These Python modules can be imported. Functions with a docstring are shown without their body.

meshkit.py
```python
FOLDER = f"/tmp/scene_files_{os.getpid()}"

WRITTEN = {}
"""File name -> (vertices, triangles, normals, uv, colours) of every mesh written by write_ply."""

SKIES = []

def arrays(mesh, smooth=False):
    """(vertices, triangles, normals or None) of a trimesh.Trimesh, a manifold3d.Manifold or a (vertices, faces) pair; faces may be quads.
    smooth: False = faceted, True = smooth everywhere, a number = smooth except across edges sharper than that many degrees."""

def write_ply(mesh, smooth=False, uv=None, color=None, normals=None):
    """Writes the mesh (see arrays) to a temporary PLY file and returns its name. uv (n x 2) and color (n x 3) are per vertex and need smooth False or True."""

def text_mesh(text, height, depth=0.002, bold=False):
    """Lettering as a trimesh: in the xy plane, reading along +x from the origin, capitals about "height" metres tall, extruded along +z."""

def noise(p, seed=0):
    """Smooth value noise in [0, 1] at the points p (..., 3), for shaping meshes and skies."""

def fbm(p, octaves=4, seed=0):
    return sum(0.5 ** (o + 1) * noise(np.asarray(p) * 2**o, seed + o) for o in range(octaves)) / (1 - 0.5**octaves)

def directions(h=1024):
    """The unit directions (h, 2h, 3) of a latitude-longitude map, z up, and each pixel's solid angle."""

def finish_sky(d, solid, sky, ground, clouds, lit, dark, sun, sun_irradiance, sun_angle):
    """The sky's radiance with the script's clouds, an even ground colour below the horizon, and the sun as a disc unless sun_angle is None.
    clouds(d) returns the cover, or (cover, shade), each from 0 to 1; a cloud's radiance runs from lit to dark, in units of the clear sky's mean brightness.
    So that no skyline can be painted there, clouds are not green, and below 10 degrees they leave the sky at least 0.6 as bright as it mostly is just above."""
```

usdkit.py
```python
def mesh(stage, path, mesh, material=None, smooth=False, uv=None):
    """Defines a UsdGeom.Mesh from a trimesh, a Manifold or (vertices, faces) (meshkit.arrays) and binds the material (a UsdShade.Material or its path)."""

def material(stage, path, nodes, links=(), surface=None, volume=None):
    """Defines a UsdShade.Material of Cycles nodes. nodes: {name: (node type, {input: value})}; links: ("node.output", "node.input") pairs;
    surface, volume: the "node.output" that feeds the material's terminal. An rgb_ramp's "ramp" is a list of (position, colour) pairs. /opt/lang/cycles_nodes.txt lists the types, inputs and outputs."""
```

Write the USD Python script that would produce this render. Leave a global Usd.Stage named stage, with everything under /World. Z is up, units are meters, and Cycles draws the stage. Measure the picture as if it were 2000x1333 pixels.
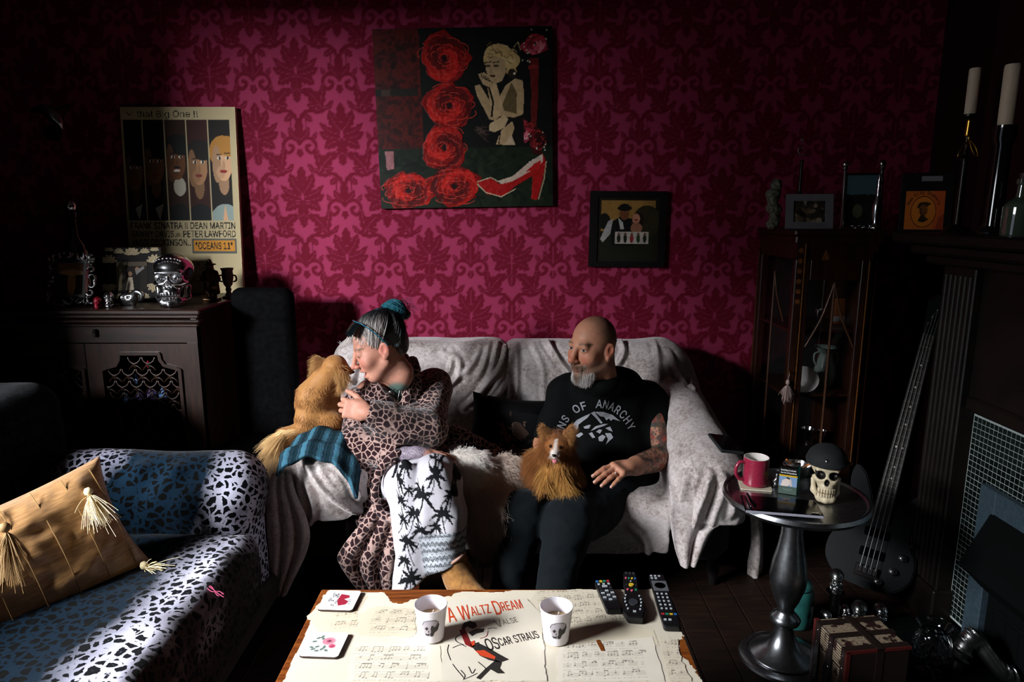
import math, random
import numpy as np
import trimesh, shapely
from shapely.geometry import Polygon, LineString, Point
from pxr import Usd, UsdGeom, UsdLux, UsdShade, Sdf, Gf, Vt
import usdkit, meshkit

# ---------------------------------------------------------------- camera, light, exposure
stage = Usd.Stage.CreateInMemory()
UsdGeom.SetStageUpAxis(stage, 'Z'); UsdGeom.SetStageMetersPerUnit(stage, 1.0)
stage.SetDefaultPrim(UsdGeom.Xform.Define(stage, '/World').GetPrim())
FPX, PITCH, EYE = 1333.0, math.radians(10.8), np.array([0, 0, 1.5])
CP, SP = math.cos(PITCH), math.sin(PITCH)
cam = UsdGeom.Camera.Define(stage, '/World/camera')
cam.CreateHorizontalApertureAttr(36.0); cam.CreateVerticalApertureAttr(24.0)
cam.CreateFocalLengthAttr(36.0 * FPX / 2000)
cam.AddTranslateOp().Set(Gf.Vec3d(*map(float, EYE))); cam.AddRotateXOp().Set(90 - math.degrees(PITCH))
cam.CreateClippingRangeAttr(Gf.Vec2f(0.05, 100))
cam.CreateExposureAttr(0.0)
# daylight through the window in the left wall: low and high sky patches fitted to the wall light, plus an added mid fill
WY0, WY1, WZ0, WZ1, LWX = -0.45, 1.15, 0.8, 2.5, -2.62
def sky_patch(name, az, el, w, h, power, tint):
    a, e = math.radians(az), math.radians(el); d = np.array([math.cos(a) * math.cos(e), math.sin(a) * math.cos(e), -math.sin(e)])
    p = np.array([LWX, .35, 1.65]) - 4 * d; z = -d; x = np.cross([0, 0, 1.], z); x /= np.linalg.norm(x); y = np.cross(z, x)
    L = UsdLux.RectLight.Define(stage, '/World/' + name); L.CreateWidthAttr(w); L.CreateHeightAttr(h); L.CreateNormalizeAttr(False)
    L.CreateIntensityAttr(power); L.CreateColorAttr(Gf.Vec3f(*tint))
    L.AddTransformOp().Set(Gf.Matrix4d(*[float(v) for v in (*x, 0, *y, 0, *z, 0, *p, 1)]))
sky_patch('sky_low', 61, 17, 1.3, .8, 400, (.9, .94, 1.0))
sky_patch('sky_fill', 20, 15, 2.4, 1.0, 16, (.9, .95, 1.0))  # extra fill, added to lift the dark right side of the room
sky_patch('sky_high', 27, 39, 2.6, 2.1, 155, (.92, .95, 1.0))
dome = UsdLux.DomeLight.Define(stage, '/World/dusk_dome')
dome.CreateIntensityAttr(0.25); dome.CreateColorAttr(Gf.Vec3f(0.7, 0.8, 1.0))

# ---------------------------------------------------------------- helpers: placing, naming
def _ray(px, py):
    u, v = px - 1000.0, 666.5 - py
    return np.array([u, FPX * CP + v * SP, v * CP - FPX * SP])
def W(px, py, d):
    "the point on the plane y = d that a pixel shows"
    r = _ray(px, py); return EYE + r * (d / r[1])
def WZ(px, py, z):
    r = _ray(px, py); return EYE + r * ((z - EYE[2]) / r[2])
def WX(px, py, x):
    r = _ray(px, py); return EYE + r * (x / r[0])
def vec(*a): return np.array(a, float)
def unit(a): a = np.asarray(a, float); return a / (np.linalg.norm(a) + 1e-12)
def rot(rx=0, ry=0, rz=0):
    a, b, c = np.radians([rx, ry, rz])
    X = np.array([[1, 0, 0], [0, math.cos(a), -math.sin(a)], [0, math.sin(a), math.cos(a)]])
    Y = np.array([[math.cos(b), 0, math.sin(b)], [0, 1, 0], [-math.sin(b), 0, math.cos(b)]])
    Z = np.array([[math.cos(c), -math.sin(c), 0], [math.sin(c), math.cos(c), 0], [0, 0, 1]])
    return Z @ Y @ X
def srgb(h, s=1.0):
    "linear colour of an sRGB hex triple"
    v = np.array([int(h[i:i + 2], 16) for i in (0, 2, 4)]) / 255.0
    return np.where(v < .04045, v / 12.92, ((v + .055) / 1.055) ** 2.4) * s
def axes(fwd, up): f = unit(fwd); r = unit(np.cross(f, up)); return np.stack([r, f, np.cross(r, f)], 1)
def ss(a, b, x): t = np.clip((x - a) / (b - a), 0, 1); return t * t * (3 - 2 * t)
def lerp(c, d, m): m = np.asarray(m)[:, None]; return c * (1 - m) + np.asarray(d) * m
_used = {}
def numbered(parent, name):
    k = (parent, name); n = _used.get(k, -1) + 1; _used[k] = n
    return name if n == 0 else f'{name}_{n:03d}'
_mats = {}
class T:
    "a thing (or part): its prim and its matrix to the world"
    def __init__(s, prim, M): s.prim, s.M, s.path = prim, M, str(prim.GetPath())
def meta(prim, **kw):
    for k, v in kw.items():
        if v: prim.SetCustomDataByKey(k, v)
def thing(name, label, cat, loc=(0, 0, 0), R=None, group=None):
    x = UsdGeom.Xform.Define(stage, '/World/' + numbered('/World', name))
    M = np.eye(4); M[:3, :3] = np.eye(3) if R is None else R; M[:3, 3] = loc
    x.AddTransformOp().Set(Gf.Matrix4d(*[float(v) for v in M.T.ravel()]))
    meta(x.GetPrim(), label=label, category=cat, group=group)
    return T(x.GetPrim(), M)
def vf(m):
    if hasattr(m, 'to_mesh'):
        q = m.to_mesh(); return np.array(q.vert_properties[:, :3], float), np.array(q.tri_verts)
    if isinstance(m, (tuple, list)):
        v, f = np.asarray(m[0], float), np.asarray(m[1], int)
        if f.shape[1] == 4: f = np.vstack([f[:, [0, 1, 2]], f[:, [0, 2, 3]]])
        return v, f
    return np.array(m.vertices, float), np.array(m.faces)
def cat(*ms):
    ms = [vf(m) for m in ms if m is not None]; n = np.cumsum([0] + [len(m[0]) for m in ms])
    return np.vstack([m[0] for m in ms]), np.vstack([m[1] + a for m, a in zip(ms, n)])
def tf(m, R=None, t=(0, 0, 0), s=1.0):
    v, f = vf(m); v = v * np.asarray(s)
    if R is not None: v = v @ np.asarray(R).T
    if np.prod(np.broadcast_to(np.asarray(s, float), 3)) < 0: f = f[:, ::-1]
    return v + np.asarray(t, float), f
def part(parent, name, mesh, mat, smooth=35, label=None, kind=None, world=False, col=None, R=None, t=None):
    "ONE mesh below a thing or a part; world: the mesh is given in world coordinates"
    v, f = vf(mesh)
    if R is not None: v = v @ np.asarray(R).T
    if t is not None: v = v + np.asarray(t, float)
    M = parent.M if parent else np.eye(4)
    if world: v = (v - M[:3, 3]) @ M[:3, :3]
    base = parent.path if parent else '/World'
    p = base + '/' + numbered(base, name)
    if col is not None and smooth: smooth = True
    elif smooth is not True and len(f) <= 48: smooth = False
    m = usdkit.mesh(stage, p, (v, f), mat if not isinstance(mat, str) else _mats[mat], smooth)
    if col is not None:
        c = np.broadcast_to(np.asarray(col, np.float32), (len(v), 3))
        UsdGeom.PrimvarsAPI(m).CreatePrimvar('col', Sdf.ValueTypeNames.Color3fArray, 'vertex').Set(Vt.Vec3fArray.FromNumpy(np.ascontiguousarray(c)))
    meta(m.GetPrim(), label=label, kind=kind)
    return T(m.GetPrim(), M)
def solo(name, label, cat_, mesh, mat, smooth=35, group=None, kind=None, col=None, loc=None):
    "a thing that is one mesh, or (kind structure) a piece of the setting"
    v, f = vf(mesh)
    t = part(None, name, (v, f), mat, smooth, kind=kind, col=col)
    meta(t.prim, label=label, category=cat_, group=group)
    return t
def copy(src, loc, R=None, label=None, group=None, s=1.0):
    name = src.prim.GetName()
    x = UsdGeom.Xform.Define(stage, '/World/' + numbered('/World', name))
    M = np.eye(4); M[:3, :3] = (np.eye(3) if R is None else R) * s; M[:3, 3] = loc
    x.GetPrim().GetReferences().AddInternalReference(src.prim.GetPath())
    x.ClearXformOpOrder(); x.AddTransformOp(opSuffix='place').Set(Gf.Matrix4d(*[float(v) for v in M.T.ravel()]))
    x.GetPrim().SetInstanceable(True)
    was = src.prim.GetCustomData()
    meta(x.GetPrim(), label=label or was.get('label'), category=was.get('category'), group=group or was.get('group'))
    return T(x.GetPrim(), M)
def curves(parent, name, strands, widths, mat, cols=None, world=False, kind='stuff', label=None):
    "hair or wire: strands (n, k, 3), widths (n, k) or (k,), cols (n, 3) per strand"
    s = np.asarray(strands, float); n, k, _ = s.shape
    M = parent.M
    if world: s = (s - M[:3, 3]) @ M[:3, :3]
    p = parent.path + '/' + numbered(parent.path, name)
    c = UsdGeom.BasisCurves.Define(stage, p)
    c.CreateTypeAttr('linear'); c.CreateWrapAttr('nonperiodic')
    c.CreatePointsAttr(Vt.Vec3fArray.FromNumpy(s.reshape(-1, 3).astype(np.float32)))
    c.CreateCurveVertexCountsAttr(Vt.IntArray.FromNumpy(np.full(n, k, np.int32)))
    w = np.broadcast_to(np.asarray(widths, np.float32), (n, k)).ravel()
    c.CreateWidthsAttr(Vt.FloatArray.FromNumpy(np.ascontiguousarray(w))); c.SetWidthsInterpolation('vertex')
    if cols is not None:
        cc = np.asarray(cols, np.float32); cc = np.repeat(cc, k, 0) if cc.ndim == 2 else cc.reshape(-1, 3)
        UsdGeom.PrimvarsAPI(c).CreatePrimvar('col', Sdf.ValueTypeNames.Color3fArray, 'vertex').Set(Vt.Vec3fArray.FromNumpy(np.ascontiguousarray(cc)))
    UsdShade.MaterialBindingAPI.Apply(c.GetPrim()).Bind(_mats[mat])
    meta(c.GetPrim(), kind=kind, label=label)
    return T(c.GetPrim(), M)

# ---------------------------------------------------------------- helpers: shapes
def box(lo, hi, r=0.0):
    lo, hi = np.minimum(lo, hi).astype(float), np.maximum(lo, hi).astype(float)
    if r <= 0:
        m = trimesh.creation.box(extents=hi - lo); m.apply_translation((lo + hi) / 2); return vf(m)
    r = min(r, (hi - lo).min() * .49)           # chamfered: 24 points, always joined the same way
    pts = lambda lo, hi, r: np.array([[(hi if sx else lo)[0] + (0 if k == 0 else (-r if sx else r)), (hi if sy else lo)[1] + (0 if k == 1 else (-r if sy else r)), (hi if sz else lo)[2] + (0 if k == 2 else (-r if sz else r))]
           for sx in (0, 1) for sy in (0, 1) for sz in (0, 1) for k in range(3)])
    if not _hull: q = pts(np.zeros(3), np.ones(3), .2); m = trimesh.convex.convex_hull(q); ix = [int(np.argmin(np.abs(q - v).sum(1))) for v in m.vertices]; _hull.append(np.array(ix)[m.faces])
    return pts(lo, hi, r), _hull[0].copy()
_hull = []
def cbox(c, size, r=0.0, R=None):
    s = np.asarray(size, float) / 2; m = box(-s, s, r); return tf(m, R, c)
def lathe(prof, n=32, c=(0, 0, 0), R=None, scale=(1, 1, 1), caps=(1, 1)):
    "prof: (radius, z) points; the ends on the axis are closed"
    p = np.asarray(prof, float); k = len(p); a = np.arange(n) * 2 * math.pi / n
    v = np.stack([p[:, None, 0] * np.cos(a), p[:, None, 0] * np.sin(a), np.broadcast_to(p[:, None, 1], (k, n))], -1).reshape(-1, 3)
    i, j = np.meshgrid(np.arange(k - 1), np.arange(n), indexing='ij'); j2 = (j + 1) % n
    q = np.stack([i * n + j, i * n + j2, (i + 1) * n + j2, (i + 1) * n + j], -1).reshape(-1, 4)
    f = np.vstack([q[:, [0, 1, 2]], q[:, [0, 2, 3]]])
    for row, flip in ((0, 1), (k - 1, 0)):   # caps: (last, first)
        if p[row, 0] > 1e-6 and caps[flip]:
            v = np.vstack([v, [0, 0, p[row, 1]]]); b = row * n + np.arange(n); e = row * n + (np.arange(n) + 1) % n; o = np.full(n, len(v) - 1)
            f = np.vstack([f, np.stack([o, e, b] if flip else [o, b, e], 1)])
    return tf((v * np.asarray(scale), f), R, c)
def tube(pts, r, n=8, caps=True):
    p = np.asarray(pts, float); k = len(p); r = np.broadcast_to(np.asarray(r, float), (k,))
    t = np.gradient(p, axis=0); t /= np.linalg.norm(t, axis=1, keepdims=True) + 1e-12
    up = vec(0, 0, 1) if abs(t[0, 2]) < .9 else vec(1, 0, 0)
    N = np.zeros_like(p); N[0] = unit(np.cross(t[0], up))
    for i in range(1, k):
        w = N[i - 1] - t[i] * (N[i - 1] @ t[i]); N[i] = unit(w)
    B = np.cross(t, N); a = np.arange(n) * 2 * math.pi / n
    v = (p[:, None] + r[:, None, None] * (np.cos(a)[None, :, None] * N[:, None] + np.sin(a)[None, :, None] * B[:, None])).reshape(-1, 3)
    i, j = np.meshgrid(np.arange(k - 1), np.arange(n), indexing='ij'); j2 = (j + 1) % n
    q = np.stack([i * n + j, i * n + j2, (i + 1) * n + j2, (i + 1) * n + j], -1).reshape(-1, 4)
    f = np.vstack([q[:, [0, 1, 2]], q[:, [0, 2, 3]]])
    if caps:
        v = np.vstack([v, p[0], p[-1]]); a0 = np.arange(n); a1 = (a0 + 1) % n
        f = np.vstack([f, np.stack([np.full(n, len(v) - 2), a1, a0], 1), np.stack([np.full(n, len(v) - 1), (k - 1) * n + a0, (k - 1) * n + a1], 1)])
    return v, f
def spline(pts, n=24):
    "Catmull-Rom through the points"
    p = np.asarray(pts, float); p = np.vstack([2 * p[0] - p[1], p, 2 * p[-1] - p[-2]])
    s = np.linspace(0, len(p) - 3 - 1e-9, n); i = s.astype(int); u = (s - i)[:, None]
    a, b, c, d = p[i], p[i + 1], p[i + 2], p[i + 3]
    return .5 * (2 * b + (c - a) * u + (2 * a - 5 * b + 4 * c - d) * u ** 2 + (3 * b - a - 3 * c + d) * u ** 3)
def prism(poly, d, bevel=0):
    "an outline in xy extruded along +z by d"
    if not isinstance(poly, (Polygon, shapely.MultiPolygon)): poly = Polygon(poly)
    return cat(*[trimesh.creation.extrude_polygon(g, d, engine='earcut') for g in getattr(poly, 'geoms', [poly]) if g.area > 1e-12])
def frame(o, x, y):
    "4-tuple to put an xy drawing into the world: R, t"
    x = unit(x); z = unit(np.cross(x, y)); y = np.cross(z, x)
    return np.stack([x, y, z], 1), np.asarray(o, float)
def grid(fn, nu, nv, closed=False):
    "a sheet from fn(u, v) -> (..., 3)"
    u, v = np.meshgrid(np.linspace(0, 1, nu), np.linspace(0, 1, nv), indexing='ij')
    P = fn(u, v).reshape(-1, 3)
    i, j = np.meshgrid(np.arange(nu - 1), np.arange(nv - 1), indexing='ij')
    q = np.stack([i * nv + j, (i + 1) * nv + j, (i + 1) * nv + j + 1, i * nv + j + 1], -1).reshape(-1, 4)
    return P, np.vstack([q[:, [0, 1, 2]], q[:, [0, 2, 3]]])
def normals(v, f):
    n = np.zeros_like(v); c = np.cross(v[f[:, 1]] - v[f[:, 0]], v[f[:, 2]] - v[f[:, 0]])
    for k in range(3): np.add.at(n, f[:, k], c)
    return n / (np.linalg.norm(n, axis=1, keepdims=True) + 1e-12)
def thicken(m, t):
    "gives a sheet a back and a rim"
    v, f = vf(m); n = normals(v, f); k = len(v)
    e = np.sort(np.vstack([f[:, [0, 1]], f[:, [1, 2]], f[:, [2, 0]]]), axis=1)
    key = e[:, 0] * k + e[:, 1]; u, c = np.unique(key, return_counts=True)
    raw = np.vstack([f[:, [0, 1]], f[:, [1, 2]], f[:, [2, 0]]]); b = raw[np.isin(key, u[c == 1])]
    rim = np.vstack([np.stack([b[:, 1], b[:, 0], b[:, 0] + k], 1), np.stack([b[:, 1], b[:, 0] + k, b[:, 1] + k], 1)])
    return np.vstack([v, v - n * t]), np.vstack([f, f[:, ::-1] + k, rim])
def text(s, h, d=.0004, bold=True, sx=1.0):
    m = vf(meshkit.text_mesh(s, h, d, bold)); return m[0] * vec(sx, 1, 1), m[1]
def ctext(s, h, d=.0004, bold=True, sx=1.0, width=None):
    v, f = text(s, h, d, bold, sx); w = v[:, 0].max() - v[:, 0].min()
    if width: v = v * vec(width / w, 1, 1)
    v = v - vec((v[:, 0].max() + v[:, 0].min()) / 2, 0, 0); return v, f

class Blob:
    "rounded solids blended on a grid and meshed by surface nets"
    def __init__(s, h, k=.02): s.h, s.k, s.p = h, k, []
    def cone(s, a, b, ra, rb=None, k=None, sub=False):
        s.p.append(('c', np.asarray(a, float), np.asarray(b, float), ra, ra if rb is None else rb, s.k if k is None else k, sub)); return s
    def chain(s, pts, rs, k=None):
        for i in range(len(pts) - 1): s.cone(pts[i], pts[i + 1], rs[i], rs[i + 1], k)
        return s
    def ball(s, c, r, R=None, k=None, sub=False):
        s.p.append(('e', np.asarray(c, float), np.broadcast_to(np.asarray(r, float), (3,)).copy(), np.eye(3) if R is None else np.asarray(R), None, s.k if k is None else k, sub)); return s
    def slab(s, c, half, r, R=None, k=None, sub=False):
        s.p.append(('b', np.asarray(c, float), np.asarray(half, float), np.eye(3) if R is None else np.asarray(R), r, s.k if k is None else k, sub)); return s
    @staticmethod
    def d(p, q):
        if q[0] == 'c':
            a, b = q[1], q[2]; ab = b - a; t = np.clip(((p - a) @ ab) / (ab @ ab + 1e-12), 0, 1)
            return np.linalg.norm(p - a - t[..., None] * ab, axis=-1) - (q[3] + (q[4] - q[3]) * t)
        l = (p - q[1]) @ q[3]
        if q[0] == 'e':
            k0 = np.linalg.norm(l / q[2], axis=-1); k1 = np.linalg.norm(l / q[2] ** 2, axis=-1)
            return np.where(k0 < 1e-6, -q[2].min(), k0 * (k0 - 1) / (k1 + 1e-9))
        w = np.abs(l) - (q[2] - q[4])
        return np.linalg.norm(np.maximum(w, 0), axis=-1) + np.minimum(w.max(-1), 0) - q[4]
    @staticmethod
    def bb(q):
        if q[0] == 'c': r = max(q[3], q[4]); return np.minimum(q[1], q[2]) - r, np.maximum(q[1], q[2]) + r
        e = np.abs(q[3]) @ q[2]; return q[1] - e, q[1] + e
    def mesh(s, M=None):
        h = s.h; bs = [s.bb(q) for q in s.p if not q[6]]
        pad = max(q[5] for q in s.p) * .5 + 2.5 * h
        lo = np.min([b[0] for b in bs], 0) - pad; n = np.ceil((np.max([b[1] for b in bs], 0) + pad - lo) / h).astype(int) + 1
        F = np.full(n, 9.0, np.float32); ax = [lo[i] + h * np.arange(n[i]) for i in range(3)]
        for q in s.p:
            b = s.bb(q); k = q[5]; m = k * 1.3 + 2.5 * h
            i0 = np.clip(np.floor((b[0] - m - lo) / h).astype(int), 0, n); i1 = np.clip(np.ceil((b[1] + m - lo) / h).astype(int) + 1, 0, n)
            if (i1 <= i0).any(): continue
            sl = tuple(slice(i0[i], i1[i]) for i in range(3))
            P = np.stack(np.meshgrid(*[ax[i][sl[i]] for i in range(3)], indexing='ij'), -1)
            g = s.d(P, q).astype(np.float32); A = F[sl]
            if q[6]: g = -g; hh = np.maximum(k - np.abs(A - g), 0) / max(k, 1e-6); F[sl] = np.maximum(A, g) + hh * hh * k * .25
            else: hh = np.maximum(k - np.abs(A - g), 0) / max(k, 1e-6); F[sl] = np.minimum(A, g) - hh * hh * k * .25
        return nets(F, lo, h)
def nets(F, lo, h):
    S = F < 0; n = np.array(F.shape)
    c = sum(S[i:n[0] - 1 + i, j:n[1] - 1 + j, k:n[2] - 1 + k].astype(np.int8) for i in (0, 1) for j in (0, 1) for k in (0, 1))
    idx = np.argwhere((c > 0) & (c < 8)); ID = np.full(n - 1, -1, np.int64); ID[tuple(idx.T)] = np.arange(len(idx))
    acc = np.zeros((len(idx), 3)); cnt = np.zeros(len(idx))
    cs = [np.array(o) for o in np.ndindex(2, 2, 2)]; val = {tuple(o): F[tuple((idx + o).T)].astype(float) for o in cs}
    for o in cs:
        for a in range(3):
            if o[a] == 0:
                e = o.copy(); e[a] = 1; x, y = val[tuple(o)], val[tuple(e)]; m = (x < 0) != (y < 0)
                t = np.where(m, x / np.where(x == y, 1, x - y), 0)
                p = np.tile(o.astype(float), (len(idx), 1)); p[:, a] = t; acc[m] += p[m]; cnt[m] += 1
    v = lo + h * (idx + acc / np.maximum(cnt, 1)[:, None])
    fs = []
    for a in range(3):
        b, d = (a + 1) % 3, (a + 2) % 3
        s0 = [slice(None)] * 3; s1 = [slice(None)] * 3; s0[a] = slice(0, n[a] - 1); s1[a] = slice(1, n[a])
        A, B = S[tuple(s0)], S[tuple(s1)]; e = np.argwhere(A != B)
        e = e[(e[:, b] > 0) & (e[:, d] > 0) & (e[:, b] < n[b] - 1) & (e[:, d] < n[d] - 1)]
        def at(db, dd): q = e.copy(); q[:, b] -= db; q[:, d] -= dd; return ID[tuple(q.T)]
        q = np.stack([at(1, 1), at(0, 1), at(0, 0), at(1, 0)], 1); fl = ~A[tuple(e.T)]; q[fl] = q[fl][:, ::-1]
        fs.append(q)
    q = np.vstack(fs); return v, np.vstack([q[:, [0, 1, 2]], q[:, [0, 2, 3]]])
def fbm(p, s, seed=0, o=3): return meshkit.fbm(np.asarray(p) * s, o, seed) - .5

# ---------------------------------------------------------------- helpers: flat print as vertex colours
class Print:
    "a flat printed sheet w x h (metres): a dense grid whose vertices carry the print's colours; x right, y up, origin lower left"
    def __init__(s, w, h, nx, base):
        s.w, s.h, s.nx, s.ny = w, h, nx, max(2, int(round(nx * h / w)))
        s.X, s.Y = np.meshgrid(np.linspace(0, w, s.nx), np.linspace(0, h, s.ny)); s.C = np.tile(np.asarray(base, float), (s.ny, s.nx, 1))
    x0 = y0 = 0.0
    def win(s, xa, ya, xb, yb):
        "the rows and columns that cover a rectangle"
        fx, fy = (s.nx - 1) / s.w, (s.ny - 1) / s.h; c = lambda v, n: int(min(max(v, 0), n))
        return slice(c((ya - s.y0) * fy - 1, s.ny), c((yb - s.y0) * fy + 3, s.ny)), slice(c((xa - s.x0) * fx - 1, s.nx), c((xb - s.x0) * fx + 3, s.nx))
    def put(s, m, c, a=1.0, sl=(slice(None), slice(None))):
        m = (np.asarray(m, float) * a)[..., None]; s.C[sl] = s.C[sl] * (1 - m) + np.asarray(c, float) * m; return s
    def geo(s, g, c, a=1.0): sl = s.win(*g.bounds); return s.put(shapely.contains_xy(g, s.X[sl], s.Y[sl]), c, a, sl) if g.area > 0 else s
    def poly(s, pts, c, a=1.0): return s.geo(Polygon(pts).buffer(0), c, a)
    def oval(s, x, y, rx, ry, c, a=1.0, ang=0):
        R = max(rx, ry); sl = s.win(x - R, y - R, x + R, y + R); t = math.radians(ang); dx, dy = s.X[sl] - x, s.Y[sl] - y; u, v = dx * math.cos(t) + dy * math.sin(t), -dx * math.sin(t) + dy * math.cos(t)
        return s.put((u / rx) ** 2 + (v / ry) ** 2 < 1, c, a, sl)
    def rect(s, x0, y0, x1, y1, c, a=1.0): return s.put((s.X >= x0) & (s.X <= x1) & (s.Y >= y0) & (s.Y <= y1), c, a)
    def line(s, pts, w, c, a=1.0): return s.geo(LineString(pts).buffer(w / 2, 3), c, a)
    def tris(s, tr, c):
        for t in tr:
            e = t[[1, 2, 0]] - t
            if e[0, 0] * e[1, 1] - e[0, 1] * e[1, 0] <= 1e-13: continue
            sl = s.win(*t.min(0), *t.max(0)); X, Y = s.X[sl], s.Y[sl]
            s.put(np.all([e[k, 0] * (Y - t[k, 1]) - e[k, 1] * (X - t[k, 0]) >= 0 for k in range(3)], 0), c, 1, sl)
        return s
    def text(s, t, x, y, h, c, width=None, bold=True):
        v, f = text(t, h, .001, bold); v = v - vec(v[:, 0].min(), 0, 0); f = f[v[f][:, :, 2].min(1) > .0005]
        if width: v = v * vec(width / v[:, 0].max(), 1, 1)
        return s.tris(v[f][:, :, :2] + vec(x, y), c)
    def noise(s, amp, sc, seed=0):
        n = meshkit.fbm(np.stack([s.X * sc, s.Y * sc, 0 * s.X], -1), 4, seed) - .5; s.C = np.clip(s.C * (1 + amp * 2 * n[..., None]), 0, 1); return s
    def mesh(s):
        v = np.stack([s.X, s.Y, 0 * s.X], -1).reshape(-1, 3); i, j = np.meshgrid(np.arange(s.ny - 1), np.arange(s.nx - 1), indexing='ij'); a = i * s.nx + j
        q = np.stack([a, a + 1, a + s.nx + 1, a + s.nx], -1).reshape(-1, 4)
        return (v, np.vstack([q[:, [0, 1, 2]], q[:, [0, 2, 3]]])), s.C.reshape(-1, 3)

# ---------------------------------------------------------------- materials
def M_(name, nodes, links, surface='p.BSDF'):
    _mats[name] = usdkit.material(stage, '/World/Looks/' + name, nodes, links, surface=surface); return name
def plain(name, c, rough=.5, metal=0, **kw):
    return M_(name, {'p': ('principled_bsdf', dict(base_color=c, roughness=rough, metallic=metal, **kw))}, [])
def mottled(name, c1, c2, scale=8, rough=.5, metal=0, detail=4, lo=.35, hi=.65, bump=0, stretch=(1, 1, 1), dist=.002, **kw):
    n = {'tc': ('texture_coordinate', {}), 'mp': ('mapping', dict(scale=stretch)), 'n': ('noise_texture', dict(scale=scale, detail=detail)), 'r': ('rgb_ramp', dict(ramp=[(lo, c1), (hi, c2)])),
         'p': ('principled_bsdf', dict(roughness=rough, metallic=metal, **kw))}
    l = [('tc.object', 'mp.vector'), ('mp.vector', 'n.vector'), ('n.fac', 'r.fac'), ('r.color', 'p.base_color')]
    if bump: n['b'] = ('bump', dict(strength=bump, distance=dist)); l += [('n.fac', 'b.height'), ('b.normal', 'p.normal')]
    return M_(name, n, l)
def printed(name, rough=.6, **kw):
    return M_(name, {'a': ('attribute', dict(attribute='col')), 'p': ('principled_bsdf', dict(roughness=rough, **kw))}, [('a.color', 'p.base_color')])
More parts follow.
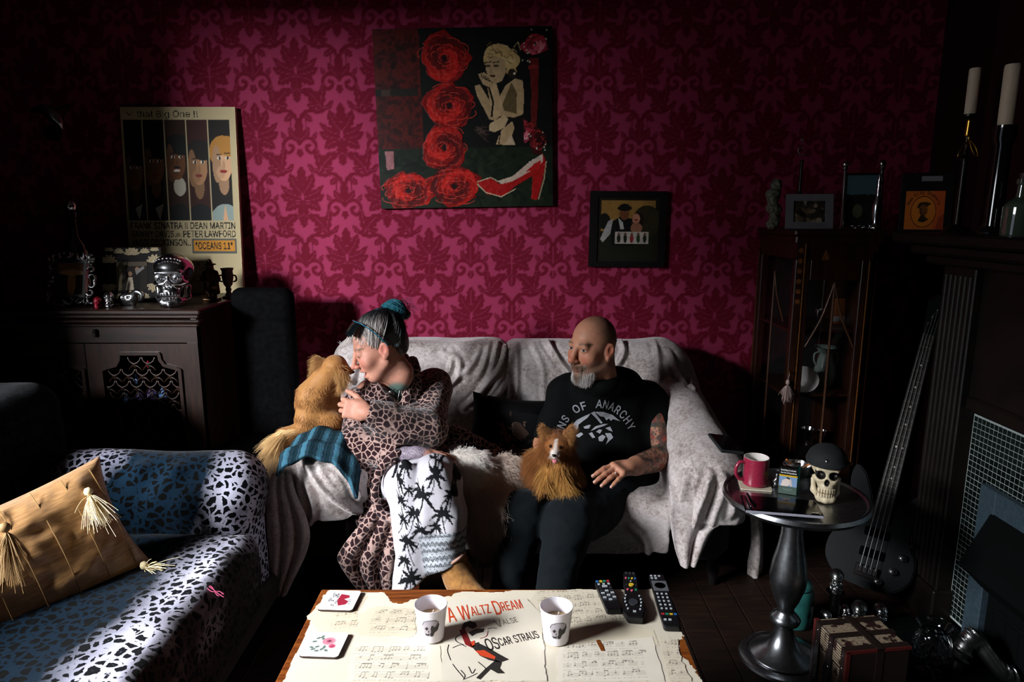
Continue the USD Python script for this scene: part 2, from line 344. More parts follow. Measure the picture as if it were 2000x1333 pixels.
# ================================================================ the room
def damask(X, Y):
    "cover of the dark motif (0..1); X, Y in drawing units, Y down, 780 x 1120 the repeat"
    m = np.zeros(X.shape); cut = np.zeros(X.shape)
    def leaf(a, b, w, n=4, bend=0.0, vein=1):
        a, b = vec(*a), vec(*b); ab = b - a; L = np.hypot(*ab); u = ab / L
        t = ((X_ - a[0]) * u[0] + (Y_ - a[1]) * u[1]) / L; s = -(X_ - a[0]) * u[1] + (Y_ - a[1]) * u[0] - bend * L * np.sin(np.pi * np.clip(t, 0, 1))
        tt = np.clip(t, 0, 1); hw = w * np.sqrt(np.sin(np.pi * tt ** .8) + 1e-9) * (.66 + .34 * np.abs(np.cos(n * np.pi * tt - .3)))
        np.maximum(m, np.clip((hw - np.abs(s)) / 5 + .5, 0, 1) * ((t > 0) & (t < 1)), out=m)
        if vein: np.maximum(cut, np.clip((4.5 - np.abs(s)) / 4, 0, 1) * ((t > .02) & (t < .8)), out=cut)
    def stroke(pts, w, beads=0):
        p = spline(np.array(pts, float), 40); d = np.full(X_.shape, 1e9); ti = np.zeros(X_.shape)
        for i, q in enumerate(p):
            e = np.hypot(X_ - q[0], Y_ - q[1]); ti = np.where(e < d, i / 39, ti); d = np.minimum(d, e)
        hw = w * (1 - .3 * np.abs(np.sin(beads * np.pi * ti))) if beads else w
        np.maximum(m, np.clip((hw - d) / 5 + .5, 0, 1), out=m)
    for dx in (-780, -390, 0, 390, 780):
        for dy in (-1120, -560, 0, 560, 1120):
            if (abs(dx) % 780 == 390) != (abs(dy) % 1120 == 560): continue
            for sg in (1, -1):
                X_ = (X - dx) * sg; Y_ = Y - dy
                if X_.max() < -30 or X_.min() > 440 or Y_.max() < 300 or Y_.min() > 1100: continue
                leaf((0, 670), (0, 465), 50, 3); leaf((6, 655), (92, 545), 34, 3, .12)
                stroke([(0, 690), (30, 655), (92, 640), (142, 680), (148, 735), (108, 772), (70, 750), (62, 718), (90, 704)], 17)
                leaf((120, 660), (165, 585), 24, 2); leaf((0, 735), (0, 812), 36, 2); leaf((140, 720), (175, 800), 22, 2)
                leaf((175, 940), (335, 765), 62, 4, -.08); leaf((180, 930), (140, 745), 44, 3, .05); leaf((200, 905), (305, 910), 34, 3, .1); leaf((170, 930), (62, 868), 26, 2, -.2)
                stroke([(88, 895), (140, 945), (210, 972), (280, 958), (345, 990), (382, 1062)], 22, 7)
                leaf((335, 1000), (262, 1052), 34, 3); stroke([(330, 1010), (318, 1080), (330, 1120)], 5)
                leaf((390, 500), (390, 330), 50, 3); leaf((388, 580), (282, 395), 54, 4, -.08); leaf((380, 610), (192, 505), 36, 4, -.1)
                leaf((382, 650), (186, 590), 52, 4, -.06); leaf((386, 665), (225, 730), 56, 4, .1); leaf((390, 640), (390, 800), 66, 3)
                leaf((390, 790), (390, 890), 42, 3); leaf((388, 770), (325, 812), 24, 2); stroke([(330, 560), (300, 600), (330, 640)], 14)
    return np.clip(m - .75 * cut, 0, 1)
_u, _v = np.meshgrid(np.arange(0, 780, 5.0), np.arange(0, 1120, 5.0))
DAM = damask(_u, _v)
def damask_at(x, z, o):
    "bilinear look-up; o: the wall point under a bouquet's heart"
    u = ((x - o[0]) * 1857 + 390) % 780 / 5; w = (-(z - o[1]) * 1857 + 600) % 1120 / 5
    i, j = w.astype(int), u.astype(int); a, b = w - i, u - j; i1, j1 = (i + 1) % DAM.shape[0], (j + 1) % DAM.shape[1]; i %= DAM.shape[0]; j %= DAM.shape[1]
    return (DAM[i, j] * (1 - a) * (1 - b) + DAM[i1, j] * a * (1 - b) + DAM[i, j1] * (1 - a) * b + DAM[i1, j1] * a * b)
PAPER, MOTIF = vec(.285, .030, .078), vec(.130, .007, .019)
M_('wallpaper', {'a': ('attribute', dict(attribute='col')), 'tc': ('texture_coordinate', {}), 'n': ('noise_texture', dict(scale=420, detail=2)), 'b': ('bump', dict(strength=.12, distance=.001)),
   'p': ('principled_bsdf', dict(roughness=.7, specular_ior_level=.04))}, [('a.color', 'p.base_color'), ('tc.object', 'n.vector'), ('n.fac', 'b.height'), ('b.normal', 'p.normal')])
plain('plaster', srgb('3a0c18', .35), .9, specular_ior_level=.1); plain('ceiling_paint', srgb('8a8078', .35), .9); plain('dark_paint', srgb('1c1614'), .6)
mottled('floor_wood', srgb('140a06'), srgb('22130b'), 6, .6, specular_ior_level=.2, stretch=(1, 8, 8))
BY = 3.5; RX = 2.08                                       # back wall, right wall of the alcove
_o = W(678, 501, BY); xs = np.arange(-2.66, RX + .001, .0068); zs = np.arange(.55, 2.76, .0068)
_gx, _gz = np.meshgrid(xs, zs); mk = damask_at(_gx, _gz, (_o[0], _o[2])).ravel()[:, None]
i, j = np.meshgrid(np.arange(len(zs) - 1), np.arange(len(xs) - 1), indexing='ij'); a = i * len(xs) + j
wv = np.stack([_gx, np.full_like(_gx, BY), _gz], -1).reshape(-1, 3); wf = np.stack([a, a + 1, a + len(xs) + 1, a + len(xs)], -1).reshape(-1, 4); wf = np.vstack([wf[:, [0, 1, 2]], wf[:, [0, 2, 3]]])
wc = PAPER * (1 - mk) + MOTIF * mk
bk = vf(box((-2.9, BY + .002, -.05), (2.3, BY + .15, 2.9)))
wv, wf = cat((wv, wf), bk); wc = np.vstack([wc, np.tile(PAPER * .6 + MOTIF * .4, (len(bk[0]), 1))])
solo('wall_back', None, None, (wv, wf), 'wallpaper', smooth=True, kind='structure', col=wc)
def st(name, m, mat): return solo(name, None, None, m, mat, 30, kind='structure')
st('baseboard_back', box((-2.62, BY - .018, 0), (RX, BY, .16), .004), 'dark_paint')
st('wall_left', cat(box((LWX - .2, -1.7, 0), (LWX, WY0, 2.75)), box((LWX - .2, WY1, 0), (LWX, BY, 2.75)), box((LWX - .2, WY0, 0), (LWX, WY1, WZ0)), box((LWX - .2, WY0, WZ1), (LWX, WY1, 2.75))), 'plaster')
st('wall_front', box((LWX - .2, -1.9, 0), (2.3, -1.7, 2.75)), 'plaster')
CBX = 1.66                                                # chimney breast
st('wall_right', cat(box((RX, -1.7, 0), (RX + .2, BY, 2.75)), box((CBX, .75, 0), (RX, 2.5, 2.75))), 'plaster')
st('ceiling', box((LWX - .2, -1.9, 2.75), (2.3, BY + .15, 2.85)), 'ceiling_paint')
fl = solo('floor', None, None, box((LWX - .2, -1.9, -.06), (2.3, BY + .1, -.012)), 'dark_paint', kind='structure')
for k in range(38):
    x0 = LWX + k * .125
    part(fl, 'floorboard', box((x0, -1.6, -.012), (x0 + .122, BY - .001, 0), .002), 'floor_wood')
# window, its frame, glass, and a curtain added to block light (left of the frame)
M_('pane_glass', {'t': ('transparent_bsdf', {}), 'g': ('glossy_bsdf', dict(roughness=.02)), 'm': ('mix_closure', dict(fac=.05))}, [('t.BSDF', 'm.closure1'), ('g.BSDF', 'm.closure2')], 'm.closure')
plain('white_gloss', srgb('d8d4cc'), .35); mottled('velvet_curtain', srgb('14080c'), srgb('22101a'), 20, .95)
wn = solo('window_1', None, None, cat(box((LWX - .12, WY0, WZ0), (LWX - .06, WY1, WZ0 + .05)), box((LWX - .12, WY0, WZ1 - .05), (LWX - .06, WY1, WZ1)), box((LWX - .12, WY0, WZ0), (LWX - .06, WY0 + .05, WZ1)), box((LWX - .12, WY1 - .05, WZ0), (LWX - .06, WY1, WZ1))), 'white_gloss', kind='structure')
part(wn, 'pane', box((LWX - .093, WY0 + .05, WZ0 + .05), (LWX - .089, WY1 - .05, WZ1 - .05)), 'pane_glass')
part(wn, 'sill', box((LWX - .06, WY0 - .06, WZ0 - .03), (LWX + .08, WY1 + .06, WZ0 + .005), .005), 'white_gloss')
def curtain(y0, y1, dx):
    f = lambda u, v: np.stack([LWX + dx * (.55 + .45 * np.sin(u * 26)) + .02 * np.sin(v * 5 + u * 9), y0 + (y1 - y0) * u, .05 + 2.5 * v], -1)
    return thicken(grid(f, 90, 14), .012)
st('added_curtain', curtain(1.2, 1.62, .205), 'velvet_curtain')  # unseen curtain, added to keep light off the back left corner
# ================================================================ cream sofa under two crushed velvet throws
M_('crushed_velvet', {'tc': ('texture_coordinate', {}), 'n': ('noise_texture', dict(scale=70, detail=8, roughness=.75, distortion=.5)), 'n2': ('noise_texture', dict(scale=7, detail=3)),
   'm': ('math', dict(math_type='multiply_add', value2=.34, value3=.08)), 'ad': ('math', dict(math_type='multiply_add', value2=.62)), 'r': ('rgb_ramp', dict(ramp=[(.40, srgb('5a4e4a')), (.48, srgb('94867f')), (.57, srgb('bdb1ad')), (.68, srgb('cfc6c4'))])),
   'b': ('bump', dict(strength=.5, distance=.006)), 'p': ('principled_bsdf', dict(roughness=.62, sheen_weight=.5, sheen_roughness=.35, sheen_tint=(1, .96, .96)))},
   [('tc.object', 'n.vector'), ('tc.object', 'n2.vector'), ('n2.fac', 'm.value1'), ('n.fac', 'ad.value1'), ('m.value', 'ad.value3'), ('ad.value', 'r.fac'), ('r.color', 'p.base_color'), ('n.fac', 'b.height'), ('b.normal', 'p.normal')])
plain('sofa_cloth', srgb('2c2422'), .9); plain('black_wood', srgb('0e0908'), .6, specular_ior_level=.15)
sf = thing('sofa', 'two-seat sofa hidden under pale crushed velvet throws in front of the red wall', 'sofa', (0, 2.9, 0))
part(sf, 'seat_base', box((-.58, 2.6, .1), (.62, 3.1, .33), .03), 'sofa_cloth', world=True)
part(sf, 'backrest', box((-.74, 3.2, .1), (.74, 3.4, .82), .05), 'sofa_cloth', world=True)
for x0, x1 in ((-.86, -.6), (.64, .88)): part(sf, 'armrest', box((x0, 2.52, .1), (x1, 3.3, .5), .05), 'sofa_cloth', world=True)
for x in (-.8, .82):
    for y in (2.56, 3.34): part(sf, 'leg', lathe([(.018, 0), (.028, .1)], 12, (x, y, 0)), 'black_wood', world=True)
def ridge(B, pts, r=.012, d=None, k=.022):
    q = spline([W(px, py, y) for px, py, y in pts], 3 * len(pts)); n = len(q)
    B.chain(q, r * (.45 + .55 * np.sin(np.pi * np.linspace(.08, .92, n))), k)
def wrinkle(m, amp, sc, seed):
    v, f = m; n = normals(v, f); return v + n * (amp * fbm(v, sc, seed))[:, None], f
def folds(m, specs, amp=.013, w=.011, deep=.10):
    "raises creases: each a pixel polyline lying at depth y on the cloth, optional sign"
    v, f = m; n = normals(v, f); out = np.zeros(len(v))
    for pts, y, s in specs:
        q = spline([W(a, b, y) for a, b in pts], 40)[:, [0, 2]]; k = np.flatnonzero((np.abs(v[:, 1] - y) < deep) & (n[:, 1] < .35)); d, i = cKDTree(q).query(v[k][:, [0, 2]]); t = i / 39.0
        out[k] += s * amp * np.exp(-(d / w) ** 2) * np.clip(np.minimum(t, 1 - t) * 7 + .15, 0, 1) - s * .45 * amp * np.exp(-((d - 2.1 * w) / w) ** 2)
    return v + n * out[:, None], f
from scipy.spatial import cKDTree
# left throw: over the left arm and the left half of the back
B = Blob(.0072, .05)
B.slab((-.42, 3.27, .58), (.42, .125, .305), .085); B.slab((-.30, 2.85, .225), (.33, .31, .15), .05)
B.cone((-.727, 2.55, .46), (-.75, 3.25, .60), .158, .155, .06); B.slab((-.727, 2.78, .36), (.168, .36, .22), .10)
B.slab((-.74, 3.25, .6), (.10, .12, .27), .09, k=.09)
B.slab((-.3, 2.8, -.04), (.9, .9, .20), .005, k=.01, sub=True); B.slab((-.74, 2.5, .1), (.3, .42, .235), .005, rot(0, -3, 0), .01, True)
FL = [([(1000, 670), (1002, 730), (1003, 800)], 3.14, 1), ([(990, 672), (976, 720), (938, 768), (905, 800)], 3.14, 1.3), ([(972, 674), (956, 735), (922, 788)], 3.14, .8), ([(880, 688), (898, 708), (893, 735), (874, 760)], 3.14, 1), ([(864, 690), (882, 702), (872, 738)], 3.14, .7), ([(942, 678), (915, 722), (880, 748)], 3.14, .7), ([(997, 745), (972, 778), (945, 805)], 3.14, 1), ([(955, 672), (945, 715), (930, 740)], 3.14, .8), ([(700, 700), (692, 745), (682, 790)], 3.14, 1), ([(716, 700), (714, 750)], 3.14, .8),
      ([(556, 900), (550, 960), (560, 1030)], 2.41, 1.4), ([(588, 903), (640, 960), (698, 1015)], 2.41, 1.8), ([(640, 896), (680, 932), (704, 990)], 2.41, 1.4), ([(600, 935), (616, 990), (600, 1035)], 2.41, 1.0), ([(572, 910), (575, 970), (590, 1030)], 2.41, -.9), ([(610, 905), (668, 975), (700, 1010)], 2.41, .8)]
solo('throw', 'pale crushed velvet throw over the left arm and left half of the sofa', 'throw', folds(wrinkle(B.mesh(), .012, 7, 3), FL), 'crushed_velvet', True)
# its long corner hanging down outside the left arm
def hang(pxs, y0, thick=.006, n=40, mm=26, amp=.012, fr=3.0):
    "a hanging flap between a left and a right pixel edge, top to bottom"
    L = spline([W(a[0], a[1], y0) for a in pxs[0]], n); R = spline([W(a[0], a[1], y0) for a in pxs[1]], n)
    def f(u, v):
        i = (v * (n - 1)).astype(int); P = L[i] * (1 - u[..., None]) + R[i] * u[..., None]
        P[..., 1] += .05 * np.clip(1 - v * 5, 0, 1) ** 2; P[..., 1] += amp * np.sin(u * 2 * math.pi * fr + 1) * (.3 + .7 * v) + .006 * fbm(P, 9); return P
    return thicken(grid(f, mm, n), thick)
# right throw: right half of the back, right seat and arm
B = Blob(.0072, .05)
B.slab((.37, 3.27, .58), (.43, .122, .30), .085); B.slab((.30, 2.85, .225), (.36, .31, .15), .05)
B.cone((.785, 2.56, .455), (.745, 3.2, .665), .150, .13, .07); B.slab((.775, 2.80, .34), (.15, .36, .2), .10); B.slab((.74, 3.22, .62), (.10, .13, .23), .09, k=.1)
B.slab((.37, 2.60, .215), (.32, .10, .15), .06)
B.slab((.3, 2.8, -.04), (.36, .9, .20), .005, k=.01, sub=True); B.slab((.85, 2.6, .07), (.235, .5, .235), .005, rot(0, 4, 0), .01, True)
FR = [([(1068, 670), (1088, 698), (1120, 738)], 3.14, 1.4), ([(1008, 674), (1010, 740), (1008, 800)], 3.14, .8), ([(1040, 676), (1060, 720), (1062, 780)], 3.14, .5), ([(1216, 666), (1220, 690), (1204, 716)], 3.14, 1.3), ([(1283, 672), (1283, 740)], 3.14, 1), ([(1310, 690), (1322, 725), (1338, 765)], 3.10, 1), ([(1348, 745), (1330, 768), (1312, 788)], 3.05, 1),
      ([(1388, 925), (1366, 990), (1352, 1060)], 2.43, 1.8), ([(1404, 935), (1388, 990), (1380, 1030)], 2.43, -1.4), ([(1434, 940), (1430, 1012)], 2.43, 1.0), ([(1340, 930), (1330, 990), (1326, 1050)], 2.46, 1), ([(1230, 1030), (1260, 1060), (1270, 1100)], 2.5, .8)]
solo('throw', 'pale crushed velvet throw over the right arm and seat of the sofa', 'throw', folds(wrinkle(B.mesh(), .012, 7, 11), FR), 'crushed_velvet', True)
tl = solo('throw_corner', 'brownish hanging corner of velvet trailing down beside the left sofa arm', 'cloth', hang(([(523, 935), (520, 1000), (524, 1090), (530, 1163)], [(560, 935), (596, 1010), (600, 1068), (556, 1163)]), 2.385), 'crushed_velvet', True)
solo('throw_corner', 'narrow strip of velvet hanging below the silver side table', 'cloth', hang(([(1466, 985), (1468, 1060), (1462, 1100), (1461, 1143)], [(1490, 985), (1492, 1070), (1491, 1115), (1478, 1145)]), 2.62, amp=.02, fr=1.2), 'crushed_velvet', True)
solo('throw_corner', 'folded velvet hem flaring from the front of the right sofa arm', 'cloth', hang(([(1312, 960), (1310, 1020), (1318, 1070), (1330, 1108)], [(1452, 960), (1452, 1008), (1400, 1030), (1362, 1104)]), 2.455, amp=.014, fr=2.2), 'crushed_velvet', True)

# ================================================================ leopard sofa at the left
def leopard(name, scale, stops, dist=.03, bands=None, rough=.75, sheen=.3, feature='f1', na=.3):
    n = {'tc': ('texture_coordinate', {}), 'nz': ('noise_texture', dict(scale=scale * .9, detail=2)), 'mx': ('mix_vector', dict(fac=dist)), 'v': ('voronoi_texture', dict(scale=scale, feature=feature)), 'n2': ('noise_texture', dict(scale=scale * 1.7, detail=2)),
         'a': ('math', dict(math_type='multiply_add', value2=na)), 'r': ('rgb_ramp', dict(ramp=stops)), 'p': ('principled_bsdf', dict(roughness=rough, sheen_weight=sheen, specular_ior_level=.04))}
    l = [('tc.object', 'nz.vector'), ('tc.object', 'mx.a'), ('nz.color', 'mx.b'), ('mx.result', 'v.vector'), ('tc.object', 'n2.vector'), ('n2.fac', 'a.value1'), ('v.distance', 'a.value3'), ('a.value', 'r.fac')]
    out = 'r.color'
    if bands:                         # broad dyed bands across the cloth, with shade painted in at both ends
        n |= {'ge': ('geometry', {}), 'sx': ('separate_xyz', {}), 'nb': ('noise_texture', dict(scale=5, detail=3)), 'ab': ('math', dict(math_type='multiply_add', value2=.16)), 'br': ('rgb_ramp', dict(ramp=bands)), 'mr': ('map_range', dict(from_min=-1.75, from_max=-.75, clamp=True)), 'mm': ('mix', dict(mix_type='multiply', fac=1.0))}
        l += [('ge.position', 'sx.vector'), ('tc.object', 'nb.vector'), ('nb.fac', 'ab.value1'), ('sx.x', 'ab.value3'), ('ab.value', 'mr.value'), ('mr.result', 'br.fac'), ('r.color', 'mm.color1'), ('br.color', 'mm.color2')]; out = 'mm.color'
    return M_(name, n, l + [(out, 'p.base_color')])
_w, _k, _m = srgb('bcbac6'), srgb('05070c'), srgb('6f7688')
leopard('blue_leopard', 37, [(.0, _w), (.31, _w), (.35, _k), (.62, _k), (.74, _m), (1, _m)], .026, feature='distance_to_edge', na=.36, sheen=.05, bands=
        [(0, srgb('151f26')), (.20, srgb('151f26')), (.25, srgb('10262f')), (.33, (.9, .9, 1)), (.40, (.9, .9, 1)), (.49, srgb('0f2f40')), (.76, srgb('0b2432')), (.875, (.95, .95, 1)), (.915, (.95, .95, 1)), (.97, srgb('4a423e')), (1, srgb('3a3430'))])  # outermost stops paint shade onto the backrest and the side face
ls = thing('leopard_sofa', 'blue and white leopard print sofa with a rolled arm at the lower left', 'sofa', (-1.3, 1.5, 0))
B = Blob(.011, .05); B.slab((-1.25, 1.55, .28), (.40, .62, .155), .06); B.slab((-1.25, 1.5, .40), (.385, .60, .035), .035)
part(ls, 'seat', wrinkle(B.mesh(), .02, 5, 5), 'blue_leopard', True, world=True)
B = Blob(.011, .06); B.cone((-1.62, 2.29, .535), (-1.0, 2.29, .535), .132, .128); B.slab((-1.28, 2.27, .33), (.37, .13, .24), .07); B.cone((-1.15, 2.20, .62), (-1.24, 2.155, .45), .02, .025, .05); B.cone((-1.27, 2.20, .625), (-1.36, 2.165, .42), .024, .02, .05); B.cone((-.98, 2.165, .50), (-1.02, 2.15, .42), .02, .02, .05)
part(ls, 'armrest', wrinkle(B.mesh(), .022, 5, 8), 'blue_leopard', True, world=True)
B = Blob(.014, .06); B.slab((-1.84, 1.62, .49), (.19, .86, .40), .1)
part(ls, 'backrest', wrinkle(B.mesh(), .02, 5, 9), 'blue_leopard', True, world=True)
part(ls, 'base', box((-1.9, .95, .06), (-.88, 2.38, .16), .02), 'sofa_cloth', world=True)
for x in (-1.86, -.92):
    for y in (1.0, 2.33): part(ls, 'leg', lathe([(.02, 0), (.03, .07)], 12, (x, y, 0)), 'black_wood', world=True)
# gold cushion with tassels
mottled('gold_satin', srgb('8a6236'), srgb('a87c4a'), 30, .42, bump=.25, sheen_weight=.3, stretch=(1, 1, 6)); plain('tassel_cord', srgb('e2cfa2'), .7); plain('gold_cord', srgb('8a6a3c'), .7)
def pillow(w, h, t, n=44, puff=.55, seed=0, wr=.006, ax=None):
    "a stuffed cushion in local xz, thin in y: two sheets meeting at the seam"
    def side(sg):
        def f(u, v):
            a, b = u * 2 - 1, v * 2 - 1; e = np.clip(1 - np.abs(a) ** 2.4, 0, 1) ** puff * np.clip(1 - np.abs(b) ** 2.4, 0, 1) ** puff
            pin = 1 - .09 * (1 - np.abs(a)) * 0; x = a * w / 2 * (1 - .10 * (1 - b * b)); z = b * h / 2 * (1 - .10 * (1 - a * a))
            P = np.stack([x, sg * t / 2 * e, z], -1); P[..., 1] += sg * e ** .5 * wr * 2.4 * fbm(P + sg * 3, 9, seed); return P
        m = grid(f, n, n); return m if sg < 0 else (m[0], m[1][:, ::-1])
    return cat(side(-1), side(1))
RG = rot(0, 0, 48) @ rot(-24, 0, 0) @ rot(0, -11, 0); CG = vec(-1.36, 1.74, .545)
gc = thing('cushion', 'gold satin cushion with cream tassels on the leopard sofa', 'cushion', CG, RG)
B_ = pillow(.58, .37, .18, 60, .5, 4, .03)
part(gc, 'cover', B_, 'gold_satin', True)
for k in range(7):
    x = -.24 + .08 * k; part(gc, 'seam', tube([(x, -.09 * (1 - (z / .2) ** 2) ** .5 * (1 - (x / .29) ** 2) ** .5 - .004, z) for z in np.linspace(-.15, .16, 14)], .0016, 5), 'gold_cord')
rg = np.random.default_rng(5)
def tassel(parent, p, dirn, L=.07, n=90, spread=.022, mat='tassel_cord', knob=.012):
    "a cord knot with threads; parent coordinates"
    k = part(parent, 'tassel', lathe([(.003, .0), (knob, .006), (knob, .016), (.006, .024)], 12, p, None), mat, True); d = unit(dirn)
    e = rg.normal(size=(n, 3)) * spread; s = []
    for q in e:
        t = np.linspace(0, 1, 5)[:, None]; s.append(p + d * L * t * (.75 + .25 * rg.random()) + q * t ** .8 + vec(0, 0, -.012) * t ** 2)
    curves(k, 'threads', np.array(s), np.linspace(.0022, .0012, 5), mat)
Ri = RG.T
tassel(gc, Ri @ (W(176, 968, 1.86) - CG), Ri @ vec(.45, -.35, -.55), .075, 140, .022); tassel(gc, Ri @ (W(285, 1112, 1.88) - CG), Ri @ vec(.95, -.05, .02), .05, 120, .018); tassel(gc, Ri @ (W(14, 1040, 1.52) - CG), Ri @ vec(.05, -.2, -.9), .10, 120, .02, 'gold_cord')
plain('pink_thread', srgb('a83a5c'), .7)
pp = [W(370 + 5 * k, 1132 + 3 * k + 5 * math.sin(k * 1.3), 1.9) for k in range(14)]
_t = solo('pink_thread', 'tangle of thin pink thread lying on the leopard seat', 'thread', cat(*[tube([WZ(365 + a, 1128 + .5 * a + o * math.sin(a / f), .437) for a in np.linspace(0, 72, 40)], .0013, 5) for o, f in ((4, 6), (6, 4.3), (3, 9))]), 'pink_thread', True)
# ================================================================ coffee table papered with sheet music
TZ = .465; TL, TR_ = vec(-.543, 1.80, TZ), vec(.437, 1.815, TZ)
mottled('table_wood', srgb('5a2a0e'), srgb('8a4a1a'), 14, .35, stretch=(1, 9, 9))
printed('paper_print', .55, coat_weight=.25, coat_roughness=.35)
ct = thing('coffee_table', 'wooden coffee table papered with torn sheet music in front of the sofa', 'table', (-.05, 1.45, 0))
part(ct, 'tabletop', box((-.531, 1.10, TZ - .028), (.428, 1.738, TZ), .004), 'table_wood', world=True)
part(ct, 'apron', box((-.50, 1.13, TZ - .11), (.40, 1.70, TZ - .028)), 'table_wood', world=True)
for x in (-.49, .39):
    for y in (1.16, 1.68): part(ct, 'leg', box((x - .025, y - .025, 0), (x + .025, y + .025, TZ - .03), .004), 'table_wood', world=True)
_rp = np.random.default_rng(3); CREAM = srgb('ddd2bc')
def q2(px, py): p = WZ(px, py, TZ); return p[0], p[1]
def torn(pts, rough=.004, n=10, seed=0):
    r = np.random.default_rng(seed); out = []
    for i in range(len(pts)):
        a, b = vec(*pts[i]), vec(*pts[(i + 1) % len(pts)])
        for k in range(n): out.append(a + (b - a) * k / n + r.normal(size=2) * rough * (0 if k == 0 else 1))
    return Polygon(out).buffer(0)
base_pts = [q2(631, 1162), q2(700, 1157), q2(752, 1158), q2(762, 1175), q2(782, 1180), q2(806, 1171), q2(818, 1169), q2(858, 1169), q2(884, 1162), q2(902, 1156), q2(965, 1158), q2(1010, 1153), q2(1190, 1152), q2(1296, 1151), q2(1332, 1228), q2(1338, 1246), q2(1324, 1256), q2(1330, 1270), q2(1328, 1280), q2(1344, 1290), q2(1352, 1300), q2(1372, 1330), (.424, 1.11), (-.526, 1.11), q2(556, 1325)]
def paper(name, poly, z, col, staves=(), seed=0, ang=0, lab=None, dx=.0016):
    "one pasted sheet: fine grid cut to its outline, its notes in vertex colours"
    x0, y0, x1, y1 = poly.bounds; P = Print(x1 - x0, y1 - y0, int((x1 - x0) / dx), col); P.X += x0; P.Y += y0; P.x0, P.y0 = x0, y0
    P.noise(.10, 9, seed); r = np.random.default_rng(seed + 50); ca, sa = math.cos(math.radians(ang)), math.sin(math.radians(ang))
    ink = srgb('5a5348')
    for (sx, sy, L) in staves:          # a staff with its notes: origin, length
        sl = P.win(sx - .012, sy - .02, sx + L * ca + .012, sy + L * abs(sa) + .03); X, Y = P.X[sl], P.Y[sl]; u = (X - sx) * ca + (Y - sy) * sa; v = -(X - sx) * sa + (Y - sy) * ca; on = (u > 0) & (u < L); dot = np.zeros(u.shape); stem = np.zeros(u.shape)
        for k in range(5): P.put(on & (np.abs(v - k * .0032) < .0006), ink, .30, sl)
        t = 0.012
        while t < L - .004:
            g = r.integers(1, 5); s0 = t; yy = r.random() * .011
            for _ in range(g):
                yy = np.clip(yy + r.normal() * .003, -.002, .014); dot[((u - t) / .0023) ** 2 + ((v - yy) / .0018) ** 2 < 1] = 1
                stem[(np.abs(u - t - .0017) < .0006) & (v > yy) & (v < .018)] = 1; t += .0075
            if g > 1: dot[(u > s0 + .001) & (u < t - .005) & (np.abs(v - .018) < .0012)] = 1
            t += .004 + .012 * r.random()
        P.put(stem, ink, .6, sl); P.put(dot, ink, .85, sl); P.put(on & (np.abs(v + .009) < .0013) & (np.sin(u * 900 + 3 * np.sin(u * 170)) > .1), ink, .35, sl)
    (v, f), c = P.mesh(); v[:, 2] = z
    keep = shapely.contains_xy(poly, v[:, 0], v[:, 1]); f = f[keep[f].all(1)]; idx = np.unique(f); mp = np.full(len(v), -1); mp[idx] = np.arange(len(idx))
    part(ct, name, (v[idx], mp[f]), 'paper_print', True, label=lab, world=True, col=c[idx])
    return P
Z0 = TZ + .0004
paper('music_sheet', torn(base_pts, .0025, 6, 1), Z0, CREAM, [(-.43, 1.13 + .048 * k, .30) for k in range(5)] + [(.20, 1.12 + .05 * k, .22) for k in range(3)], 1, 0, dx=.0022)
def sheet(pix, col, st_, seed, ang=0, rough=.002, lift=1):
    paper('music_sheet', torn([q2(*p) for p in pix], rough, 6, seed), Z0 + .0003 * lift, srgb(col), st_, seed, ang)
sheet([(598, 1205), (622, 1235), (700, 1236), (698, 1200), (720, 1165), (640, 1162)], 'd9c7ae', [(q2(645, 1225)[0], q2(645, 1225)[1], .12), (q2(650, 1205)[0], q2(650, 1205)[1], .12)], 2, 8)
sheet([(700, 1243), (800, 1247), (812, 1240), (812, 1190), (735, 1185), (700, 1200)], 'd8cbb2', [(q2(722, 1232)[0], q2(722, 1232)[1], .15), (q2(724, 1215)[0], q2(724, 1215)[1], .15), (q2(732, 1200)[0], q2(732, 1200)[1], .13)], 3, -2, lift=2)
sheet([(1035, 1225), (1060, 1240), (1240, 1210), (1262, 1180), (1225, 1153), (1045, 1156), (1030, 1190)], 'd9cdb6', [(q2(1050, 1222 - 15 * k)[0], q2(1050, 1222 - 15 * k)[1], .26) for k in range(5)], 4, 7, lift=3)
sheet([(1115, 1236), (1112, 1275), (1290, 1262), (1278, 1232), (1230, 1222)], 'ddd0b6', [], 5, 4, lift=2)
sheet([(1090, 1333), (1086, 1290), (1095, 1262), (1275, 1245), (1300, 1333)], 'e2d8c6', [(q2(1100, 1325 - 19 * k)[0], q2(1100, 1325 - 19 * k)[1], .19) for k in range(4)], 6, 3, lift=4)
sheet([(1286, 1246), (1325, 1250), (1332, 1285), (1352, 1333), (1306, 1333)], 'dccfb8', [(q2(1292 + 4 * k, 1262 + 20 * k)[0], q2(1292 + 4 * k, 1262 + 20 * k)[1], .05) for k in range(4)], 7, 2, lift=5)
sheet([(680, 1333), (690, 1255), (860, 1262), (872, 1333)], 'e0d6c2', [(q2(692, 1325 - 17 * k)[0], q2(692, 1325 - 17 * k)[1], .17) for k in range(4)], 8, 0, lift=3)
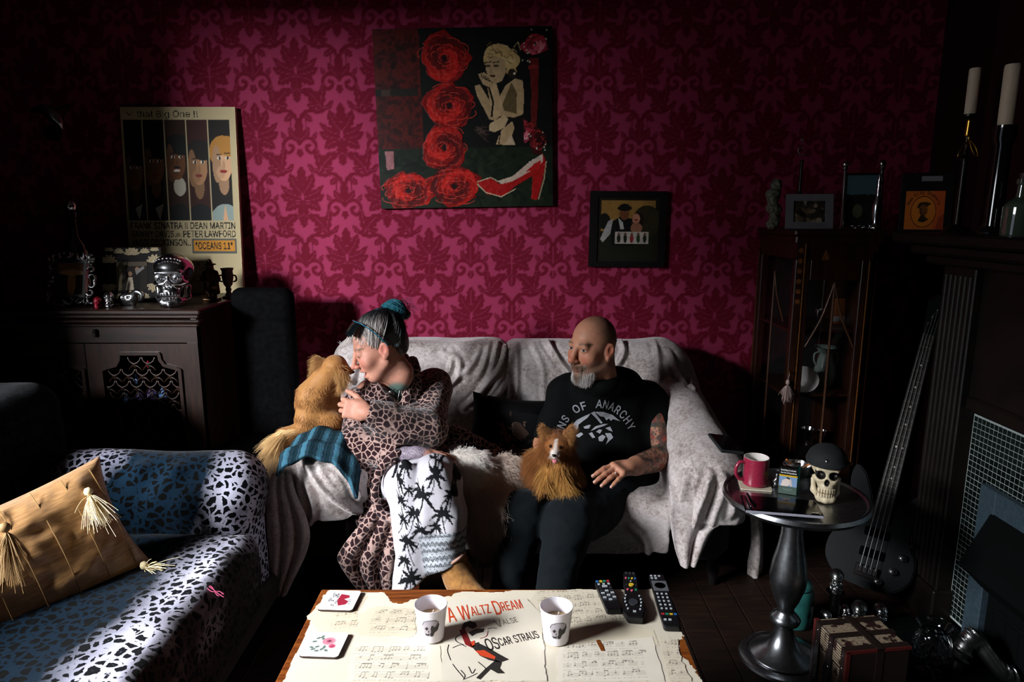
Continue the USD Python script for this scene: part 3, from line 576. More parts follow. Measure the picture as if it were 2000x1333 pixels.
# the printed cover: A WALTZ DREAM
cov = paper('music_cover', torn([q2(862, 1333), q2(868, 1180), q2(905, 1168), q2(1030, 1172), q2(1058, 1200), q2(1065, 1300), q2(1070, 1333)], .002, 6, 9), Z0 + .0018, srgb('ddd3c0'), [], 9, 0, dx=.0018)
plain('ink_red', srgb('c8401c'), .6); plain('ink_black', srgb('26221e'), .6); plain('ink_grey', srgb('8a8274'), .6); plain('ink_crimson', srgb('7a1416'), .6)
ZP = Z0 + .0022
def lettering(s, p0, p1, h, mat, bold=True, big=()):
    "words between two pixels on the table, some capitals drawn larger"
    a, b = WZ(*p0, ZP), WZ(*p1, ZP); R, t = frame(a, b - a, vec(0, 1, 0)); x = 0; ms = []
    for w in s:
        if w == ' ': x += .5 * h; continue
        k = 1.55 if w in big and (w, 1) not in [(m, 1) for m in _seen] else 1.0
        if k > 1: _seen.append(w)
        m = text(w, h * k, .0003, bold); m = (m[0] - vec(m[0][:, 0].min() - x, .28 * h * (k > 1), 0), m[1]); ms.append(m); x = m[0][:, 0].max() + .17 * h
    v, f = cat(*ms); v = v * vec(np.linalg.norm(b - a) / x, 1, 1); part(ct, 'lettering', (v @ R.T + t, f), mat, False, world=True)
_seen = []; lettering('A WALTZ DREAM', (876, 1211), (1024, 1188), .042, 'ink_red', False, ('A', 'W', 'D'))
_seen = []; lettering('VALSE', (970, 1224), (1014, 1215), .022, 'ink_grey', False, ('V',))
_seen = []; lettering('OSCAR STRAUS', (952, 1268), (1056, 1246), .030, 'ink_black', False, ('O', 'S'))
def ink(pix, mat, z=0, name='printed_figure'):
    part(ct, name, tf(prism([q2(*p) for p in pix], .0003), None, (0, 0, ZP + z)), mat, False, world=True)
def inkline(pix, w, mat, z=0):
    p = spline([q2(*p) + (0,) for p in pix], 5 * len(pix))[:, :2]; part(ct, 'printed_line', tf(prism(LineString(p).buffer(w / 2), .0003), None, (0, 0, ZP + z)), mat, False, world=True)
ink([(897, 1233), (908, 1231), (918, 1255), (930, 1262), (922, 1268), (909, 1262)], 'ink_crimson'); ink([(918, 1262), (932, 1258), (950, 1266), (972, 1279), (994, 1291), (976, 1297), (955, 1292), (938, 1284)], 'ink_black')
ink([(928, 1274), (946, 1273), (968, 1286), (966, 1291), (940, 1284)], 'ink_red', .0004); ink([(968, 1292), (980, 1297), (976, 1308), (986, 1318), (972, 1318), (958, 1310), (938, 1330), (930, 1327), (948, 1309)], 'ink_black')
ink([(901, 1229), (906, 1219), (918, 1215), (929, 1219), (932, 1226), (924, 1231), (912, 1226), (906, 1233)], 'ink_black'); ink([(915, 1238), (930, 1231), (946, 1230), (944, 1237), (930, 1240), (922, 1245)], 'ink_black'); ink([(920, 1257), (926, 1254), (928, 1262), (922, 1265)], 'ink_red', .0004); ink([(928, 1262), (934, 1257), (937, 1263), (932, 1268)], 'ink_black', .0004)
inkline([(953, 1231), (962, 1229), (970, 1230)], .002, 'ink_black'); inkline([(905, 1240), (890, 1248), (892, 1256), (905, 1262)], .0018, 'ink_black'); inkline([(876, 1262), (874, 1275), (880, 1292)], .0015, 'ink_black'); inkline([(953, 1235), (950, 1245), (938, 1250)], .0015, 'ink_crimson')
for a, b, c in (((884, 1300), (893, 1312), (905, 1326)), ((900, 1312), (908, 1322), (905, 1330)), ((915, 1305), (922, 1318), (928, 1310)), ((905, 1330), (920, 1324), (932, 1318)), ((934, 1296), (946, 1306), (950, 1312)), ((884, 1268), (900, 1262), (910, 1266))): inkline([a, b, c], .0016, 'ink_black')
ink([(1164, 1254), (1170, 1252), (1178, 1264), (1181, 1274), (1174, 1274)], 'table_wood', -.0002, 'worn_patch')
# coasters
plain('coaster_white', srgb('e4e2e2'), .3); plain('cork', srgb('2a1208'), .6); printed('coaster_print', .3)
def coaster(px0, label, fn, s=.094, ang=-3):
    c = WZ(*px0, TZ); t = thing('coaster', label, 'coaster', (c[0], c[1], TZ + .0035), rot(0, 0, ang))
    sq = Polygon([(-s / 2, -s / 2), (s / 2, -s / 2), (s / 2, s / 2), (-s / 2, s / 2)]).buffer(-.009).buffer(.009, 6)
    part(t, 'backing', prism(sq, .0042), 'cork'); part(t, 'face', tf(prism(sq.buffer(-.0004), .0009), None, (0, 0, .0042)), 'coaster_white')
    P = Print(s * .74, s * .74, 80, srgb('e4e2e2')); fn(P); (v, f), cc = P.mesh(); part(t, 'print', (v + vec(-s * .37, -s * .37, .0053), f), 'coaster_print', True, col=cc)
def roses(P):
    k = srgb('5a5a5c'); r = np.random.default_rng(1); w = P.w
    for i in range(12):
        x, y = w * (.1 + .4 * r.random()), w * (.1 + .8 * r.random()); P.oval(x, y, w * .085, w * .05, k, 1, r.random() * 180); P.oval(x, y, w * .05, w * .025, srgb('e4e2e2'), 1, r.random() * 180)
    red = srgb('9a2438'); P.poly([(w * .42, w * .5), (w * .45, w * .9), (w * .8, w * .82), (w * .84, w * .66), (w * .66, w * .55), (w * .86, w * .42), (w * .82, w * .2), (w * .55, w * .1), (w * .46, w * .3)], red)
    for i in range(3): P.line([(w * .84, w * (.3 + .1 * i)), (w * .95, w * (.25 + .14 * i))], w * .03, k)
def rose(P):
    w = P.w; g = srgb('4a6454')
    for x, y, a in ((.2, .82, 30), (.32, .9, 70), (.12, .62, 10), (.38, .78, 120), (.2, .2, 20), (.35, .12, 0), (.5, .22, 60), (.66, .16, 150), (.3, .34, 30), (.12, .3, 160), (.55, .34, 100)): P.oval(w * x, w * y, w * .085, w * .05, g, .9, a)
    P.oval(w * .62, w * .66, w * .24, w * .22, srgb('d6a0aa'))
    for i, (r, c) in enumerate(((.2, 'c67c8c'), (.15, 'cf8a98'), (.10, 'a85a70'), (.05, '7a3048'))): P.oval(w * (.60 + .01 * i), w * .67, w * r, w * r * .85, srgb(c))
    P.oval(w * .80, w * .40, w * .12, w * .11, srgb('c25a70')); P.oval(w * .81, w * .38, w * .06, w * .05, srgb('a83c58'))
coaster((664, 1178), 'white square coaster with a dark red heart and grey roses, farther one on the table', roses)
coaster((634, 1265), 'white square coaster with a pink rose print, nearer one on the table', rose)
# candle cups
M_('cup_china', {'p': ('principled_bsdf', dict(base_color=srgb('e6e0e4'), roughness=.25, subsurface_weight=.25, subsurface_radius=(.02, .014, .012)))}, [])
plain('candle_wax', srgb('c8a27c'), .5, subsurface_weight=.3); plain('wick', srgb('e8ddc8'), .8)
def cup(px, label):
    c = WZ(*px, TZ); t = thing('candle_cup', label, 'candle', (c[0], c[1], TZ + .0026)); k = 1.0
    part(t, 'cup', lathe([(0, .001), (.026, 0), (.0305, .003), (.0330, .03), (.0395, .086), (.0405, .0905), (.0395, .0915), (.0380, .0885), (.0345, .05), (.031, .045), (0, .045)], 48), 'cup_china', 40)
    part(t, 'wax', lathe([(0, .058), (.020, .0575), (.0335, .056), (.033, .048), (0, .048)], 32), 'candle_wax', True); part(t, 'wick', tube([(.002, 0, .057), (.003, .001, .066), (.007, .001, .074)], .0011, 6), 'wick')
    # skull print wrapped on the front
    def wrap(poly, out=.0004, n=1):
        m = trimesh.creation.triangulate_polygon(poly, engine='earcut'); m = trimesh.Trimesh(np.c_[m[0], np.zeros(len(m[0]))], m[1]).subdivide_to_size(.004)
        v = m.vertices; z = v[:, 1] + .043; r = .0330 + (z - .03) * .0065 / .056 + out; a = -math.pi / 2 + .10 + v[:, 0] / .035
        return np.stack([r * np.cos(a), r * np.sin(a), z], 1), m.faces
    S = lambda *p: Polygon([(x / 1000, y / 1000) for x, y in p]); g = lambda P, nm, mt, o: part(t, nm, wrap(P, o), mt, True)
    g(S((-21, 12), (-16, 21), (-6, 25), (8, 25), (17, 19), (20, 8), (16, -4), (8, -8), (4, -18), (-2, -20), (-12, -19), (-18, -12), (-17, -6), (-20, 0)), 'skull_print', 'ink_pale', .0004)
    g(S((-1, 2), (1, 10), (4, 12), (8, 6), (13, 9), (18, 18), (20, 8), (17, -4), (9, -9), (5, -19), (0, -20), (-3, -13), (0, -7)), 'skull_shade', 'ink_black', .0007)
    g(S((-15, 3), (-9, 8), (-6, 2), (-11, -3)), 'eye_socket', 'ink_black', .0007); g(S((-8, -6), (-5, -2), (-4, -8)), 'nose_hole', 'ink_black', .0007); g(S((-16, -12), (-8, -13), (-5, -10), (-4, -17), (-13, -17)), 'teeth_print', 'ink_black', .0007)
    g(LineString([(-.021, .010), (-.016, .021), (-.006, .0255), (.008, .0255), (.017, .0195), (.020, .009)]).buffer(.0006), 'skull_outline', 'ink_black', .0007)
plain('ink_pale', srgb('a8a0a6'), .4)
cup((843, 1247), 'white skull-print candle cup left of the printed title'); cup((1086, 1252), 'white skull-print candle cup right of the printed title')
# remotes
plain('remote_black', srgb('0c0d0f'), .4); plain('rubber_key', srgb('2a2e32'), .55); plain('key_white', srgb('aab0b4'), .5); plain('glossy_grey', srgb('5a5c60'), .3)
for n_, c_ in (('red', 'b02a34'), ('green', '1f7a58'), ('yellow', 'c8a828'), ('blue', '2a62a0'), ('pink', 'c85068')): plain('key_' + n_, srgb(c_), .45)
def remote(p0, p1, label, outline, keys, th=.017):
    a, b = WZ(*p0, TZ), WZ(*p1, TZ); R, t = frame((a[0], a[1], TZ + .0026), b - a, np.cross([0, 0, 1.], b - a)); L = np.linalg.norm(b - a)
    r = thing('remote_control', label, 'remote control', t, R); pl = Polygon([(x * L, y) for x, y in outline]).buffer(-.006).buffer(.006, 6)
    lo, hi = prism(pl.buffer(-.003), .003), tf(prism(pl.buffer(-.002), .002), None, (0, 0, th - .002)); part(r, 'body', cat(lo, tf(prism(pl, th - .005), None, (0, 0, .003)), hi), 'remote_black')
    for (x, y, w, h, mt, rd) in keys:
        s = Point(x * L, y).buffer(1, 10) if rd else box_poly(x * L - w / 2, y - h / 2, x * L + w / 2, y + h / 2)
        if rd: s = shapely.affinity.scale(s, w / 2, h / 2, origin=(x * L, y))
        part(r, 'key', tf(prism(s, .0022), None, (0, 0, th)), mt)
def box_poly(a, b, c, d): return Polygon([(a, b), (c, b), (c, d), (a, d)])
import shapely.affinity
ko = [(0, -.021), (1, -.021), (1, .021), (0, .021)]
k1 = [(.06, .015 - .010 * i, .008, .007, m, 0) for i, m in enumerate(('key_red', 'key_green', 'key_yellow', 'key_blue'))] + [(.16, y, .006, .006, 'key_white', 0) for y in (-.014, 0, .014)] + [(.24, 0, .007, .014, 'key_white', 0)] + [(.30, y, .006, .005, 'rubber_key', 0) for y in (-.014, .014)] + [(.40 + .075 * i, y, .006, .009, 'key_white' if (i + j) % 2 else 'rubber_key', 0) for i in range(5) for j, y in enumerate((-.013, 0, .013))]
remote((1175, 1146), (1200, 1203), 'small black remote with four coloured keys at its top edge, left of three', ko, k1)
po = [(0, -.017), (.25, -.020), (.45, -.017), (.65, -.026), (.85, -.029), (1, -.018), (1, .018), (.85, .029), (.65, .026), (.45, .017), (.25, .020), (0, .017)]
k2 = [(.17, .013 - .0085 * i, .006, .006, m, 1) for i, m in enumerate(('key_blue', 'key_yellow', 'key_green', 'key_pink'))] + [(.32, 0, .015, .014, 'key_yellow', 1), (.24, 0, .004, .004, 'key_white', 1), (.32, .013, .004, .004, 'rubber_key', 1), (.32, -.013, .004, .004, 'rubber_key', 1)] + [(.43, .011, .007, .006, 'key_green', 0), (.45, 0, .006, .007, 'key_pink', 1), (.43, -.011, .007, .006, 'key_pink', 1)] + [(.56 + .07 * i, s * (.018 + .003 * math.sin(i)), .005, .005, 'key_white', 1) for i in range(5) for s in (-1, 1)] + [(.05, y, .008, .006, 'rubber_key', 0) for y in (-.01, 0, .01)] + [(.70, 0, .03, .024, 'rubber_key', 1), (.89, 0, .005, .008, 'key_white', 0)]
remote((1229, 1131), (1240, 1222), 'waisted black remote with a round yellow middle button, centre of three', po, k2, .02)
k3 = [(.26, 0, .048, .040, 'glossy_grey', 0), (.26, 0, .030, .030, 'remote_black', 1)] + [(.05, y, .005, .006, 'key_white', 0) for y in (-.016, -.005, .006)] + [(.10, y, .005, .006, 'key_white', 0) for y in (-.016, -.005)] + [(.42 + .07 * i, y, .005, .005, 'key_white', 0) for i in range(5) for y in (-.014, -.002, .010)] + [(.80, .016 - .0105 * i, .005, .008, m, 0) for i, m in enumerate(('key_blue', 'key_yellow', 'key_green', 'key_red'))] + [(.90, y, .006, .007, 'key_white', 0) for y in (-.014, -.002)]
remote((1281, 1134), (1313, 1237), 'long black remote with a shiny grey navigation pad, right of three', ko, k3)
# ================================================================ the two people
M_('skin', {'a': ('attribute', dict(attribute='col')), 'p': ('principled_bsdf', dict(roughness=.55, specular_ior_level=.3, subsurface_weight=.12, subsurface_radius=(.012, .005, .003), subsurface_scale=.02))}, [('a.color', 'p.base_color')])
M_('hair', {'a': ('attribute', dict(attribute='col')), 'p': ('principled_bsdf', dict(roughness=.42, specular_ior_level=.4))}, [('a.color', 'p.base_color')])
M_('fur', {'a': ('attribute', dict(attribute='col')), 'p': ('principled_bsdf', dict(roughness=.6, specular_ior_level=.25, sheen_weight=.2))}, [('a.color', 'p.base_color')])
printed('eye_print', .08); printed('cloth_print', .85, specular_ior_level=.2)
def head(s=1.0, female=False, mouth_open=False, closed=False):
    "head in its own axes: x to its right, y forward, z up; the neck goes down and back"
    B = Blob(.0024, .018); f = female
    B.ball((0, -.012, .034), (.074, .094, .086)); B.ball((0, .020, -.030), (.060 if f else .064, .068, .080))
    B.cone((0, .058, -.092), (0, .050, -.085), .022 if f else .026)
    for q in (-1, 1):
        B.cone((q * .054, -.002, -.052), (q * .020, .054, -.094), .020 if not f else .017, None, .02); B.ball((q * .040, .058, -.022), (.022, .020, .020), k=.03)
        B.ball((q * .032, .097, .010), (.020, .018, .013), k=.012, sub=True)
    B.cone((-.034, .076, .026), (.034, .076, .026), .011 if not f else .007, None, .018)
    w_ = 1.0 if f else 1.25; B.cone((0, .086, .016), (0, .108, -.026), .0075 * w_, .0095 * w_, .010); B.ball((0, .110, -.031), (.0115 * w_, .0125 * w_, .0105 * w_), k=.006)
    for q in (-1, 1): B.ball((q * .0125, .099, -.035), (.0075, .010, .0075), k=.006); B.ball((q * .006, .107, -.043), (.0035, .005, .003), k=.002, sub=not f) if not f else None
    ly = .088 if f else .094; B.cone((-.018, .080, -.060), (0, ly, -.058), .0055, .0062, .008); B.cone((.018, .080, -.060), (0, ly, -.058), .0055, .0062, .008); B.ball((0, .080, -.050), (.020, .012, .012), k=.01)
    dz = -.012 if mouth_open else 0
    B.cone((-.016, ly - .010, -.070 + dz), (.016, ly - .010, -.070 + dz), .0062, None, .007); B.ball((0, ly - .004, -.071 + dz), (.012, .006, .006), k=.006)
    if mouth_open: B.ball((0, .092, -.068), (.015, .018, .0065), k=.003, sub=True)
    else: B.cone((-.020, .092, -.0645), (.020, .092, -.0645), .0014, None, .003, True)
    for q in (-1, 1):
        e = vec(q * .0315, .0735, .008); B.ball(e, .0142, k=.006)
        if not closed: B.ball(e + vec(0, .0125, -.0005), (.0125, .0085, .0038), k=.002, sub=True)
        else: B.cone(e + vec(-.011, .0135, -.004), e + vec(.011, .0135, -.004), .0012, None, .003, True)
        R = rot(12, 0, q * 24)
        B.ball((q * .078, -.012, -.004), (.0075, .019, .031), R, .008); B.ball((q * .085, -.008, .004), (.006, .010, .016), R, .004, True)
        B.ball((q * .078, -.004, -.030), (.006, .009, .010), None, .006)
    B.cone((0, -.030, -.05), (0, -.050, -.125 if f else -.14), .047 if f else .064, .046 if f else .064, .03); B.cone((0, .03, -.09), (0, -.03, -.16), .02, .03, .04)
    v, fc = B.mesh(); return v * s, fc
def head_colours(v, s, skin, lip, blush, stub=None, brow=None, closed=False, beard=False):
    x, y, z = (v / s).T; c = np.tile(np.asarray(skin, float), (len(v), 1)); n = fbm(v / s, 60, 3)
    c *= (1 + .35 * n)[:, None]
    c = lerp(c, blush, .55 * np.exp(-(((np.abs(x) - .038) / .02) ** 2 + ((z + .028) / .022) ** 2)) * (y > .02)); c = lerp(c, blush, .6 * np.exp(-((x / .014) ** 2 + ((z + .03) / .016) ** 2)) * (y > .09))
    c = lerp(c, blush, .6 * (np.abs(x) > .072) * np.exp(-((z / .03) ** 2)))
    if stub is not None:
        edge = .058 - .05 * ss(.05, .075, np.abs(x)) + .012 * fbm(v, 40, 9)
        m = ss(.036, -.020, y) * ss(-.085, -.05, z - .2 * np.minimum(y, 0)) * .62; m = np.maximum(m, .55 * ss(.045, .075, z) * ss(.055, .0, y)); m *= (1 - ss(.070, .078, np.abs(x)) * ss(.045, .02, np.abs(z + .004)))
        c = lerp(c, stub, m * .8)
    if beard: c = lerp(c, srgb('6a5548'), .7 * ss(-.03, -.06, z) * ss(.0, .04, y) * (y < .12))
    lipm = np.exp(-((x / .019) ** 4 + ((z + .065 + (.004 if not beard else 0)) / (.012 if closed else .0085)) ** 4)) * (y > .078); c = lerp(c, lip, .85 * lipm)
    if brow is not None:
        by = .0275 + .004 * np.cos((np.abs(x) - .034) * 70); c = lerp(c, brow, .8 * np.exp(-((np.abs(z - by) / .0042) ** 2)) * ss(.012, .018, np.abs(x)) * ss(.058, .05, np.abs(x)) * (y > .05))
    el = vec(.0315, .0735, .008); d = np.sqrt((np.abs(x) - el[0]) ** 2 + (z - el[2]) ** 2)
    if closed: c = lerp(c, srgb('2a1a18'), .9 * np.exp(-(((z - .0035) / .0022) ** 2)) * (np.abs(np.abs(x) - el[0]) < .0125) * (y > .07)); c = lerp(c, srgb('8a4a3c', .8), .4 * np.exp(-(((z - .010) / .005) ** 2)) * (np.abs(np.abs(x) - el[0]) < .013) * (y > .07))
    else: c = lerp(c, srgb('3a221a'), .75 * np.exp(-(((z - .0125) / .0022) ** 2)) * (np.abs(np.abs(x) - el[0]) < .0135) * (y > .07))
    return np.clip(c, 0, 1)
def eyeball(gaze, s=1.0, iris='3a4446'):
    m = trimesh.creation.icosphere(4, .0128 * s); v = np.array(m.vertices); d = unit(gaze); a = np.degrees(np.arccos(np.clip(v @ d / (.0128 * s), -1, 1)))
    c = np.tile(srgb('cfc4bc'), (len(v), 1)); c = lerp(c, srgb(iris), ss(30, 27, a)); c = lerp(c, srgb('0a0808'), ss(14, 12, a)); return (v, m.faces), c
def hand(B, o, R, side=1, curl=(15, 20, 15), spread=1.0, s=1.0, thumb=(.62, .72, -.3), tcurl=.3, rings=None, k=.004, fan=0):
    "palm, four unequal fingers and a thumb; axes: x towards the thumb, y towards the fingertips, z out of the back of the hand"
    P = lambda a: o + R @ (np.asarray(a, float) * s * vec(side, 1, 1)); r = lambda q: q * s
    Rm = R @ np.diag([side, 1, 1])
    B.slab(P((0, .050, -.001)), np.array([.039, .046, .0135]) * s, r(.0125), R, .012); B.cone(P((0, -.03, 0)), P((0, .02, 0)), r(.026), r(.025), .02); B.cone(P((.022, .012, -.008)), P((.030, .05, -.008)), r(.016), r(.014), .015)
    tips = []
    for i, (bx, by, ls, rr) in enumerate(((.0285, .088, (.042, .026, .021), .0094), (.0095, .094, (.047, .030, .022), .0096), (-.0095, .090, (.043, .028, .021), .0092), (-.0275, .080, (.033, .021, .019), .0082))):
        a = math.radians((8 - 7.5 * i) * spread + fan); p = vec(bx, by - .018, 0); ang = math.radians(curl[0]) * (1 + .08 * i); q = [p]
        for j in range(3):
            d = vec(math.sin(a) * math.cos(ang), math.cos(a) * math.cos(ang), -math.sin(ang)); L = ls[j] + (.018 if j == 0 else 0); p = p + d * L; q.append(p); ang += math.radians(curl[min(j + 1, 2)])
        B.chain([P(z) for z in q], [r(rr), r(rr * 1.02), r(rr * .92), r(rr * .80)], k)
        tips.append((P(q[3]), P(q[2]), P(q[1]), P(q[0]), r(rr), Rm[:, 2]))
    t0 = vec(.030, .022, -.008); d = unit(thumb); t1 = t0 + d * .042; d2 = unit(d + tcurl * vec(-.6, .5, 0)); t2 = t1 + d2 * .032; t3 = t2 + unit(d2 + tcurl * vec(-.5, .4, -.2)) * .024
    B.chain([P(t0), P(t1), P(t2), P(t3)], [r(.0145), r(.0115), r(.0105), r(.0085)], .006)
    return tips
def nails(parent, tips, mat, world=True):
    for tip, prev, *_r, rr, up in tips:
        d = unit(tip - prev); n = unit(up - d * (up @ d)); X = np.cross(d, n); g = lathe([(0, .0012), (.55, .001), (.92, .0004), (1, -.001)], 10, scale=(rr * .62, rr * .85, 1)); part(parent, 'fingernail', g, mat, True, world=True, R=np.stack([X, d, n], 1), t=tip + n * rr * .72 + d * rr * .05)
plain('nail', srgb('c99a8c'), .3); plain('silver', srgb('c8c6c2'), .18, 1); plain('gold', srgb('c8963c'), .25, 1)
def fur(parent, name, m, n, length, flow, colour, width=.0012, seed=0, lift=.35, curl=0, segs=5, grav=.3, mask=None, mat='fur', wob=.25):
    "hair on a mesh in world axes; length, flow, colour: functions of the root points and normals"
    r = np.random.default_rng(seed); v, f = vf(m); tri = v[f]; ar = np.linalg.norm(np.cross(tri[:, 1] - tri[:, 0], tri[:, 2] - tri[:, 0]), axis=1)
    i = r.choice(len(f), n, p=ar / ar.sum()); a, b = r.random(n), r.random(n); w = a + b > 1; a[w], b[w] = 1 - a[w], 1 - b[w]
    nn = normals(v, f); P = tri[i, 0] + a[:, None] * (tri[i, 1] - tri[i, 0]) + b[:, None] * (tri[i, 2] - tri[i, 0]); N = nn[f[i]].mean(1); N /= np.linalg.norm(N, axis=1, keepdims=True) + 1e-9
    if mask is not None: k = mask(P); P, N = P[k], N[k]; n = len(P)
    L = length(P, N) * (.65 + .7 * r.random(n)); F = flow(P, N); F = F - N * (F * N).sum(1)[:, None]; F /= np.linalg.norm(F, axis=1, keepdims=True) + 1e-9
    clump = np.stack([fbm(P, 28, seed + q, 2) for q in range(3)], 1) * 3
    d = F + N * lift + wob * (clump + .5 * r.normal(size=(n, 3))); d /= np.linalg.norm(d, axis=1, keepdims=True)
    t = np.linspace(0, 1, segs); S = P[:, None] - N[:, None] * .002 + d[:, None] * (L[:, None] * t)[:, :, None] + vec(0, 0, -1) * (grav * L[:, None] * t ** 2)[:, :, None]
    if curl: ph = r.random((n, 1)) * 6.28 + clump[:, :1] * 4; S += np.cross(d, N)[:, None] * (curl * L[:, None] * np.sin(t * 6 + ph) * t)[:, :, None] + N[:, None] * (curl * .7 * L[:, None] * np.cos(t * 6 + ph) * t)[:, :, None]
    c = np.clip(colour(P, N) * (.75 + .5 * r.random((n, 1))), 0, 1)
    return curves(parent, name, S, width * np.linspace(1, .35, segs)[None] * np.ones((n, 1)), mat, c, world=True)

# ---------------------------------------------------------------- the man
man = thing('person', 'bald grey-bearded man in a black printed T-shirt, hand on his thigh', 'person', (.42, 2.85, 0))
HS = 1.08; HC = W(1157, 680, 2.74); HR = axes((-.76, -.65, -.02), (.03, .02, 1))
hv, hf = head(HS); SK = srgb('b07a60'); hc = head_colours(hv, HS, SK, srgb('8a4c42'), srgb('a8523e'), srgb('37302c'), srgb('4a3a30'), beard=True)
H2 = lambda p: HC + HR @ (np.asarray(p, float) * HS)
hw = hv @ HR.T + HC
B = Blob(.0034, .02)
sh, el, wr = W(1272, 790, 2.90), W(1300, 893, 2.70), W(1232, 913, 2.50)
B.cone(sh, el, .058, .050, .03); B.cone(el, wr + (el - wr) * .15, .047, .031, .02); B.cone(el + (wr - el) * .3, wr, .044, .028, .03)
kn = W(1192, 924, 2.41); HRm = axes(kn - wr + vec(0, 0, .012), (.12, -.35, 1)); HRm = np.stack([HRm[:, 0], HRm[:, 1], HRm[:, 2]], 1)
mt = hand(B, wr, HRm, side=1, curl=(22, 12, 8), spread=.55, s=1.0, thumb=(.35, .85, -.35))
rs, re, rw = W(1098, 780, 2.88), W(1066, 868, 2.80), W(1092, 925, 2.62)
hand(B, rw, axes(vec(.55, -.8, -.1), (0, 0, 1)), side=-1, curl=(20, 25, 20), spread=.6); B.cone(rw + (re - rw) * .3, rw, .036, .028, .03)
av, af = B.mesh()
B2 = Blob(.014, .05); B2.ball(W(1190, 825, 2.90), (.15, .085, .15)); B2.ball(W(1195, 905, 2.82), (.17, .13, .15)); B2.cone(H2((0, -.05, -.12)), W(1192, 790, 2.92), .055, .06)
B2.cone(rs, re, .05, .045); B2.cone(re, rw, .043, .030)
hL, kL, aL = W(1245, 952, 2.84), W(1112, 1020, 2.36), vec(.145, 2.27, .10); hR, kR, aR = W(1160, 948, 2.84), W(1020, 1008, 2.42), vec(-.02, 2.34, .10)
for a, b_, c_ in ((hL, kL, aL), (hR, kR, aR)): B2.cone(a, b_, .065, .045); B2.cone(b_, c_, .045, .035)
tv, tfc = B2.mesh()
def tattoo(v, a, b, base, seed, ink='28302e', lo=.1, hi=.92):
    t = (v - a) @ (b - a) / ((b - a) @ (b - a)); n1 = meshkit.fbm(v * 42, 4, seed); n2 = meshkit.fbm(v * 95, 3, seed + 7); m = ss(lo, lo + .05, t) * ss(hi + .03, hi, t)
    w = m * np.clip(ss(.46, .52, n1) * .75 + .8 * (np.abs(n2 - .5) < .035), 0, .88); c = lerp(base, srgb(ink), w); return lerp(c, srgb('8a2f22'), m * .65 * ss(.60, .66, meshkit.fbm(v * 30, 2, seed + 3)))
ac = np.tile(SK, (len(av), 1)) * (1 + .3 * fbm(av, 50, 2))[:, None]; ac = tattoo(av, wr, el, ac, 4, lo=.12, hi=1.6); ac = tattoo(av, el, sh, ac, 9, '2c3430', -.1, 1.2)
ac = lerp(ac, srgb('a8604c'), .35 * ss(.02, 0, np.abs(np.linalg.norm(av - kn, axis=1) - .0)))
bm = cat((hw, hf), (av, af), (tv, tfc)); bc = np.vstack([hc, ac, np.tile(SK, (len(tv), 1))])
mb = part(man, 'body', bm, 'skin', True, world=True, col=bc)
for q in (-1, 1):
    m_, c_ = eyeball(HR @ vec(-.25, 1, .0), HS); part(man, 'eye', (m_[0] + H2((q * .0315, .0735, .008)), m_[1]), 'eye_print', True, world=True, col=c_)
nails(man, mt, 'nail')
tip, p2, p1, p0, rr, up = mt[2]; rc = p0 + (p1 - p0) * .62; dd = unit(p1 - p0); Rg = axes(dd, HRm[:, 2]); a_ = np.linspace(0, 2 * math.pi, 25)
part(man, 'ring', tube([rc + Rg[:, 0] * math.cos(q) * (rr + .0012) + Rg[:, 2] * math.sin(q) * (rr + .0012) for q in a_], .0016, 6, False), 'silver', True, world=True)
# beard, moustache, brows, stubble on the sides
def on_head(lm): return lambda P: lm(((P - HC) @ HR) / HS)
def bcol(P, N):
    x, y, z = (((P - HC) @ HR) / HS).T; g = ss(.012, .034, np.abs(x) + .35 * (-.075 - z)); r = np.random.default_rng(1).random(len(P))
    c = lerp(np.tile(srgb('6e5138'), (len(P), 1)), srgb('c9c5c0'), np.clip(g + .5 * (r - .5), 0, 1)); return c
bmask = on_head(lambda p: (p[:, 1] > .028) & (p[:, 2] < -.042) & (np.abs(p[:, 0]) < .054) & (p[:, 2] > -.125) & ~((np.abs(p[:, 0]) < .017) & (p[:, 2] > -.078) & (p[:, 2] < -.058)) & ~((p[:, 2] > -.070) & (np.abs(p[:, 0]) > .040)))
fur(man, 'beard', (hw, hf), 20000, lambda P, N:  .011 + .014 * ss(-.07, -.10, (((P - HC) @ HR) / HS)[:, 2]), lambda P, N: np.tile(HR @ vec(0, .25, -1), (len(P), 1)) + .25 * N, bcol, .0011, 3, .4, .06, 5, .25, bmask, 'hair', .16)
fur(man, 'moustache', (hw, hf), 9000, lambda P, N: np.full(len(P), .018), lambda P, N: np.tile(HR @ vec(0, .3, -1), (len(P), 1)) + HR[:, 0] * np.sign((P - HC) @ HR[:, 0])[:, None] * .7, lambda P, N: np.tile(srgb('75593f'), (len(P), 1)), .0010, 4, .4, 0, 4, .1, on_head(lambda p: (p[:, 1] > .074) & (p[:, 2] < -.044) & (p[:, 2] > -.062) & (np.abs(p[:, 0]) < .03)), 'hair', .12)
fur(man, 'eyebrow', (hw, hf), 9000, lambda P, N: np.full(len(P), .009), lambda P, N: HR[:, 0] * np.sign((P - HC) @ HR[:, 0])[:, None] + HR[:, 2] * .2, lambda P, N: np.tile(srgb('3c3028'), (len(P), 1)), .0009, 5, .35, 0, 4, 0, on_head(lambda p: (p[:, 1] > .05) & (np.abs(p[:, 2] - .029) < .0045) & (np.abs(np.abs(p[:, 0]) - .034) < .019)), 'hair', .1)
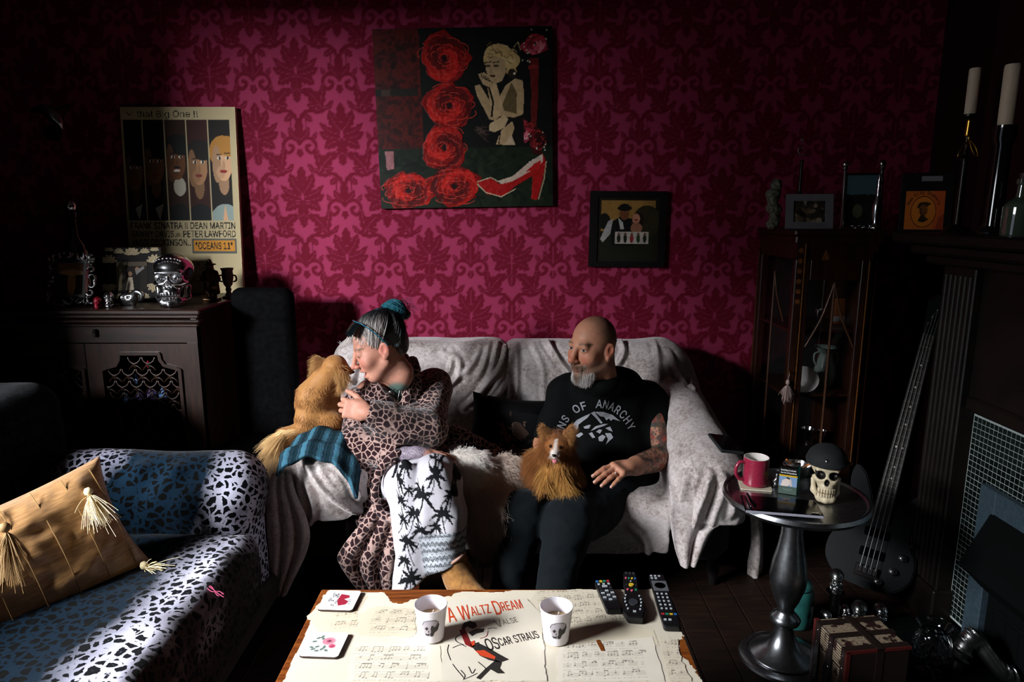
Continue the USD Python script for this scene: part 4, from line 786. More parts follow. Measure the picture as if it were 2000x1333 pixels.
fur(man, 'stubble', (hw, hf), 30000, lambda P, N: np.full(len(P), .0045), lambda P, N: np.tile(HR @ vec(0, -.3, -1), (len(P), 1)), lambda P, N: np.tile(srgb('4a423c'), (len(P), 1)), .0006, 6, .6, 0, 3, 0, on_head(lambda p: (p[:, 1] < .028) & (p[:, 2] > -.075 + .9 * np.maximum(-p[:, 1] - .03, 0)) & (p[:, 2] < .085) & ~((np.abs(p[:, 0]) > .070) & (np.abs(p[:, 2] + .004) < .04) & (p[:, 1] > -.04))), 'hair', .2)
# clothes
mottled('black_cotton', srgb('040505'), srgb('070808'), 30, .9, bump=.2, specular_ior_level=.12); mottled('dark_denim', srgb('05090b'), srgb('0a1013'), 260, .85, bump=.2, specular_ior_level=.15, sheen_weight=.06, sheen_tint=(.6, .8, 1))
B = Blob(.0065, .06); B.ball(W(1185, 815, 2.88), (.205, .140, .205)); B.ball(W(1192, 905, 2.80), (.205, .165, .17)); B.cone(W(1112, 768, 2.87), W(1262, 780, 2.93), .082, .086); B.cone(W(1160, 745, 2.84), W(1215, 748, 2.88), .07, .07, .05)
B.cone(W(1268, 790, 2.92), W(1297, 862, 2.79), .082, .076, .05); B.cone(W(1100, 788, 2.87), W(1072, 850, 2.82), .075, .07, .05); B.slab(W(1195, 930, 2.82), (.19, .14, .10), .08)
B.ball(H2((0, -.042, -.142)), (.100, .102, .05), None, .05); B.cone(W(1165, 775, 2.80), W(1205, 780, 2.86), .080, .080, .05); B.cone(H2((0, -.02, -.03)), H2((0, -.040, -.088)), .066, .071, .010, True); e2 = W(1306, 905, 2.68); B.cone(W(1302, 878, 2.745), e2, .066, .07, .01, True)
sv, sf_ = B.mesh(); sv, sf_ = wrinkle((sv, sf_), .030, 6, 21); sv, sf_ = wrinkle((sv, sf_), .008, 16, 22)
shirt = part(man, 'tshirt', (sv, sf_), 'black_cotton', True, world=True)
# the shirt's print: flat letters and a badge, laid on the cloth by casting rays from the front of the chest
_tm = trimesh.Trimesh(sv, sf_, process=False); _fn = _tm.triangles_center; import shapely.affinity
def on_shirt(m, o, X, Z, off=.003):
    "drops a drawing in the X, Z plane through o onto the cloth along the chest's axis"
    v, f = vf(m); v = trimesh.Trimesh(v, f).subdivide_to_size(.012); f = np.array(v.faces); v = np.array(v.vertices); Y = np.cross(Z, X); p = o + v[:, :1] * X + v[:, 1:2] * Z
    front = sv[normals(sv, sf_) @ Y < -.05]; q2_ = np.stack([(front - o) @ X, (front - o) @ Z], 1); d, i = cKDTree(q2_).query(np.stack([v[:, 0], v[:, 1]], 1), k=6)
    w = 1 / (d + .001); dep = ((((front - o) @ Y)[i]) * w).sum(1) / w.sum(1); return p + Y * (dep - off - v[:, 2])[:, None], f
plain('print_grey', srgb('8e8f94'), .8)
SO = W(1166, 832, 2.70); SX, SZ = unit(vec(1, .10, .10)), unit(vec(.0, .22, 1)); SZ = unit(SZ - SX * (SX @ SZ))
msg, Rr = 'SONS OF ANARCHY', .158
for i, ch in enumerate(msg):
    if ch == ' ': continue
    a = math.radians(168 - i * 148 / (len(msg) - 1)); g = ctext(ch, .034, .0004, True, .8); g = tf(g, rot(0, 0, math.degrees(a) - 90), (Rr * .90 * math.cos(a), -.085 + Rr * math.sin(a), 0)); part(shirt, 'letter', on_shirt(g, SO, SX, SZ), 'print_grey', False, world=True)
for nm, ps in (('blade_print', [(-.082, -.002), (-.06, .022), (-.012, .046), (-.022, .030), (-.055, .004), (-.06, -.012), (-.068, -.018), (-.072, -.008)]), ('blade_print', [(.002, .050), (.03, .047), (.065, .030), (.092, .002), (.066, .014), (.058, .008), (.05, .018), (.042, .012), (.034, .026), (.02, .03)]),
               ('badge_print', [(-.012, .046), (.0, .052), (.012, .03), (.028, .004), (.020, .002), (.006, .024)]), ('badge_print', [(-.04, -.004), (-.02, .002), (-.014, .0), (-.022, -.012), (-.036, -.012)]), ('badge_print', [(-.018, -.022), (.0, -.006), (.03, .0), (.046, -.002), (.03, -.008), (.004, -.014)]), ('badge_print', [(-.026, -.03), (-.014, -.026), (-.006, -.046), (-.016, -.048)]), ('badge_print', [(0, -.026), (.012, -.018), (.022, -.022), (.012, -.034)]),
               ('badge_print', [(.004, -.046), (.02, -.038), (.03, -.046), (.016, -.062), (.004, -.060)]), ('badge_print', [(.034, -.016), (.052, -.012), (.058, -.032), (.046, -.026)]), ('badge_print', [(.030, -.034), (.050, -.036), (.056, -.052), (.038, -.064), (.024, -.074), (.036, -.056)]), ('badge_print', [(-.07, -.036), (-.05, -.024), (-.044, -.032), (-.06, -.044)])):
    part(shirt, nm, on_shirt(prism(shapely.affinity.scale(Polygon(ps).buffer(0), 1.15, 1.12, origin=(0, 0)), .0004), SO, SX, SZ), 'print_grey', False, world=True)
B = Blob(.007, .05)
B.cone(hL, kL, .114, .092, .03); B.cone(kL, aL, .086, .066, .03); B.cone(hR, kR, .114, .092, .03); B.cone(kR, aR, .086, .066, .03); B.slab(W(1200, 965, 2.86), (.19, .14, .09), .08); B.cone(kL + vec(.02, .05, .03), kL + vec(-.02, -.02, -.03), .07, .074, .03)
jm = B.mesh(); jm = wrinkle(jm, .026, 7, 31); jm = wrinkle(jm, .008, 22, 32)
part(man, 'trousers', jm, 'dark_denim', True, world=True)
for a in (aL, aR):
    B = Blob(.007, .03); B.cone(a, a + vec(0, 0, -.05), .05, .048); B.cone(a + vec(0, .0, -.06), a + vec(-.01, -.17, -.065), .045, .040); B.slab(a + vec(0, 0, -.13), (.3, .4, .03), .002, None, .005, True); part(man, 'shoe', B.mesh(), 'black_cotton', True, world=True)
# ---------------------------------------------------------------- the woman
wom = thing('person', 'woman in a leopard print robe leaning nose to nose with the tan dog', 'person', (-.45, 2.75, 0))
WS = 1.02; WC = W(738, 681, 2.63); WR = axes((-.90, -.36, -.34), (-.38, -.06, 1)); WK = srgb('c48a74')
wv, wf = head(WS, True, True, True); wc = head_colours(wv, WS, WK, srgb('8a3f42'), srgb('c06a5c'), None, srgb('6a5044'), True); wc = lerp(wc, srgb('3a1416'), .9 * ((np.abs(wv[:, 0]) < .014) & (np.abs(wv[:, 2] / WS + .068) < .0055) & (wv[:, 1] / WS < .093) & (wv[:, 1] > .07)))
G2 = lambda p: WC + WR @ (np.asarray(p, float) * WS)
ww = wv @ WR.T + WC
B = Blob(.0034, .02)
ls, le, lw = W(850, 752, 2.84), W(836, 838, 2.58), W(716, 806, 2.47)
B.cone(le + (lw - le) * .3, lw, .038, .025, .03); lk = W(692, 801, 2.475); LR = axes(lk - lw, (.05, -1, .35))
hl = hand(B, lw, LR, side=1, curl=(38, 45, 30), spread=.7, s=.94, thumb=(.55, .8, -.25))
rs2, re2, rw2 = W(704, 788, 2.72), W(700, 880, 2.56), W(826, 890, 2.44); rk = W(862, 902, 2.42); RR = axes(rk - rw2, (.1, -.55, 1))
B.cone(re2 + (rw2 - re2) * .3, rw2, .037, .026, .03); hr = hand(B, rw2, RR, side=-1, curl=(30, 30, 20), spread=.6, s=.94, thumb=(.5, .8, -.3))
av, af = B.mesh(); ac = np.tile(WK, (len(av), 1)) * (1 + .25 * fbm(av, 50, 2))[:, None]
n1 = meshkit.fbm(av * 55, 3, 5); t = (av - re2) @ (rw2 - re2) / ((rw2 - re2) @ (rw2 - re2)); near = np.linalg.norm(av - re2 - np.clip(t, 0, 1.2)[:, None] * (rw2 - re2), axis=1) < .05
m = near * ss(1.12, 1.02, t); ac = lerp(ac, srgb('7a8096'), .75 * m); ac = lerp(ac, srgb('2a3040'), .75 * m * (np.abs(np.sin(np.linalg.norm(av - W(806, 893, 2.43), axis=1) * 420)) < .30)); ac = lerp(ac, srgb('2a3040'), .5 * m * (np.abs(n1 - .5) < .03))
B2 = Blob(.008, .05); B2.cone(G2((0, -.042, -.10)), W(776, 758, 2.76), .044, .050, .03); B2.cone(W(776, 758, 2.76), W(785, 790, 2.76), .05, .06, .03); B2.ball(W(785, 800, 2.80), (.135, .09, .15)); B2.ball(W(800, 900, 2.80), (.14, .11, .13)); B2.cone(ls, le, .042, .038); B2.cone(rs2, re2, .042, .038); B2.cone(W(720, 765, 2.74), W(845, 760, 2.84), .05, .05)
hA, kA, aA = W(825, 960, 2.78), W(852, 938, 2.33), W(872, 1100, 2.25); hB, kB, aB = W(770, 960, 2.78), W(795, 945, 2.36), vec(-.36, 2.20, .12)
B2.cone(hA, kA, .06, .045); B2.cone(kA, aA, .042, .032); B2.cone(hB, kB, .06, .045); B2.cone(kB, aB, .042, .032)
tv, tf_ = B2.mesh(); tc = np.tile(WK, (len(tv), 1)); cz = W(780, 776, 2.68); dd = (tv - cz); m = ss(.075, .05, np.sqrt((dd[:, 0] - .005) ** 2 + (dd[:, 2] * .8) ** 2)) * (tv[:, 1] < 2.80)
tc = lerp(tc, srgb('3e7670'), m * .85); tc = lerp(tc, srgb('8aa8a0'), m * .7 * (meshkit.fbm(tv * 60, 2, 4) > .56))
dd = ww - cz; m = ss(.075, .05, np.sqrt((dd[:, 0] - .005) ** 2 + (dd[:, 2] * .8) ** 2)) * (ww[:, 1] < 2.80); wc = lerp(wc, srgb('3e7670'), m * .85)
part(wom, 'body', cat((ww, wf), (av, af), (tv, tf_)), 'skin', True, world=True, col=np.vstack([wc, ac, tc]))
nails(wom, hr[:4], 'nail'); nails(wom, hl[:4], 'nail')
# hair: grey swept back from the forehead, dark behind, a teal bun on top
BUN = W(766, 607, 2.70)
B = Blob(.004, .02); B.ball((0, -.030, .038), (.079, .092, .083)); B.ball((0, -.075, .01), (.070, .050, .075)); B.ball((0, .09, -.02), (.12, .062, .1), None, .02, True); B.slab((0, .02, -.10), (.2, .075, .10), .02, None, .02, True)
for q in (-1, 1): B.ball((q * .082, .0, -.018), (.026, .026, .036), None, .01, True)
cv, cf = B.mesh(); cv = cv * WS; lc = cv / WS
front = ss(.0, .05, lc[:, 1] - .9 * (lc[:, 2] - .06)); cc = lerp(np.tile(srgb('15110f'), (len(cv), 1)), srgb('a1968e'), front); cc *= (1 + .8 * fbm(lc * vec(1, .3, 1), 90, 4))[:, None]
hp = part(wom, 'hair', (cv @ WR.T + WC, cf), 'hair', True, world=True, col=np.clip(cc, 0, 1))
r = np.random.default_rng(11); S, Cc = [], []
Ri = WR.T @ (BUN - WC) / WS
for i in range(2600):
    a = r.uniform(-1, 1); side = a * 1.45; u = r.random(); fr = 1 - u
    if u < .62: root = vec(.079 * math.sin(side) , .082 * math.cos(side) - .010 + .006 * r.normal(), .066 - .055 * (1 - math.cos(side)) + .008 * r.normal()); col = srgb(['c9c0ba', 'b3a8a2', '8f857f', 'd8d0ca', '6a605c'][i % 5])
    else: th = r.uniform(0, 6.28); root = vec(.076 * math.cos(th), -.07 + .045 * math.sin(th), -.015 + .03 * r.random()); col = srgb(['1a1614', '241f1d', '0f0c0b', '5a524e'][i % 4])
    end = Ri + r.normal(size=3) * .010; mid = (root + end) / 2; out = unit(mid - vec(0, -.03, .01)); mid = vec(0, -.03, .035) + out * (.103 + .006 * r.random()); mid2 = .5 * (mid + root) ; mid2 = vec(0, -.03, .035) + unit(mid2 - vec(0, -.03, .035)) * max(.098, np.linalg.norm(mid2 - vec(0, -.03, .035)))
    S.append(spline([vec(0, -.03, .02) + (root - vec(0, -.03, .02)) * .95, mid2, mid, end], 9) * WS @ WR.T + WC); tt_ = ss(.25, .62, np.linspace(0, 1, 9))[:, None] if u < .62 else np.ones((9, 1)); Cc.append((col * (1 - tt_) + srgb(['171412', '211c1a', '2c2624', '1c3a42'][i % 4]) * tt_) * (.7 + .5 * r.random()))
curves(hp, 'strands', np.array(S), np.linspace(.0014, .0009, 9), 'hair', np.clip(Cc, 0, 1), world=True)
S, Cc = [], []
for i in range(110):              # loose wisps at the brow, the nape and behind the ear
    k = i % 3; e = r.normal(size=3)
    if k == 0: p = [vec(.03 * e[0], .085, .070 + .006 * e[1]), vec(.035 * e[0], .105 + .004 * e[1], .062), vec(.04 * e[0], .118 + .006 * e[2], .060 + .008 * e[1])]; c = srgb('cfc6c0')
    elif k == 1: p = [vec(.078, -.02 + .006 * e[0], .02), vec(.086, -.032 + .005 * e[1], -.03), vec(.082, -.050 + .008 * e[2], -.075 + .012 * e[0])]; c = srgb('c2b8b2')
    else: p = [Ri + .02 * e, Ri + vec(0, -.05, .01) + .02 * e, Ri + vec(.01, -.07, -.035) + .018 * r.normal(size=3)]; c = srgb('1f2a2c')
    S.append(spline(p, 7) * WS @ WR.T + WC); Cc.append(c * (.7 + .5 * r.random()))
curves(hp, 'loose_wisps', np.array(S), np.linspace(.0011, .0006, 7), 'hair', np.clip(Cc, 0, 1), world=True)
B = Blob(.004, .02); B.ball(BUN, (.046, .046, .043)); B.ball(BUN + vec(.040, .01, -.014), (.030, .03, .024)); B.cone(BUN + vec(0, 0, -.03), G2((0, -.05, .11)), .028, .034)
bv, bf = B.mesh(); bunp = part(wom, 'hair_bun', wrinkle((bv, bf), .012, 60, 3), 'hair', True, world=True, col=np.clip(lerp(np.tile(srgb('1c5560'), (len(bv), 1)), srgb('12181a'), ss(.02, .05, (bv - BUN)[:, 0])) * (1 + 1.0 * fbm(bv, 70, 8))[:, None], 0, 1), label='teal-dyed messy bun')
S, Cc = [], []
for i in range(420):
    n = unit(r.normal(size=3)); t_ = unit(np.cross(n, vec(.3, -1, .4) + .3 * r.normal(size=3))); a0 = r.uniform(0, 6.28); R_ = .045 + .005 * r.random(); t = np.linspace(0, r.uniform(1.2, 2.6), 9); b_ = np.cross(unit(vec(.3, -1, .4) + .35 * r.normal(size=3)), n); b_ = unit(b_)
    S.append(BUN + vec(.008, 0, -.003) + R_ * (np.cos(t)[:, None] * n + np.sin(t)[:, None] * b_)); Cc.append(srgb(['2a7080', '1f5a68', '3a8492', '16424c'][i % 4]) * (.7 + .6 * r.random()))
curves(bunp, 'strands', np.array(S), .0012, 'hair', np.clip(Cc, 0, 1), world=True)
# jewellery
for q, zz in ((1, -.036), (1, -.030)):
    if zz == -.036: part(wom, 'hoop_earring', tube([G2((.080 + .001 * math.sin(a), -.002 + .011 * math.cos(a), -.050 + .011 * math.sin(a))) for a in np.linspace(0, 6.28, 25)], .0018, 6, False), 'silver', True, world=True)
    else: part(wom, 'ear_stud', lathe([(0, 0), (.003, .001), (.003, .003), (0, .005)], 10, G2((.081, -.006, -.030)), WR @ rot(0, 90, 0)), 'silver', True, world=True)
nk = [W(736, 752, 2.66), W(752, 758, 2.65), W(766, 764, 2.66), W(778, 752, 2.69), W(788, 735, 2.72)]
plain('leather_cord', srgb('14100e'), .6); part(wom, 'necklace', tube(spline(nk, 30), .0016, 6), 'leather_cord', True, world=True); part(wom, 'pendant', lathe([(0, -.003), (.011, -.002), (.013, 0), (.011, .002), (0, .003)], 20, W(764, 769, 2.655), rot(90, 0, 0)), 'silver', True, world=True)
part(wom, 'necklace', tube(spline([W(790, 728, 2.72), W(784, 752, 2.68), W(778, 775, 2.665), W(776, 800, 2.655)], 20), .0012, 6), 'silver', True, world=True)
sg = thing('sunglasses', 'teal framed sunglasses pushed up on the woman grey hair', 'sunglasses', G2((0, .03, .12)))
plain('teal_plastic', srgb('1f5f74'), .3); plain('dark_lens', srgb('0a0e10'), .08)
g0 = lambda q: [G2((q * .088, -.030, .010)), G2((q * .094, -.012, .052)), G2((q * .088, .010, .092)), G2((q * .072, .030, .122))]
for q in (1, -1): part(sg, 'temple_arm', tube(spline(g0(q), 16), .0024, 6), 'teal_plastic', True, world=True)
part(sg, 'bridge_bar', tube(spline([G2((.072, .030, .122)), G2((.036, .042, .132)), G2((0, .044, .133)), G2((-.036, .042, .132)), G2((-.072, .030, .122))], 16), .0024, 6), 'teal_plastic', True, world=True)
for q in (-1, 1):
    u = grid(lambda a, b: np.stack([q * (.006 + .064 * a), .044 - .014 * a ** 1.6 + .050 * b, .133 - .011 * a ** 1.6 - .022 * b - .012 * b * b], -1), 8, 6); part(sg, 'lens', thicken((np.array([G2(p) for p in u[0]]), u[1]), .0015), 'dark_lens', True, world=True)
# robe
leopard('brown_leopard', 44, [(0, srgb('b0948a')), (.13, srgb('a88a80')), (.20, srgb('2a1418')), (.5, srgb('1c0c10')), (.8, srgb('2e1c1c'))], .006, rough=.9, feature='distance_to_edge', na=.16)
B = Blob(.0055, .05)
B.ball(W(795, 808, 2.81), (.175, .115, .165)); B.ball(W(800, 905, 2.80), (.175, .14, .14)); B.cone(W(716, 790, 2.74), W(842, 762, 2.86), .058, .072)
B.cone(ls, le, .072, .066, .04); B.cone(le, lw + (le - lw) * .06, .070, .056, .04); B.cone(le + vec(0, 0, -.02), lw + (le - lw) * .25 + vec(0, 0, -.035), .05, .04, .04)
B.cone(rs2, re2, .068, .066, .04); B.cone(re2, re2 + (rw2 - re2) * .60, .066, .056, .04); B.cone(W(700, 870, 2.56), W(735, 940, 2.60), .07, .08)
B.cone(W(716, 900, 2.62), W(724, 1010, 2.52), .07, .06); B.cone(W(890, 850, 2.86), W(1000, 902, 2.84), .045, .03)
c0 = W(785, 762, 2.66); B.cone(G2((0, -.02, -.13)), W(782, 790, 2.62), .046, .034, .02, True); B.cone(lw + (le - lw) * .10, lw, .044, .046, .008, True); B.cone(re2 + (rw2 - re2) * .56, rw2, .044, .047, .008, True)
for pts, rr in (([(742, 850, 2.50), (780, 852, 2.50), (822, 846, 2.52)], .02), ([(735, 868, 2.50), (775, 880, 2.55), (815, 868, 2.56)], .02), ([(848, 770, 2.76), (842, 800, 2.68), (830, 815, 2.60)], .018), ([(815, 760, 2.74), (815, 790, 2.70), (790, 815, 2.58)], .018), ([(742, 795, 2.68), (748, 812, 2.62), (740, 822, 2.56)], .016), ([(690, 880, 2.5), (700, 915, 2.52), (722, 945, 2.54)], .02)): ridge(B, pts, rr, k=.04)
rb = B.mesh(); rb = wrinkle(rb, .020, 11, 41); rb = wrinkle(rb, .006, 26, 42)
robe = part(wom, 'robe', rb, 'brown_leopard', True, world=True)
B = Blob(.005, .02)
for pts in ([(790, 700, 2.78), (794, 730, 2.70), (796, 765, 2.665), (792, 808, 2.655)], [(806, 706, 2.80), (812, 738, 2.72), (808, 778, 2.68), (796, 815, 2.655)]): B.chain(spline([W(*p) for p in pts], 12), .021 * np.ones(12), .012)
for pts in ([(722, 752, 2.68), (742, 766, 2.655), (764, 788, 2.65), (788, 812, 2.65)], [(712, 765, 2.68), (735, 785, 2.655), (762, 808, 2.65)]): B.chain(spline([W(*p) for p in pts], 12), .021 * np.ones(12), .012)
part(robe, 'collar', wrinkle(B.mesh(), .012, 26, 3), 'brown_leopard', True, world=True)
edge = spline([W(*p) for p in ((778, 884, 2.34), (752, 905, 2.34), (736, 935, 2.33), (732, 970, 2.33), (742, 1000, 2.32), (762, 1012, 2.31), (785, 1016, 2.29))], 40)
B = Blob(.004, .012); B.chain(edge, .0125 * (1 + .2 * np.sin(np.arange(40) * 1.9)), .008); part(robe, 'rolled_edge', B.mesh(), 'brown_leopard', True, world=True)
f1 = hang(([(728, 985, 0), (706, 1020, 0), (668, 1070, 0), (658, 1100, 0), (690, 1140, 0), (735, 1175, 0)], [(790, 990, 0), (790, 1040, 0), (785, 1090, 0), (782, 1130, 0), (778, 1165, 0), (775, 1185, 0)]), 2.33, .01, 60, 44, .022, 3.2)
part(robe, 'skirt', f1, 'brown_leopard', True, world=True)
# trousers: white cotton with black palms and a patterned hem
B = Blob(.0037, .045); B.cone(hA, kA, .095, .082); B.cone(kA, W(860, 1010, 2.28), .084, .088); B.cone(W(860, 1010, 2.28), W(868, 1090, 2.245), .086, .074); B.cone(hB, kB, .09, .076); B.cone(kB, W(808, 1050, 2.27), .076, .062); B.cone(W(808, 1050, 2.27), vec(-.36, 2.2, .16), .062, .062); B.ball(W(800, 955, 2.78), (.15, .12, .09))
B.slab(aA + unit(aA - kA) * .085 + vec(.01, 0, .02), (.15, .12, .07), .004, axes(vec(-.35, 0, 1), vec(.2, -1, 0)).T[[0, 2, 1]].T if False else rot(0, -28, 0), .008, True)
for pts in ([(845, 905, 2.26), (838, 960, 2.22), (832, 1030, 2.20)], [(790, 905, 2.28), (800, 980, 2.25), (800, 1060, 2.22)], [(868, 930, 2.26), (880, 1000, 2.21), (878, 1050, 2.19)], [(858, 920, 2.25), (862, 1000, 2.20)]): ridge(B, pts, .014, k=.05)
pv, pf = B.mesh(); pv, pf = wrinkle((pv, pf), .016, 10, 51); 
U = pv[:, 0] + .35 * (pv[:, 1] - 2.3) * 0; V = pv[:, 2] - .35 * (pv[:, 1] - 2.3)
mask = np.zeros(len(pv)); rr = np.random.default_rng(8)
def palm(u0, v0, s, lean, hd):
    x, y = (U - u0) / s, (V - v0) / s; tr = (y < 0) & (y > -2.3) & (np.abs(x - lean * y * np.abs(y) * .25) < .055); mask[tr] = 1
    for k in range(9):
        a = math.radians(-35 + 250 * k / 8) + rr.normal() * .12; L = rr.uniform(.8, 1.2); dx, dy = math.cos(a), math.sin(a)
        t = (x * dx + y * dy) / L; y2 = y + .45 * np.clip(t, 0, 1) ** 2; t = (x * dx + y2 * dy) / L; l = -x * dy + y2 * dx; hw = .15 * np.sin(np.pi * np.clip(t, 0, 1) ** .8) ** .7 * (.7 + .3 * np.abs(np.sin(t * 13 + k)))
        mask[(t > 0) & (t < 1) & (np.abs(l) < hw)] = 1
for (px, py, s, ln) in ((775, 925, .034, -.6), (790, 905, .030, .5), (830, 935, .046, .7), (868, 962, .040, -.5), (812, 975, .034, .6), (828, 1000, .040, .7), (785, 960, .026, -.4), (872, 1005, .036, .5), (800, 1025, .036, -.5), (852, 902, .034, .7), (808, 1085, .040, .4), (806, 1145, .042, -.3), (785, 1120, .03, .4), (800, 940, .022, .4), (856, 990, .03, -.5), (790, 990, .026, .6), (884, 935, .034, .5), (795, 1060, .028, .5)): p = W(px, py, 2.25); palm(p[0], p[2], s, ln, 0)
pc = lerp(np.tile(srgb('bcb8be'), (len(pv), 1)), srgb('0c0c10'), mask)
ax = unit(kA - aA); hgt = (pv - aA) @ ax; onA = (pv[:, 0] > W(828, 1050, 2.25)[0] - .15 * (hgt - .04)); ring = (hgt < .125) & onA & (pv[:, 2] < .47); sid = unit(np.cross(ax, vec(0, 1, 0))); cu = (pv - aA) @ sid
zig = np.abs(((cu * 60) % 1) - .5) * 2; band = np.abs(((hgt * 38 + .35 * zig) % 1) - .5) * 2; g = np.where(band > .62, .8, np.where(np.abs(((cu * 120 + hgt * 90) % 1) - .5) > .32, .55, .12)); g = np.where((hgt * 38 / 2 % 1) < .10, .75, g)
pc[ring] = (srgb('c8ccd2') * g[:, None] + srgb('1a1f26') * (1 - g[:, None]))[ring]
part(wom, 'trousers', (pv, pf), 'cloth_print', True, world=True, col=pc)
mottled('suede', srgb('8a5a26'), srgb('b07a38'), 60, .85, bump=.2, sheen_weight=.3); plain('fleece_trim', srgb('c79a86'), .95)
def boot(a, toe, up):
    d = unit(toe - a); B = Blob(.004, .03); top = a + unit(up) * .075; B.cone(top, a, .056, .052); B.cone(a + vec(0, 0, -.01), a + d * .12 + vec(0, 0, -.02) * 0, .050, .040); B.ball(a + d * .14, (.044, .044, .04)); B.slab(top + unit(up) * .06, (.1, .1, .055), .004, axes((0, 1, 0), up), .006, True)
    b = part(wom, 'boot', B.mesh(), 'suede', True, world=True); R_ = axes(np.cross(up, (1, 0, 0)), up); ring_ = [top + unit(up) * .002 + .0545 * (R_[:, 0] * math.cos(q) + R_[:, 1] * math.sin(q)) for q in np.linspace(0, 2 * math.pi, 33)]
    part(b, 'fleece_trim', tube(ring_, .007, 8, False), 'fleece_trim', True, world=True); part(b, 'seam', tube([a + unit(up) * .012 + .0545 * (R_[:, 0] * math.cos(q) + R_[:, 1] * math.sin(q)) for q in np.linspace(0, 2 * math.pi, 33)], .0022, 6, False), 'leather_cord', True, world=True)
boot(W(898, 1128, 2.23), W(955, 1195, 2.15), vec(-.42, .1, .9)); boot(vec(-.35, 2.17, .062), vec(-.33, 2.0, .055), vec(0, .1, 1))
# ================================================================ the three dogs, the cushion and the blanket on the sofa
plain('dog_nose', srgb('0c0a0a'), .3); plain('dog_tongue', srgb('c06a74'), .4)
def flowmix(*fs):
    "flow: weighted blend of directions around centres: (centre, radius, direction)"
    def f(P, N):
        out = np.zeros_like(P); tot = np.zeros(len(P))
        for c, r_, d in fs: w = np.exp(-(np.linalg.norm(P - c, axis=1) / r_) ** 2) + 1e-4; out += w[:, None] * np.asarray(d, float); tot += w
        return out / tot[:, None]
    return f
def patches(base, *ps):
    def f(P, N):
        c = np.tile(srgb(base), (len(P), 1))
        for ctr, r_, col in ps: c = lerp(c, srgb(col), ss(r_ * 1.25, r_ * .6, np.linalg.norm(P - ctr, axis=1)))
        return c
    return f
def body(parent, B, colour, wr=.01):
    m = B.mesh(); m = wrinkle(m, wr, 14, 5); return part(parent, 'body', m, 'fur', True, world=True, col=colour(m[0], None)), m
# tan dog sitting on the sofa arm with its back to us
d1 = thing('dog', 'tan long-haired dog sitting on the left sofa arm with its back turned', 'dog', W(612, 838, 2.66))
B = Blob(.005, .04)
rump, mid, shd, hd = W(612, 806, 2.66), W(612, 775, 2.66), W(634, 742, 2.67), W(655, 716, 2.65)
B.chain([rump, mid, shd], [.064, .060, .052]); B.ball(W(600, 824, 2.64), (.042, .05, .05)); B.ball(W(648, 822, 2.66), (.05, .06, .045)); B.cone(shd, hd, .042, .036, .03); B.ball(hd, (.040, .044, .036)); B.cone(hd + vec(.012, -.01, -.002), W(684, 725, 2.66), .022, .013, .02); B.cone(W(648, 770, 2.70), W(664, 835, 2.72), .03, .018)
tail = [W(604, 836, 2.62), W(575, 842, 2.60), W(548, 852, 2.57), W(540, 875, 2.55), W(538, 895, 2.54)]
B.chain(spline(tail, 8), np.linspace(.022, .016, 8), .02)
tn = lambda P, N: lerp(lerp(np.tile(srgb('a8743e'), (len(P), 1)), srgb('d8b27a'), ss(.02, -.03, P[:, 0] - W(580, 850, 2.60)[0]) * (P[:, 2] < W(560, 835, 2.60)[2])), srgb('c9bfb4'), ss(W(560, 868, 2.60)[2], W(560, 892, 2.60)[2], P[:, 2]) * (P[:, 0] < W(598, 850, 2.60)[0]))
b1, m1 = body(d1, B, tn)
F1 = flowmix((hd, .05, (-.5, 0, -.6)), (shd, .06, (-.35, -.1, -1)), (mid, .08, (-.1, 0, -1)), (rump, .07, (-.15, 0, -1)), (tail[1], .05, (-1, 0, -.2)), (tail[2], .05, (-.7, 0, -.8)), (tail[4], .06, (-.2, 0, -1)), (W(684, 725, 2.66), .03, (-1, 0, 0)))
tl_ = lambda P, N: np.where(P[:, 0] < W(592, 850, 2.60)[0], np.where(P[:, 2] < W(580, 838, 2.60)[2], .075, .02), np.where(P[:, 0] > W(668, 725, 2.66)[0], .005, np.where(P[:, 2] > W(640, 745, 2.66)[2], .010, .014)))
fur(b1, 'coat', m1, 16000, tl_, F1, tn, .0011, 1, .22, .04, 5, .2, wob=.16)
for side, (a, b, c) in (('l', (W(642, 712, 2.66), W(622, 706, 2.66), W(616, 722, 2.66))), ('r', (W(662, 720, 2.62), W(670, 735, 2.59), W(664, 752, 2.60)))):
    B = Blob(.003, .01); B.chain([a, b, c], [.015, .014, .006]); em = B.mesh(); ear = part(d1, 'ear', em, 'fur', True, world=True, col=srgb('9a6634'))
    fur(ear, 'ear_fringe', em, 1400, lambda P, N: np.full(len(P), .032), lambda P, N: np.tile((-.7, -.1, -.5) if side == 'l' else (.1, -.1, -1.0), (len(P), 1)), lambda P, N: np.tile(srgb('b98a52'), (len(P), 1)), .0010, 7, .3, .1, 5, .3)
part(d1, 'nose', lathe([(0, -.007), (.007, -.004), (.008, .002), (0, .007)], 14, W(689, 727, 2.66)), 'dog_nose', True, world=True)
